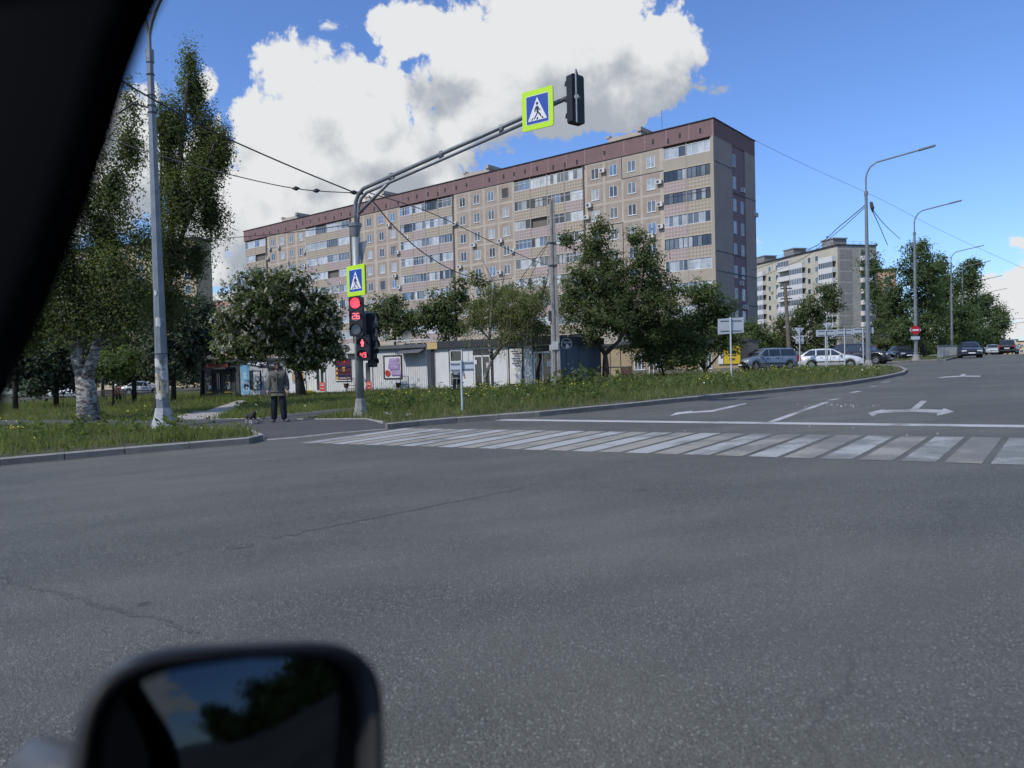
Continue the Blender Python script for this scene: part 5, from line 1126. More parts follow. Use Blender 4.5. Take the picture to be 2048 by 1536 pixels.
    for s in (-1, 1):
        lo, hi = .06, .93
        spans = [((fx(lo)+.14, fx(hi)+.08), (cuts[0]-.03, cuts[0]-.03)), ((cuts[0]+.04, cuts[0]+.04), (cuts[1]-.03, cuts[1]-.03)), ((cuts[1]+.05, cuts[1]+.05), (rx(lo)-.12, rx(hi)-.06))]
        for (a0_, a1_), (b0_, b1_) in spans:
            y0, z0 = side(0, lo); y1, z1 = side(0, hi)
            q = [(a0_-off, s*y0, z0), (b0_-off, s*y0, z0), (b1_-off, s*y1, z1), (a1_-off, s*y1, z1)]
            MB().add(q+[(x, y-s*.012, z) for x, y, z in q], [(0, 1, 2, 3), (7, 6, 5, 4), (0, 4, 5, 1), (1, 5, 6, 2), (2, 6, 7, 3), (3, 7, 4, 0)]).build('side_window', m_cglass, rt)
        mb = MB().obox((fx(.2)+.12-off, s*(w+.07), zb+.09), (.12, .2, .14)); mb.build('wing_mirror', paint, rt)
        for k_, x in enumerate((cuts[0]+.02, cuts[1]-.12)): MB().box(x-.32-off, x-.12-off, s*w-.012, s*w+.018, S['belt']-.13, S['belt']-.09).build('door_handle', m_black if paint is not MATS.get('paint_white') else paint, rt)
        for x in (gb0+.35, cuts[0]+.01, cuts[1]+.05): MB().box(x-.008-off, x+.008-off, s*w*.985-.004, s*w*1.0+.004, .36, S['belt']-.04).build('door_seam', m_under, rt)
        MB().box(.9-off, L-1.0-off, s*w-.01, s*w+.02, .46, .53).build('side_moulding', m_black, rt)
    for nm, (xa, za, ya), (xb, zb_, yb) in (('windscreen', (fx(.06)-.0, zb+.07, wb*.86), (fx(.9), zb+(zr-zb)*.86, wr_*.92)), ('rear_window', (rx(.08), zb+.09, wb*.84), (rx(.86), zb+(zr-zb)*.82, wr_*.88))):
        d = Vector((zb_-za, 0, -(xb-xa))) if nm == 'windscreen' else Vector((zb_-za, 0, xa-xb)); d = Vector((-(zb_-za), 0, (xb-xa))) if nm == 'windscreen' else Vector((zb_-za, 0, xa-xb)); d.normalize(); d *= .03
        q = [Vector((xa-off, -ya, za)), Vector((xa-off, ya, za)), Vector((xb-off, yb, zb_)), Vector((xb-off, -yb, zb_))]
        MB().add([v+d for v in q]+[v for v in q], [(0, 1, 2, 3), (7, 6, 5, 4), (0, 4, 5, 1), (1, 5, 6, 2), (2, 6, 7, 3), (3, 7, 4, 0)]).build(nm, m_cglass, rt)
    for s in (-1, 1):
        MB().obox((.09-off, s*w*.66, S['nose']-.10), (.16, w*.42, .13)).build('headlight', m_head, rt); MB().obox((L-.07-off, s*w*.80, S['tail']-.20), (.12, w*.26, .26 if style != 'wagon' else .42)).build('tail_light', m_tail, rt)
    MB().obox((.0-off, 0, S['nose']-.12), (.08, w*.8, .07)).build('grille', m_black, rt)
    MB().obox((.03-off, 0, .42), (.2, w*1.86, .16)).build('bumper', paint if style != 'wagon' else m_black, rt); MB().obox((L-.03-off, 0, .46), (.2, w*1.86, .18)).build('bumper', paint, rt)
    MB().obox((-.075-off, 0, .44), (.02, .52, .11)).build('number_plate', m_plate, rt); MB().obox((L+.01-off, 0, .70), (.03, .52, .11)).build('number_plate', m_plate, rt)
    t_me = None
    for a in S['ax']:
        for s in (-1, 1):
            r_ = S['wr']; prof = [(r_*.62, -.09), (r_*.93, -.10), (r_, -.07), (r_, .07), (r_*.93, .10), (r_*.62, .09)]; k = 20; mb = MB(); vs = []
            for i in range(k): c_, s_ = math.cos(2*math.pi*i/k), math.sin(2*math.pi*i/k); vs += [(p*c_, q, p*s_) for p, q in prof]
            m_ = len(prof); mb.add(vs, [(i*m_+j, i*m_+j+1, ((i+1) % k)*m_+j+1, ((i+1) % k)*m_+j) for i in range(k) for j in range(m_-1)])
            wh = mb.build('wheel', m_tyre, rt, True, loc=(a-off, s*(w-.12), r_))
            mb = MB().prism(circ(16, r_*.62), (0, s*.055, 0), (1, 0, 0), (0, 0, 1), (0, s*.012, 0))
            for j in range(5): an = 2*math.pi*j/5; mb.obox((r_*.34*math.cos(an), s*.08, r_*.34*math.sin(an)), (r_*.6, .02, .055), (math.cos(an), 0, math.sin(an)), (0, 1, 0), (-math.sin(an), 0, math.cos(an)))
            mb.build('rim', m_rim, wh)
    return rt
def car_at(px, Y, style, paint, label, heading, py=720, dz=0., **kw):
    p = at(px, py, Y); return make_car(style, paint, label, (p.x, Y, gz(p.x, Y)+dz), heading, **kw)
p_blue = carpaint('steel_blue', (.15, .195, .255)); p_white = carpaint('white', (.62, .64, .65)); p_navy = carpaint('navy', (.016, .022, .042)); p_black = carpaint('black', (.014, .016, .02)); p_gr = carpaint('graphite', (.045, .045, .05)); p_silver = carpaint('silver', (.35, .36, .37))
hd = lambda dx, dy: math.atan2(dy, dx)
car_at(1533, 57., 'wagon', p_blue, 'steel-blue estate minivan facing left behind the island grass', hd(-1, -.28), name='minivan')
car_at(1661, 52.5, 'hatch', p_white, 'white five-door hatchback facing right behind the sign posts', hd(1, -.42), name='hatchback')
car_at(1722, 60., 'suv', p_black, 'black off-roader parked behind the white hatchback, nose to the viewer', hd(.75, -.75)); car_at(1686, 62, 'sedan', p_navy, 'dark blue car parked behind the windscreen of the white hatchback', hd(.9, -.5))
car_at(1590, 75., 'hatch', p_black, 'black car half hidden between the minivan and the hatchback', hd(.5, -.9)); car_at(1803, 76., 'sedan', p_navy, 'navy saloon waiting under the trees left of the no-entry sign', hd(-.15, -1))
car_at(1939, 67., 'sedan', p_navy, 'dark navy saloon coming down the road beside the railing', hd(-.45, -.9)); car_at(1985, 104, 'sedan', p_white, 'white saloon coming down the road between two dark cars', hd(-.5, -.86)); car_at(2018, 88., 'suv', p_gr, 'dark graphite car driving away at the right edge', hd(.62, .78))
car_at(287, 78., 'sedan', p_silver, 'silver car parked under the pines, seen past the lamp post', hd(1, .1), dz=.15); car_at(140, 80., 'hatch', p_white, 'white car glimpsed left of the white poplar trunk', hd(1, .1), dz=.15)
# ---------------------------------------------------------------- people and the dog
m_skin = mat('skin', (.36, .20, .14), .6, var=.1, vs=30); m_hair = mat('dark_hair', (.03, .024, .02), .8, var=.2); m_shoe = mat('shoe_grey', (.07, .072, .075), .8, var=.2)
def person(loc, rz, label, jacket, trousers, pose=None, hair=m_hair, scale=1., beard=False, group=None, jk=1., detail=True):
    r = empty('person', loc, rz, label, 'person', group); r.scale = (scale,)*3
    J = dict(pel=(0, 0, .95), sp=(0, 0, 1.14), ch=(0, .01, 1.36), nk=(0, .0, 1.50), hd=(0, -.015, 1.575), ht=(0, -.01, 1.69),
             sL=(-.18, .0, 1.405), eL=(-.245, .03, 1.14), wL=(-.265, -.07, .90), sR=(.18, .0, 1.405), eR=(.25, .03, 1.14), wR=(.27, -.04, .90),
             hL=(-.10, 0, .92), kL=(-.13, -.02, .50), aL=(-.14, .02, .10), tL=(-.19, -.15, .045), hR=(.10, 0, .92), kR=(.125, -.02, .50), aR=(.13, .02, .10), tR=(.21, -.14, .045))
    if pose: J.update(pose)
    rad = dict(pel=(.15, .12), sp=(.155, .125), ch=(.17, .125), nk=.062, hd=(.078, .09), ht=(.07, .085), s=.07, e=.052, w=.036, h=.092, k=.066, a=.045, t=.04)
    def jj(keys, f=1., over={}):
        o = {}
        for k in keys:
            q = over.get(k, rad.get(k, rad.get(k[0])))
            q = (q, q) if not isinstance(q, tuple) else q
            o[k] = (*J[k], q[0]*f, q[1]*f)
        return o
    core = [('pel', 'sp'), ('sp', 'ch'), ('ch', 'nk'), ('nk', 'hd'), ('hd', 'ht')]; arms = [('ch', 'sL'), ('sL', 'eL'), ('eL', 'wL'), ('ch', 'sR'), ('sR', 'eR'), ('eR', 'wR')]; legs = [('pel', 'hL'), ('hL', 'kL'), ('kL', 'aL'), ('aL', 'tL'), ('pel', 'hR'), ('hR', 'kR'), ('kR', 'aR'), ('aR', 'tR')]
    body = skin('body', jj([k for k in J if k[0] != 't' ], .86), core+arms+[e for e in legs if e[1][0] != 't'], m_skin, r, 2, 'pel')
    # jacket and trousers follow the body
    jk_ = jj(('pel', 'sp', 'ch', 'sL', 'eL', 'wL', 'sR', 'eR', 'wR'), jk, dict(pel=(.185, .15), sp=(.20, .165), ch=(.195, .15), sL=.095, sR=.095, eL=.075, eR=.075, wL=.056, wR=.056))
    p = J['pel']; jk_['hem'] = (p[0], p[1], p[2]-.07, .185*jk, .155*jk); c = J['nk']; jk_['col'] = (c[0], c[1], c[2]-.005, .085, .08)
    skin('jacket', jk_, [('hem', 'pel'), ('pel', 'sp'), ('sp', 'ch'), ('ch', 'col')]+arms, jacket, r, 2, 'pel')
    tr = jj(('hL', 'kL', 'aL', 'hR', 'kR', 'aR'), 1., dict(hL=.112, hR=.112, kL=.108, kR=.108, aL=.098, aR=.098)); tr['pel'] = (*J['pel'][:2], J['pel'][2]-.05, .115, .10)
    for s_ in 'LR': a_ = J['a'+s_]; tr['a'+s_] = (a_[0], a_[1], a_[2]-.045, .092, .092)
    skin('trousers', tr, [e for e in legs if 't' not in e[1][0]], trousers, r, 2, 'pel')
    for s in 'LR':
        a, t = J['a'+s], J['t'+s]; skin('shoe', {'z': (a[0], a[1]+.01, a[2]+.02, .056), 'a': (a[0], a[1]+.03, max(.055, a[2]-.04), .06), 'm': ((a[0]+t[0])/2, (a[1]+t[1])/2, .05, .058, .045), 't': (*t, .05, .04)}, [('z', 'a'), ('a', 'm'), ('m', 't')], m_shoe, r, 1)
    if detail:
        for s, sg in (('L', -1), ('R', 1)):
            w = Vector(J['w'+s]); e = Vector(J['e'+s]); d = (w-e).normalized(); side = Vector((0, -1, 0)); out = Vector((sg, 0, 0)); mb = MB()
            mb.tube([w-d*.01, w+d*.04, w+d*.09], [.032, .042, .038], 8)
            for i, l in enumerate((.062, .072, .068, .052)):
                o = w+d*.085+side*(.030-.02*i); mb.tube([o, o+d*l*.5-out*.006, o+d*l*.85-out*.022, o+d*l-out*.04], [.010, .0095, .0085, .007], 6)
            o = w+d*.03+side*.035; mb.tube([o, o+d*.03+side*.022, o+d*.062+side*.026-out*.012], [.012, .011, .008], 6); mb.build('hand', m_skin, r, True)
    h = Vector(J['ht']); b = Vector(J['hd'])
    # face and hair
    mb = MB(); mb.prism([(-.012, -.02), (.012, -.02), (.006, .03), (-.006, .03)], b+Vector((0, -.085, .055)), (1, 0, 0), (0, 0, 1), (0, -.022, 0)); mb.build('nose', m_skin, r)
    for s in (-1, 1):
        MB().prism(circ(8, .011), b+Vector((s*.03, -.088, .085)), (1, 0, 0), (0, 0, 1), (0, -.004, 0)).build('eye', m_ink, r); MB().obox(b+Vector((s*.076, .01, .06)), (.018, .04, .06)).build('ear', m_skin, r)
    MB().obox(b+Vector((0, -.088, .0)), (.05, .008, .012)).build('mouth', mat('lips', (.22, .09, .08), .6), r)
    skin('hair', {'a': (h.x, h.y+.03, h.z-.035, .08, .075), 'b': (h.x, h.y-.02, h.z+.012, .068, .06), 'c': (h.x, h.y-.05, h.z+.005, .05, .04), 'd': (h.x, h.y+.07, h.z-.09, .055, .04)}, [('d', 'a'), ('a', 'b'), ('b', 'c')], hair, r, 2)
    if beard: skin('beard', {'a': (b.x-.055, b.y-.03, b.z+.03, .025), 'b': (b.x-.03, b.y-.075, b.z-.025, .03), 'c': (b.x, b.y-.085, b.z-.04, .034), 'd': (b.x+.03, b.y-.075, b.z-.025, .03), 'e': (b.x+.055, b.y-.03, b.z+.03, .025)}, [('a', 'b'), ('b', 'c'), ('c', 'd'), ('d', 'e')], hair, r, 1)
    return r
mp_ = gnd(559, 853); ml = Vector((mp_.x, mp_.y, mp_.z+.13))
m_jack = mat('field_jacket', (.10, .095, .08), .9, var=.25, vs=14, bump=.5, bs=18); m_trs = mat('navy_trousers', (.012, .014, .022), .9, var=.2, vs=9, bump=.4, bs=15)
man = person(ml, R(6), 'bearded man in a khaki jacket and dark trousers holding a dog lead', m_jack, m_trs, dict(eL=(-.25, .03, 1.14), wL=(-.27, -.10, .92), aL=(-.15, .0, .10), tL=(-.16, -.17, .045), aR=(.14, .02, .10), tR=(.30, -.10, .045), ht=(.0, -.02, 1.69)), beard=True, jk=1.08)
for x in (-.10, .10): MB().prism(rrect(-.06, .06, -.05, .03, .012), (x, -.178, 1.33), (1, 0, .05), (0, 0, 1), (0, -.02, 0)).prism([(-.07, .03), (.07, .03), (.06, .0), (0, -.012), (-.06, .0)], (x, -.182, 1.33), (1, 0, .05), (0, 0, 1), (0, -.022, 0)).build('chest_pocket', m_jack, man)
MB().box(-.012, .012, -.20, -.13, .95, 1.44).build('zip_flap', mat('zip_dark', (.10, .095, .08), .8), man)
# the dog: one skinned body, black above, white legs, chest and muzzle
def dogmat():
    m = bpy.data.materials.new('dog_coat'); m.use_nodes = True; t = m.node_tree; b = t.nodes['Principled BSDF']; L = t.links
    tc = t.nodes.new('ShaderNodeTexCoord'); s = t.nodes.new('ShaderNodeSeparateXYZ'); L.new(tc.outputs['Object'], s.inputs[0]); n = t.nodes.new('ShaderNodeTexNoise'); n.inputs['Scale'].default_value = 9; L.new(tc.outputs['Object'], n.inputs['Vector'])
    a = t.nodes.new('ShaderNodeMath'); a.operation = 'MULTIPLY_ADD'; L.new(n.outputs['Fac'], a.inputs[0]); a.inputs[1].default_value = -.10; L.new(s.outputs[2], a.inputs[2])
    r = t.nodes.new('ShaderNodeMapRange'); L.new(a.outputs[0], r.inputs[0]); r.inputs[1].default_value = .085; r.inputs[2].default_value = .105
    f = t.nodes.new('ShaderNodeMapRange'); L.new(s.outputs[0], f.inputs[0]); f.inputs[1].default_value = .285; f.inputs[2].default_value = .30     # muzzle tip and chest blaze
    x = t.nodes.new('ShaderNodeMath'); x.operation = 'SUBTRACT'; x.use_clamp = True; L.new(r.outputs[0], x.inputs[0]); L.new(f.outputs[0], x.inputs[1])
    mx = t.nodes.new('ShaderNodeMix'); mx.data_type = 'RGBA'; L.new(x.outputs[0], mx.inputs['Factor']); mx.inputs['A'].default_value = (.5, .47, .42, 1); mx.inputs['B'].default_value = (.012, .012, .013, 1); L.new(mx.outputs['Result'], b.inputs['Base Color']); b.inputs['Roughness'].default_value = .8; return m
dp = gnd(503, 857); dog = empty('dog', (dp.x, dp.y, dp.z+.13), R(-38), 'small black and white dog standing on the footpath', 'dog'); dm_ = dogmat()
J = dict(ch=(.10, 0, .225, .068, .085), mid=(0, 0, .23, .058, .07), hip=(-.13, 0, .235, .055, .07), neck=(.17, 0, .30, .042), head=(.20, 0, .375, .050), muz=(.27, 0, .355, .028), nose=(.31, 0, .35, .019), tl=(-.19, 0, .27, .018), t2=(-.25, 0, .33, .014), t3=(-.26, 0, .40, .012))
E_ = [('hip', 'mid'), ('mid', 'ch'), ('ch', 'neck'), ('neck', 'head'), ('head', 'muz'), ('muz', 'nose'), ('hip', 'tl'), ('tl', 't2'), ('t2', 't3')]
for s, y in (('l', .055), ('r', -.055)):
    J['s'+s] = (.11, y, .185, .033); J['e'+s] = (.095, y*1.1, .115, .022); J['w'+s] = (.11, y*1.15, .05, .017); J['p'+s] = (.135, y*1.15, .015, .019)
    J['th'+s] = (-.13, y, .19, .042); J['kn'+s] = (-.10, y*1.15, .135, .026); J['ho'+s] = (-.175, y*1.15, .085, .016); J['pa'+s] = (-.165, y*1.15, .03, .015); J['to'+s] = (-.14, y*1.15, .014, .018)
    E_ += [('ch', 's'+s), ('s'+s, 'e'+s), ('e'+s, 'w'+s), ('w'+s, 'p'+s), ('hip', 'th'+s), ('th'+s, 'kn'+s), ('kn'+s, 'ho'+s), ('ho'+s, 'pa'+s), ('pa'+s, 'to'+s)]
skin('body', J, E_, dm_, dog, 2, 'mid')
for y in (.04, -.04): skin('ear', {'a': (.185, y*.8, .405, .022, .012), 'b': (.175, y*1.25, .445, .018, .009), 'c': (.19, y*1.5, .425, .008)}, [('a', 'b'), ('b', 'c')], m_hair, dog, 1)
MB().tube([(.145, .045*math.cos(t), .285+.048*math.sin(t)) for t in np.linspace(0, 2*math.pi, 14)], .007, 5, cap=False).build('collar', mat('collar_red', (.2, .03, .03), .6), dog)
W_ = lambda v: man.matrix_world @ Vector(v)
bpy.context.view_layer.update()
hpos = man.matrix_world @ Vector((-.27, -.14, .85)); npos = dog.matrix_world @ Vector((.13, 0, .25)); g0 = hpos.z-.72
pts = [hpos, hpos+Vector((-.02, -.03, -.3)), hpos+Vector((-.06, -.06, -.58)), Vector((hpos.x-.13, hpos.y-.08, ml.z+.05)), Vector((hpos.x-.30, (hpos.y+npos.y)/2, ml.z+.02)), npos.lerp(hpos, .35)*1, npos]
pts[5] = Vector((npos.x+.18, npos.y+.02, ml.z+.025)); o = empty('dog_lead', pts[0], 0, 'black dog lead hanging from the hand down to the dog', 'leash'); MB().tube([p-pts[0] for p in pts], .010, 5).tube([Vector((-.05, 0, .02)), Vector((-.08, 0, .0)), Vector((-.04, 0, -.03)), Vector((0, 0, 0))], .008, 5).build('strap', m_rail, o)
# the walker in the grey hoodie passing the pale kiosk
q = at(913, 760, 40.2); m_hood = mat('grey_hoodie', (.20, .21, .235), .9, var=.12, vs=10)
person((q.x, q.y, gz(q.x, q.y)+.1), R(170), 'stooping walker in a grey hoodie half hidden behind the sign post', m_hood, m_trs, dict(pel=(0, 0, .88), sp=(0, -.12, 1.03), ch=(0, -.26, 1.16), nk=(0, -.37, 1.22), hd=(0, -.43, 1.25), ht=(0, -.50, 1.32), sL=(-.2, -.25, 1.19), sR=(.2, -.25, 1.19), eL=(-.34, -.2, 1.0), wL=(-.42, -.1, .82), eR=(.27, -.34, .98), wR=(.25, -.48, .82), hL=(-.1, 0, .85), hR=(.1, 0, .85), kL=(-.1, -.14, .48), aL=(-.1, .0, .10), tL=(-.1, -.18, .05), kR=(.1, .06, .46), aR=(.1, .25, .10), tR=(.1, .1, .05)), mat('grey_cap', (.16, .165, .18), .9))
for px_, Y, rz, jc, lb in ((1768, 90, 10, mat('pale_shirt', (.42, .43, .44), .9), 'far pedestrian in a pale top under the roadside trees'), (1751, 86, -30, m_kdark, 'far pedestrian in dark clothes beside the parked cars')):
    q = at(px_, 712, Y); person((q.x, q.y, gz(q.x, q.y)+.05), R(rz), lb, jc, m_trs, group='far pedestrians', detail=False)
# park bench with a sitter, far under the pines
q = at(230, 792, 58.); bz_ = gz(q.x, q.y)+.1; bench = empty('park_bench', (q.x, q.y, bz_), R(8), 'dark park bench far across the lawn behind the white poplar', 'bench'); m_bw_ = mat('bench_wood', (.07, .045, .035), .8)
for i in range(4): MB().box(-.85, .85, -.25+.13*i, -.14+.13*i, .42, .46).build('seat_slat', m_bw_, bench)
for i in range(3): MB().box(-.85, .85, -.30, -.26, .56+.13*i, .66+.13*i).build('back_slat', m_bw_, bench)
for x in (-.7, .7):
    MB().box(x-.03, x+.03, -.27, -.21, 0, .95).build('leg', m_rail, bench); MB().box(x-.03, x+.03, .18, .24, 0, .42).build('leg', m_rail, bench)
person((q.x+.1, q.y, bz_-.42), R(188), 'person with white hair sitting on the park bench, seen from behind', mat('brown_coat', (.10, .06, .045), .9), m_trs, dict(kL=(-.12, -.42, .92), aL=(-.12, -.45, .52), tL=(-.12, -.6, .47), kR=(.12, -.42, .92), aR=(.12, -.45, .52), tR=(.12, -.6, .47)), mat('white_hair', (.6, .6, .58), .9), detail=False)
# ---------------------------------------------------------------- trees
def leafmat(name, c1, c2, tr=.46):
    m = bpy.data.materials.new(name); m.use_nodes = True; t = m.node_tree; t.nodes.clear(); L = t.links
    g = t.nodes.new('ShaderNodeNewGeometry'); mx = t.nodes.new('ShaderNodeMix'); mx.data_type = 'RGBA'; L.new(g.outputs['Random Per Island'], mx.inputs['Factor']); mx.inputs['A'].default_value = (*c1, 1); mx.inputs['B'].default_value = (*c2, 1)
    n = t.nodes.new('ShaderNodeTexNoise'); n.inputs['Scale'].default_value = .9; n.inputs['Detail'].default_value = 3; L.new(g.outputs['Position'], n.inputs['Vector'])
    r = t.nodes.new('ShaderNodeMapRange'); L.new(n.outputs['Fac'], r.inputs[0]); r.inputs[1].default_value = .3; r.inputs[2].default_value = .7; r.inputs[3].default_value = .72; r.inputs[4].default_value = 1.25
    v = t.nodes.new('ShaderNodeVectorMath'); v.operation = 'SCALE'; L.new(mx.outputs['Result'], v.inputs[0]); L.new(r.outputs[0], v.inputs['Scale'])
    d = t.nodes.new('ShaderNodeBsdfPrincipled'); d.inputs['Roughness'].default_value = .7; d.inputs['Specular IOR Level'].default_value = .12; L.new(v.outputs[0], d.inputs['Base Color'])
    tl = t.nodes.new('ShaderNodeBsdfTranslucent'); v2 = t.nodes.new('ShaderNodeVectorMath'); v2.operation = 'MULTIPLY'; L.new(v.outputs[0], v2.inputs[0]); v2.inputs[1].default_value = (1.3, 1.35, .6); L.new(v2.outputs[0], tl.inputs['Color'])
    ms = t.nodes.new('ShaderNodeMixShader'); ms.inputs[0].default_value = tr; L.new(d.outputs[0], ms.inputs[1]); L.new(tl.outputs[0], ms.inputs[2]); o = t.nodes.new('ShaderNodeOutputMaterial'); L.new(ms.outputs[0], o.inputs[0]); return m
LM = dict(poplar=leafmat('poplar_leaf', (0.090, 0.118, 0.048), (0.150, 0.180, 0.082)), chest=leafmat('chestnut_leaf', (0.079, 0.108, 0.053), (0.132, 0.168, 0.082)), maple=leafmat('maple_leaf', (0.079, 0.108, 0.048), (0.138, 0.174, 0.077)),
          bush=leafmat('bush_leaf', (0.090, 0.132, 0.050), (0.144, 0.192, 0.077)), pine=leafmat('pine_needle', (0.048, 0.067, 0.043), (0.077, 0.101, 0.058), .12), birch=leafmat('birch_leaf', (0.114, 0.138, 0.054), (0.192, 0.210, 0.090)), road=leafmat('roadside_leaf', (0.077, 0.114, 0.053), (0.132, 0.180, 0.082)), olive=leafmat('olive_leaf', (0.084, 0.090, 0.042), (0.132, 0.138, 0.066)))
m_bark = mat('bark', (.085, .07, .055), .95, var=.35, vs=5, bump=.8, bs=14); m_barkd = mat('dark_bark', (.045, .038, .032), .95, var=.3, vs=5)
def whitebark():
    m = bpy.data.materials.new('white_bark'); m.use_nodes = True; t = m.node_tree; b = t.nodes['Principled BSDF']; L = t.links; g = t.nodes.new('ShaderNodeNewGeometry')
    mp = t.nodes.new('ShaderNodeMapping'); mp.inputs['Scale'].default_value = (2.5, 2.5, 6); L.new(g.outputs['Position'], mp.inputs[0]); n = t.nodes.new('ShaderNodeTexNoise'); n.inputs['Scale'].default_value = 1.6; n.inputs['Detail'].default_value = 6; n.inputs['Roughness'].default_value = .7; L.new(mp.outputs[0], n.inputs['Vector'])
    r = t.nodes.new('ShaderNodeMapRange'); L.new(n.outputs['Fac'], r.inputs[0]); r.inputs[1].default_value = .47; r.inputs[2].default_value = .55
    n2 = t.nodes.new('ShaderNodeTexNoise'); n2.inputs['Scale'].default_value = .9; L.new(g.outputs['Position'], n2.inputs['Vector']); r2 = t.nodes.new('ShaderNodeMapRange'); L.new(n2.outputs['Fac'], r2.inputs[0]); r2.inputs[1].default_value = .5; r2.inputs[2].default_value = .62
    mm = t.nodes.new('ShaderNodeMath'); mm.operation = 'MAXIMUM'; L.new(r.outputs[0], mm.inputs[0]); L.new(r2.outputs[0], mm.inputs[1])
    x = t.nodes.new('ShaderNodeMix'); x.data_type = 'RGBA'; L.new(mm.outputs[0], x.inputs['Factor']); x.inputs['A'].default_value = (.31, .305, .275, 1); x.inputs['B'].default_value = (.075, .065, .055, 1); L.new(x.outputs['Result'], b.inputs['Base Color']); b.inputs['Roughness'].default_value = .9
    bp = t.nodes.new('ShaderNodeBump'); bp.inputs['Strength'].default_value = .7; bp.inputs['Distance'].default_value = .03; L.new(n.outputs['Fac'], bp.inputs['Height']); L.new(bp.outputs[0], b.inputs['Normal']); return m
m_wbark = whitebark()
def leaves(C, size, rng, up=.25, asp=.6, N=None):
    n = len(C)
    if N is None:
        a = rng.randn(n, 3); a[:, 2] -= up; a /= np.linalg.norm(a, axis=1)[:, None]; b = np.cross(a, rng.randn(n, 3)); b /= np.linalg.norm(b, axis=1)[:, None]
    else:
        q = N+rng.randn(n, 3)*.55; q /= np.linalg.norm(q, axis=1)[:, None]; a = np.cross(q, rng.randn(n, 3)); a /= np.linalg.norm(a, axis=1)[:, None]; b = np.cross(q, a)
    s = size*(.55+.9*rng.rand(n))[:, None]; V = np.empty((n, 4, 3)); V[:, 0] = C-a*s*.5; V[:, 1] = C+b*s*asp*.5; V[:, 2] = C+a*s*.5; V[:, 3] = C-b*s*asp*.5
    nn = np.cross(a, b)*s*.12; V[:, 1] += nn; V[:, 3] += nn
    return V.reshape(-1, 3)
def tree(label, D, base, lobes, n, size, lm, trunk=None, limbs=(), bark=None, r0=.2, seed=1, clump=.34, shell=.5, name='tree', group='trees', cat='tree', dep=.8, twigs=60, per=40, gzv=None, jit=1., zs=.75, bark2=None, tap=.5):
    rng = np.random.RandomState(seed); q = at(base[0], base[1], D); B = Vector((q.x, q.y, (gz(q.x, q.y)+.06) if gzv is None else gzv)); bark = bark or m_bark
    T = empty(name, B, 0, label, cat, group); k = D/F
    Lc = []
    for i, l in enumerate(lobes):
        c = at(l[0], l[1], D)-B; dd = (l[4] if len(l) > 4 else rng.uniform(-.5, .5)*l[2])*k
        Lc.append((np.array([c.x*(1+dd/D)+q.x*dd/D*0, dd, c.z]), np.array([l[2]*k, l[2]*k*dep, l[3]*k])))
    wt = np.array([(r[0]*r[1]*r[2])**.62 for _, r in Lc]); wt /= wt.sum(); nc = max(8, n//per); idx = rng.choice(len(Lc), nc, p=wt)
    d = rng.randn(nc, 3); d /= np.linalg.norm(d, axis=1)[:, None]; rad = rng.rand(nc)**shell*(.80+.35*np.sin(d[:, 0]*5+idx)*np.sin(d[:, 2]*6+idx*2))
    cc = np.array([Lc[i][0] for i in idx])+d*rad[:, None]*np.array([Lc[i][1] for i in idx])*1.07
    cr = clump*(.6+.8*rng.rand(nc)); cnt = rng.poisson(per, nc); rep = np.repeat(np.arange(nc), cnt)
    off = rng.randn(len(rep), 3)*cr[rep][:, None]*np.array([1, 1, zs])*.62; pts = cc[rep]+off
    un = lambda v: v/np.maximum(np.linalg.norm(v, axis=1), 1e-6)[:, None]
    N = un(off)*.7+d[rep]*.6+np.array([0, 0, .55])                     # leaves of a clump face outward and up, as foliage does
    kp = pts[:, 2] > .25; pts, N = pts[kp], N[kp]
    V = leaves(pts, size, rng, N=N); tag(link('crown', quads('crown', V, lm), T), kind='stuff')
    # trunk, limbs to the lobes, twigs into the clumps
    mb = MB(); loc = lambda p: at(p[0], p[1], D)-B
    tp = [loc(p) for p in (trunk or [base, (np.mean([l[0] for l in lobes]), np.mean([l[1]+l[3]*.4 for l in lobes]))])]; tp = [Vector((p.x, 0, p.z)) for p in tp]; tp[0].z = -.15
    nT = len(tp); rr_ = [r0*(1-tap*i/max(1, nT-1)) for i in range(nT)]; rr_[0] *= 1.15
    mb.tube(tp, rr_, 9); nodes = list(zip(tp, rr_))
    for lb in limbs:
        P = [Vector((v.x, (rng.uniform(-.25, .25) if i else 0), v.z)) for i, v in enumerate(loc(p) for p in lb[:-1])]; rl = [lb[-1]*(1-.65*i/max(1, len(P)-1)) for i in range(len(P))]; mb.tube(P, rl, 7); nodes += list(zip(P, rl))
    fork = tp[-1]; mt = mb; mb = MB() if bark2 else mb
    for c, r in Lc:
        s, rs = min(nodes, key=lambda v: (v[0]-Vector(c)).length+(3 if v[0].z < fork.z*.7 else 0)); e = Vector(c); m = s.lerp(e, .5)+Vector((rng.uniform(-.12, .12), rng.uniform(-.12, .12), -.05*(e-s).length))
        w = min(rs*.7, .05+.02*(e-s).length); mb.tube([s, m, e, e+Vector((d[0][0]*.2, 0, r[2]*.5))], [w, w*.7, w*.4, w*.15], 6); nodes += [(m, w*.7), (e, w*.4)]
    for i in rng.choice(nc, min(twigs, nc), replace=False):
        e = Vector(cc[i]); s, rs = min(nodes, key=lambda v: (v[0]-e).length); m = s.lerp(e, .55)+Vector(rng.randn(3)*.08); mb.tube([s, m, e], [.022*jit, .014*jit, .006*jit], 4, cap=False)
    mt.build('trunk', bark, T, True)
    if bark2: mb.build('branches', bark2, T, True)
    return T, Lc
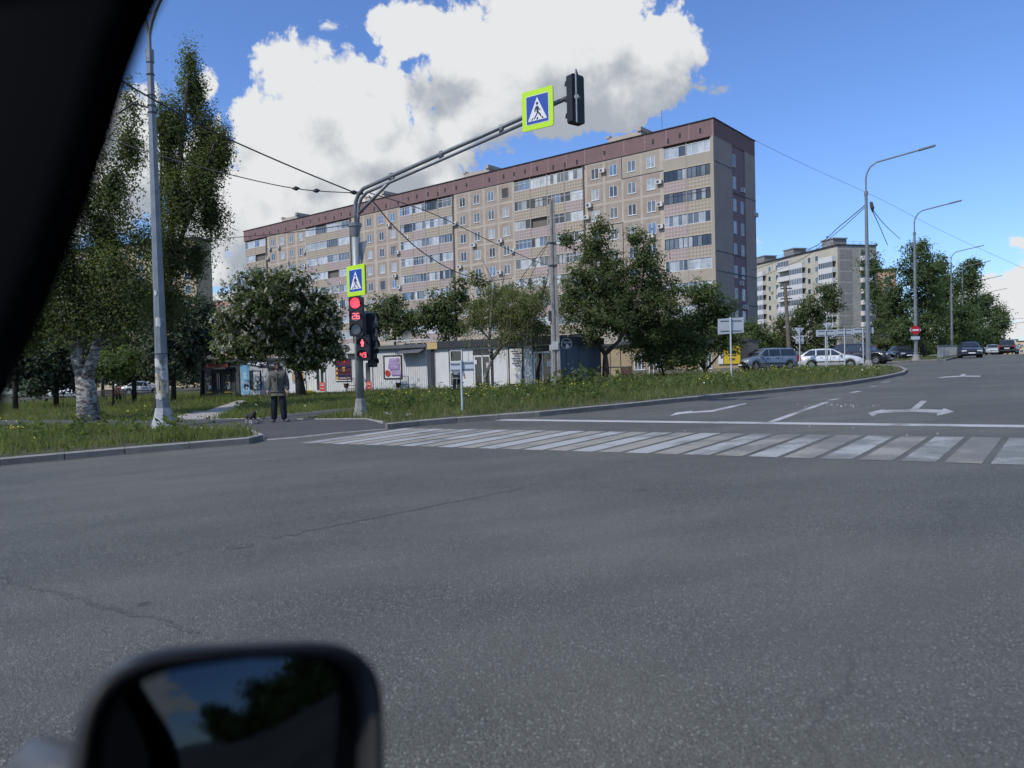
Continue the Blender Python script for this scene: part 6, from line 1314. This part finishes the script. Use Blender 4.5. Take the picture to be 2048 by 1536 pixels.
WP, _ = tree('white-barked poplar with a forked trunk beside the near lamp post', 28.5, (178, 851),
     [(150,560,85,80),(200,470,70,110),(232,380,52,95),(170,630,95,60),(250,290,34,80),(258,205,20,60),(115,500,80,120),(80,640,80,70),(270,575,60,75),(240,625,75,55),(225,540,55,60),(285,480,30,70),(60,560,80,90),(160,400,60,120),(40,420,80,140),(130,260,80,120)],
     96000, .100, LM['poplar'], [(178,851),(174,800),(168,752)], [[(168,762),(155,715),(148,680),(150,640),.27], [(170,762),(188,715),(198,675),(206,640),.26], [(152,705),(120,640),(90,560),.14]], m_wbark, .42, 3, .34, .75, 'poplar_tree', twigs=170, zs=1.7, bark2=m_bark, tap=.22)
tree('tall slender poplar behind the near lamp post', 33., (322, 815),
     [(380,185,34,70),(350,255,36,65),(425,305,36,60),(392,330,50,60),(445,285,18,45),(360,410,48,70),(412,425,42,60),(350,510,55,70),(330,600,70,55),(381,125,12,38),(385,515,36,50),(328,250,18,75),(335,330,25,70),(400,260,30,50),(410,370,40,40)],
     86000, .097, LM['poplar'], [(322,815),(322,740),(326,660)], [[(326,660),(332,560),(345,430),(360,320),(380,160),.20], [(330,600),(365,470),(400,380),(430,290),.13], [(332,560),(320,420),(326,260),.10]], m_bark, .30, 4, .28, .85, 'poplar_tree', twigs=170, zs=2.0)
for i, (lb, D, base, lobes, tx) in enumerate((
    ('dark pine behind the white poplar trunk', 52., (268,795), [(225,690,60,55),(262,630,55,45),(290,700,50,50),(250,740,50,25)], (268,700)),
    ('dark pine just right of the near lamp post', 50., (347,798), [(345,690,60,60),(352,620,50,45),(372,715,30,30),(320,740,35,25)], (347,690)),
    ('dark pine between the lamp post and the chestnut', 56., (405,798), [(400,670,46,40),(402,625,36,36),(425,690,28,22),(380,700,28,30)], (405,690)),
    ('dark spruce at the left beneath the windscreen pillar', 48., (112,805), [(100,720,75,55),(85,660,70,55),(130,760,60,30),(150,700,50,50)], (110,720)),
    ('dark spruce at the far left edge of the lawn', 46., (30,810), [(25,720,80,70),(10,640,70,60),(40,770,60,25)], (30,720)),
    ('pine further back in the middle of the park', 72., (205,790), [(200,690,60,50),(180,650,50,40),(230,720,50,35)], (205,720)))):
    tree(lb, D, base, lobes, 7500, .24, LM['pine'], [base, tx], (), m_barkd, .16, 20+i, .5, .45, 'pine_tree', 'pines in the park', twigs=40)
for i, (lb, D, base, lobes) in enumerate((('dark thicket at the back of the park behind the white poplar', 88., (150,792), [(100,745,70,40),(170,740,70,44),(230,748,60,36),(60,750,60,36)]), ('dark thicket at the back of the park behind the lamp post', 92., (330,792), [(290,742,60,40),(350,740,60,42),(392,752,40,30)]))):
    tree(lb, D, base, lobes, 9000, .32, LM['pine'], None, (), m_barkd, .14, 130+i, .8, .5, 'shrub', 'thickets at the back of the park', twigs=15, jit=1.5)
tree('light green shrub on the lawn behind the white poplar', 44., (225,796), [(225,735,42,30),(250,715,30,25),(205,720,28,25)], 4200, .18, LM['bush'], None, (), m_barkd, .07, 31, .4, .5, 'shrub', twigs=30)
CT, CL = tree('round horse chestnut covered in white blossom candles behind the man', 43., (604,801),
     [(550,602,90,55),(480,645,62,52),(622,622,68,58),(455,682,34,32),(560,672,105,50),(640,690,48,40),(530,562,46,24),(590,566,46,26),(500,700,60,26),(658,655,28,46),(605,722,46,24),(440,695,18,22),(672,705,18,22)],
     38000, .19, LM['chest'], [(604,801),(598,755),(590,712)], [[(592,715),(560,670),(530,620),.12], [(592,715),(630,670),(640,640),.11]], m_barkd, .30, 7, .36, .42, 'chestnut_tree', twigs=90)
rng = np.random.RandomState(8); V = []
wts = np.array([r[0]*r[2] for _, r in CL]); wts /= wts.sum()
for i in range(300):                                            # upright blossom candles over the crown
    c, r = CL[rng.choice(len(CL), p=wts)]; d = rng.randn(3); d[1] = -abs(d[1])*.9; d /= np.linalg.norm(d); p = c+d*r*rng.uniform(.92, 1.06); h = rng.uniform(.24, .40); w = h*.26
    tilt = rng.randn(2)*.05
    for lay in range(4):
        z0 = h*lay/4; rr_ = w*(1-lay*.22)
        for j in range(5):
            a = j*1.257+lay*.6+rng.rand(); c0 = p+np.array([rr_*math.cos(a)*.6+tilt[0]*lay, rr_*math.sin(a)*.6+tilt[1]*lay, z0]); s = h*.26
            V += [c0+rng.randn(3)*s*.5, c0+rng.randn(3)*s*.5+[0, 0, s*.4], c0+rng.randn(3)*s*.6+[0, 0, s*.9]]
tag(link('blossom', quads('blossom', np.array(V), mat('blossom_white', (.50, .48, .40), .8, var=.15, vs=12), 3), CT), kind='stuff')
tree('leafy tree behind the corrugated kiosk roof', 60., (790,715), [(778,628,48,36),(805,660,40,30),(748,650,36,34),(790,605,26,18),(830,640,22,26)], 7000, .2, LM['maple'], None, (), m_barkd, .14, 41, .42, .5, group='trees behind the kiosks')
tree('dense tree behind the joint of the two pale kiosks', 58., (885,715), [(880,620,44,40),(852,640,36,36),(912,598,30,34),(902,655,48,32),(920,570,16,18)], 8500, .2, LM['maple'], None, (), m_barkd, .15, 42, .42, .5, group='trees behind the kiosks')
tree('tree with bare twigs behind the birch', 62., (1010,715), [(962,572,22,26),(1012,590,52,32),(955,615,50,32),(1052,610,46,40),(1000,640,70,36),(948,548,12,14),(1065,660,40,30)], 8500, .2, LM['maple'], None, [[(1000,620),(985,560),(965,520),.05], [(1010,620),(1005,570),(1012,530),.05]], m_barkd, .15, 43, .42, .55, group='trees behind the kiosks')
BT, BL = tree('weeping birch with a curved white trunk before the pale kiosk', 40.6, (968,782),
     [(1000,625,52,42),(1050,612,52,52),(948,640,36,44),(1078,655,40,36),(1022,672,46,26),(985,585,34,34),(1085,590,24,40),(1040,640,50,34)], 17000, .085, LM['birch'], [(968,782),(972,748),(984,718)],
     [[(984,718),(978,690),(984,610),(988,545),.11], [(984,718),(1004,690),(1048,668),(1074,625),(1092,565),(1098,530),.12], [(1000,694),(1025,655),(1055,640),.05], [(980,680),(945,640),(912,600),.05]], m_wbark, .15, 51, .34, .6, 'birch_tree', twigs=120, jit=.7)
rng = np.random.RandomState(9); mb = MB(); V = []
for i in range(110):                                            # hanging birch twigs
    c, r = BL[rng.randint(len(BL))]; s = Vector(c+rng.uniform(-1, 1, 3)*r*.9); l = rng.uniform(.5, 1.7); e = s+Vector((rng.uniform(-.25, .25), rng.uniform(-.2, .2), -l)); m = s.lerp(e, .4)+Vector((rng.uniform(-.1, .1), 0, .12))
    mb.tube([s, m, e], [.012, .009, .005], 3, cap=False)
    for t in np.linspace(.2, 1, 16): q = s.lerp(e, t); V.append(np.array(q)+rng.randn(3)*.05)
mb.build('hanging_twig', mat('birch_twig', (.20, .17, .13), .9), BT); tag(link('hanging_leaf', quads('hanging_leaf', leaves(np.array(V), .085, rng, .8), LM['birch']), BT), kind='stuff')
tree('large maple with a forked trunk right of the concrete pole', 46.5, (1212,762),
     [(1192,500,50,55),(1170,570,66,56),(1232,560,66,66),(1290,520,42,46),(1312,572,56,56),(1185,640,76,46),(1272,642,86,54),(1202,452,26,22),(1272,474,26,22),(1342,605,36,46),(1145,605,36,56),(1130,480,14,18),(1240,610,80,50)],
     46000, .15, LM['maple'], [(1212,762),(1211,725),(1210,705)], [[(1210,708),(1192,680),(1180,620),(1190,520),.15], [(1210,708),(1236,684),(1262,640),(1290,540),.15]], m_bark, .25, 61, .36, .45, 'maple_tree', twigs=120)
tree('low spreading maple with several stems behind the white sign board', 49., (1412,750),
     [(1400,592,44,30),(1340,660,78,46),(1420,640,52,56),(1300,690,56,40),(1380,700,78,36),(1448,625,22,32),(1460,680,36,30),(1290,650,40,36),(1350,720,60,20)],
     40000, .145, LM['bush'], [(1412,750),(1408,728),(1404,712)], [[(1410,742),(1432,718),(1450,694),.09], [(1408,738),(1390,715),(1370,690),.08], [(1328,752),(1322,725),(1312,700),.07]], m_barkd, .13, 62, .36, .45, 'maple_tree', twigs=100)
for i, (lb, D, base, lobes, n, lm, nm) in enumerate((
    ('bush beside the shop annex left of the minivan', 74., (1512,715), [(1510,668,36,32),(1540,680,34,24),(1495,690,24,20)], 5000, 'bush', 'shrub'), ('olive-tinted tree behind the minivan roof', 84., (1555,712), [(1556,672,34,36),(1535,690,28,20),(1572,690,28,22),(1560,645,18,18)], 5500, 'olive', 'tree'),
    ('dark dense tree in front of the pale yellow block', 86., (1632,718), [(1652,585,24,26),(1630,622,44,38),(1640,665,50,40),(1602,640,28,36),(1660,610,24,30),(1630,695,50,25)], 11000, 'maple', 'tree'),
    ('sparse tall tree right of the pale yellow block', 92., (1756,722), [(1748,530,28,44),(1762,610,26,56),(1738,670,26,36),(1775,640,22,56),(1750,580,30,40)], 6000, 'road', 'tree'),
    ('broad roadside tree behind the no-entry sign', 80., (1850,718), [(1830,545,54,54),(1812,620,54,56),(1860,600,46,66),(1842,498,26,20),(1800,662,40,36),(1870,540,22,34),(1790,590,26,50),(1850,660,50,40)], 26000, 'road', 'tree'),
    ('second roadside tree behind the railing', 97., (1898,712), [(1892,572,32,46),(1900,640,44,52),(1880,620,30,50),(1885,530,16,18)], 14000, 'road', 'tree'), ('third roadside tree with a ragged top', 112., (1934,710), [(1932,562,26,34),(1940,622,34,52),(1945,530,14,16),(1925,660,36,36)], 13000, 'road', 'tree'),
    ('fourth roadside tree above the white car', 132., (1962,708), [(1962,622,24,42),(1958,670,30,30),(1972,600,14,18)], 9000, 'road', 'tree'), ('last roadside tree leaning over the road end', 155., (1990,706), [(1990,652,24,36),(1984,676,30,24),(1998,622,16,20),(2010,635,10,16)], 5500, 'road', 'tree'))):
    tree(lb, D, base, lobes, n, .0028*D, LM[lm], None, (), m_bark if lm == 'road' else m_barkd, .0022*D, 70+i, .0065*D, .5, nm, 'trees near the far road' if i > 1 else 'bushes by the annex', twigs=50, jit=1.6)
for i, (lb, D, base, lobes) in enumerate((('dark hedge bush under the broad roadside tree', 90., (1800,718), [(1790,692,40,22),(1830,690,36,24),(1765,698,26,16)]), ('dark hedge bush behind the railing', 100., (1890,714), [(1880,688,40,24),(1920,690,34,22),(1855,694,30,18)]),
    ('dark hedge bush behind the navy saloon', 118., (1945,710), [(1940,690,30,20),(1965,690,26,18)]), ('low hedge at the far end of the road', 160., (1985,706), [(1980,694,26,12),(2005,697,18,9)]))):
    tree(lb, D, base, lobes, 5500, .0032*D, LM['maple'], None, (), m_barkd, .0012*D, 120+i, .007*D, .5, 'shrub', 'hedge bushes along the far road', twigs=15, jit=1.4)
# trees along the street behind the car (the side mirror shows them)
bt, _ = tree('leafy street tree behind the viewer, seen in the mirror', 40., (1024, 780), [(1024,640,80,70),(980,680,60,50),(1070,690,60,50),(1024,570,50,50)], 6000, .3, LM['road'], None, (), m_bark, .25, 91, .5, .5, 'tree', 'street trees behind the car', twigs=20)
for i in range(11):
    o = bt if i == 0 else copy_tree(bt); a = R(100+1.3*i+(i % 2)*1.0); dd = 16+5.5*i; x, y = dd*math.sin(a)+5, dd*math.cos(a)+8; o.location = (x, y, gz(x, y)-1.4); o.rotation_euler = (0, 0, i*1.3); o.scale = (1.25+.1*(i % 3),)*3; o['label'] = 'leafy street tree seen in the door mirror, %s from the car' % ('nearest', 'second', 'third', 'fourth', 'fifth', 'sixth', 'seventh', 'eighth', 'ninth', 'tenth', 'farthest')[i]
# ---------------------------------------------------------------- grass, weeds, flowers
rng = np.random.RandomState(12)
m_grass = leafmat('grass_blade', (.115, .155, .050), (.21, .225, .095), .45); m_weed = leafmat('weed_leaf', (.09, .135, .045), (.15, .19, .07), .45); m_flow = mat('yellow_flower', (.62, .54, .06), .7, var=.2, vs=6); m_flw = mat('white_flower', (.6, .6, .5), .7, var=.1)
def ok_grass(P):
    m = inpoly(P, LAWN) & ~inpoly(P, PATH) & ~inpoly(P, SLABP)
    e = np.array([KP.ex.x, KP.ex.y]); n = np.array([KP.ey.x, KP.ey.y]); q = P-np.array([KP.P.x, KP.P.y]); lx, ly = q@e, q@n
    return m & ~((lx > -30) & (lx < .3) & (ly > -1.0))
gzv = lambda P: .0243*P[:, 0]+.0024*P[:, 1]+.09
def kerbdist(P):
    d = np.full(len(P), 1e9)
    for line in (KL, KR+KB[:4]):
        for a, b in zip(line, line[1:]):
            a, b = np.array(a), np.array(b); u = b-a; t = np.clip(((P-a)@u)/(u@u), 0, 1); d = np.minimum(d, np.linalg.norm(P-a-t[:, None]*u, axis=1))
    return d
def blades(n, x0, x1, y0, y1, hmin, hmax, wd, mask=None):
    P = np.stack([rng.uniform(x0, x1, n), rng.uniform(y0, y1, n)], 1); P = P[ok_grass(P)] if mask is None else P[mask(P)]
    P = P[(np.abs(P[:, 0]/P[:, 1]) < .80)]
    kd = kerbdist(P); patch = .5+.5*np.sin(P[:, 0]*.9+1.7*np.sin(P[:, 1]*.6))*np.sin(P[:, 1]*1.1+P[:, 0]*.35)
    kk = kd > .16+.12*rng.rand(len(kd)); P, kd, patch = P[kk], kd[kk], patch[kk]
    keep = rng.rand(len(P)) < np.clip(kd/1.6, .22, 1)*(.55+.45*patch); P, kd, patch = P[keep], kd[keep], patch[keep]
    h = (hmin+(hmax-hmin)*rng.rand(len(P))**1.6)*(.55+.75*patch)*np.clip(.35+kd/1.8, .35, 1); m = len(P); a = rng.rand(m)*6.283; z = gzv(P) if mask is None else np.array([gz(x, y)+.09 for x, y in P])
    B = np.column_stack([P, z]); w = wd*(.6+.8*rng.rand(m)); s = np.column_stack([np.cos(a), np.sin(a), np.zeros(m)])*w[:, None]*.5; ln = np.column_stack([rng.randn(m)*.28, rng.randn(m)*.28, np.ones(m)])*h[:, None]
    V = np.empty((m, 3, 3)); V[:, 0] = B-s; V[:, 1] = B+s; V[:, 2] = B+ln; return V.reshape(-1, 3)
V = np.concatenate([blades(150000, -14, 25, 17, 50, .10, .34, .028), blades(90000, -26, -5, 14, 45, .08, .27, .026), blades(60000, -45, 10, 40, 75, .12, .4, .05), blades(26000, 22, 75, 58, 130, .1, .3, .06, lambda P: inpoly(P, VERGE))])
tag(link('grass', quads('grass', V, m_grass, 3)), 'long rough grass over the lawns and verges', 'grass', kind='stuff')
# leafy weeds: rosettes and stalks on the right-hand verge
def wpoints(specs):
    out = []
    for x, y, sx, sy, n in specs:
        for _ in range(n):
            p = gnd(x+rng.randn()*sx, y+rng.randn()*sy)
            if ok_grass(np.array([[p.x, p.y]]))[0] and kerbdist(np.array([[p.x, p.y]]))[0] > .45: out.append((p.x, p.y, p.z+.09))
    return np.array(out)
W1 = wpoints([(1160,786,26,7,70), (1000,800,90,8,130), (1230,780,70,8,110), (1100,795,120,8,110), (800,815,60,8,70), (760,830,20,5,30), (1400,775,90,6,120), (1600,755,90,5,80), (250,868,110,10,60), (60,880,60,12,30), (480,812,40,5,25), (1300,760,60,5,60)])
L_ = []
for p in W1:
    h = rng.uniform(.2, .55); k = rng.randint(12, 26); t = rng.rand(k); L_.append(np.column_stack([p[0]+rng.randn(k)*.09, p[1]+rng.randn(k)*.09, p[2]+h*t]))
tag(link('weeds', quads('weeds', leaves(np.concatenate(L_), .13, rng, .0, .45), m_weed)), 'leafy weeds scattered through the verge grass', 'weeds', kind='stuff')
bp = gnd(1160, 783); bx = empty('burdock_plant', (bp.x, bp.y, bp.z+.08), 0, 'dark broad-leaved weed clump beside the concrete pole', 'plant'); C_ = np.column_stack([rng.randn(330)*.75, rng.randn(330)*.45, .15+np.abs(rng.randn(330))*.38]); tag(link('foliage', quads('foliage', leaves(C_, .26, rng, 0, .7), LM['maple']), bx), kind='stuff')
W2 = wpoints([(1040,784,36,6,130), (1075,780,30,5,90), (1000,796,40,7,60), (1250,765,40,5,150), (1215,772,30,5,80), (1440,765,22,5,110), (1500,748,60,4,90), (1620,746,60,4,110), (1560,756,40,4,60), (800,806,40,5,70), (1330,758,50,4,60), (250,855,40,6,34), (160,868,60,8,44), (290,848,10,5,16), (940,805,40,6,40), (1180,790,80,8,60), (870,815,50,6,30), (30,890,40,10,20)])
F_, S_ = [], []
for p in W2:
    if rng.rand() < .55: continue
    h = rng.uniform(.25, .6); k = rng.randint(1, 5); t = np.column_stack([p[0]+rng.randn(k)*.07, p[1]+rng.randn(k)*.07, p[2]+h+rng.randn(k)*.05]); F_.append(t)
    for q in t: w = .007; S_ += [(p[0]-w, p[1], p[2]), (p[0]+w, p[1], p[2]), tuple(q)]
tag(link('flowers', quads('flowers', leaves(np.concatenate(F_), .046, rng, 0, .9), m_flow)), 'small yellow wild flowers dotted along the verge', 'flowers', kind='stuff'); tag(link('flower_stalks', quads('flower_stalks', np.array(S_), m_weed, 3)), 'thin green stalks of the yellow wild flowers', 'flower stalks', kind='stuff')
W3 = wpoints([(1300,775,120,8,60), (1600,752,100,5,70), (950,805,90,8,40), (480,830,60,4,10)]); tag(link('white_flowers', quads('white_flowers', leaves(np.column_stack([W3[:, :2], W3[:, 2]+.3]), .05, rng, 0, .9), m_flw)), 'tiny white wild flowers among the verge grass', 'flowers', kind='stuff')
# scraps of litter on the kerb corner
for x, y, lb in ((776, 840.5, 'crumpled white paper scrap in the grass beside the mast foot'), (817, 842.5, 'white plastic scrap on the kerb corner')):
    p = gnd(x, y); o = MB(); k = 7; o.add([(rnd.uniform(-.12, .12), rnd.uniform(-.06, .06), rnd.uniform(0, .13)) for _ in range(k)], [(0, 1, 2), (1, 2, 3), (2, 3, 4), (3, 4, 5), (4, 5, 6), (0, 5, 6)]); tag(o.build('litter', m_wht, None, loc=(p.x, p.y, p.z+.14)), lb, 'litter', 'scraps of litter')
# ---------------------------------------------------------------- the car the picture is taken from
HB = R(-68); cf = Vector((math.sin(HB), math.cos(HB), 0)); crt = Vector((math.cos(HB), -math.sin(HB), 0)); CZ = Vector((0, 0, 1))
own = empty('car', (0, 0, 0), 0, 'car around the viewer: black windscreen pillar and grey door mirror', 'car')
cw = lambda f, r, z: cf*f+crt*r+CZ*z                      # car coordinates: forward, right, up
m_trim = mat('pillar_trim', (.0045, .005, .0065), 1., var=.1, spec=.05); m_shell = mat('own_paint_grey', (.085, .088, .092), .45, .2, var=.05); m_bez = mat('mirror_bezel', (.012, .013, .015), .55, var=.1)
edge = [(345, -60), (325, 0), (296, 60), (262, 150), (230, 260), (193, 370), (152, 480), (108, 590), (58, 700), (16, 790), (-12, 850), (-80, 1000)]
rows = []
for px, py in edge:                                        # rear edge of the pillar, on the inner plane of the side glass
    d = ray(px, py); t = .335/d.dot(crt); p = CP+d*t; f = p.dot(cf); z = p.z
    rows.append([cw(f+a, .335+b, z) for a, b in ((0, .0), (.022, .014), (.05, .032), (.10, .06), (.17, .075), (.26, .05), (.28, .0), (.26, -.03), (.14, -.035), (.03, -.014))])
n = 10; vs = [v for r_ in rows for v in r_]
MB().add(vs, [(i*n+j, i*n+(j+1) % n, (i+1)*n+(j+1) % n, (i+1)*n+j) for i in range(len(rows)-1) for j in range(n)]+[tuple(range(n)), tuple(range((len(rows)-1)*n, len(rows)*n))]).build('windscreen_pillar', m_trim, own, True)
def cbox(name, f0, f1, r0, r1, z0, z1, m):
    c = cw((f0+f1)/2, (r0+r1)/2, (z0+z1)/2); return MB().obox(c, (f1-f0, r1-r0, z1-z0), cf, crt, CZ).build(name, m, own)
cbox('roof', -1.9, .34, -1.05, .38, 1.80, 1.86, m_shell); cbox('headliner', -1.85, .30, -1.0, .33, 1.785, 1.798, m_trim)
cbox('door', -.85, .78, .34, .45, .42, 1.02, m_shell); cbox('rear_door', -2.3, -.87, .34, .45, .42, 1.02, m_shell); cbox('rear_pillar', -.95, -.82, .34, .42, 1.02, 1.80, m_trim); cbox('tail_pillar', -2.2, -1.8, .34, .42, 1.02, 1.80, m_shell)
cbox('dashboard', .52, .98, -1.0, .33, .62, 1.0, m_trim); cbox('bonnet', .99, 2.0, -1.05, .40, .55, 1.0, m_shell); cbox('floor', -2.3, 1.0, -1.05, .40, .25, .41, m_trim); cbox('seat', -.75, -.22, -.28, .25, .45, 1.1, m_trim); cbox('seat', -.75, -.22, -1.0, -.5, .45, 1.1, m_trim)
cbox('door', -.85, .78, -1.12, -1.02, .42, 1.02, m_shell); cbox('rear_door', -2.3, -.87, -1.12, -1.02, .42, 1.02, m_shell); cbox('tailgate', -2.4, -2.31, -1.05, .42, .42, 1.78, m_shell)
for f in (1.35, -1.55):
    for r_ in (.33, -1.0): MB().tube([cw(f, r_-.1, .31), cw(f, r_+.1, .31)], .31, 20).build('wheel', m_tyre, own)
# door mirror
def basis(bear, up):
    n = (Vector((math.sin(R(bear)), math.cos(R(bear)), 0))+CZ*up).normalized(); a = CZ.cross(n).normalized(); a = a if a.x > 0 else -a; v = n.cross(a); return n, a, (v if v.z > 0 else -v)
mn, ma, mv = basis(142, .36); gn, ga, gv = basis(131, .235)
roll = lambda a, v, t: (a*math.cos(t)-v*math.sin(t), v*math.cos(t)+a*math.sin(t))
ma, mv = roll(ma, mv, R(11)); ga, gv = roll(ga, gv, R(11))
mc = at(490, 1520, .60)
def sup(w, h, e=4.2, n=44): return [(w*math.copysign(abs(math.cos(t))**(2/e), math.cos(t)), h*math.copysign(abs(math.sin(t))**(2/e), math.sin(t))) for t in np.linspace(0, 2*math.pi, n, endpoint=False)]
def loft(secs, name, m, par, smooth=True, cap0=False, cap1=True, B=None, c0=None):
    vs = []; n = len(secs[0][0]); bn, ba, bv = B or (mn, ma, mv)
    for s, d in secs: vs += [(c0 or mc)+ba*x+bv*y+bn*d for x, y in s]
    fs = [(i*n+j, i*n+(j+1) % n, (i+1)*n+(j+1) % n, (i+1)*n+j) for i in range(len(secs)-1) for j in range(n)]
    if cap0: fs.append(tuple(range(n)))
    if cap1: fs.append(tuple(range((len(secs)-1)*n, len(secs)*n)))
    return MB().add(vs, fs).build(name, m, par, smooth)
MW, MH = .122, .086
mir = loft([(sup(MW*.90, MH*.88), -.05), (sup(MW*.91, MH*.89), .0), (sup(MW*.985, MH*.97), .006), (sup(MW, MH), -.004), (sup(MW, MH), -.028)], 'side_mirror', m_bez, own, True, False, False)
def mirror_mat():
    m = bpy.data.materials.new('mirror_glass'); m.use_nodes = True; b = m.node_tree.nodes['Principled BSDF']; b.inputs['Base Color'].default_value = (.045, .055, .066, 1); b.inputs['Metallic'].default_value = 1; b.inputs['Roughness'].default_value = .03; return m
g_ = []
for k in range(7): s = 1-k/6; g_.append((sup(MW*.93*max(s, .01), MH*.90*max(s, .01)), .003*(1-s*s)))
loft(g_, 'mirror_glass', mirror_mat(), mir, True, False, True, (gn, ga, gv), mc-mn*.005+ma*.004)
loft([(sup(MW*1.0, MH*1.0), -.026), (sup(MW*1.0, MH*1.05), -.036), (sup(MW*.98, MH*1.06), -.06), (sup(MW*.84, MH*.94), -.09), (sup(MW*.45, MH*.5), -.11)], 'mirror_shell', m_shell, mir, True, False, True, None, mc+ma*.009+mv*.003)
e0 = at(88, 1524, .66)
MB().tube([mc-ma*MW*.7-mv*MH*.3-mn*.05, e0, cw(.74, .43, 1.0)], [.026, .024, .04], 12).build('mirror_arm', m_shell, mir, True)
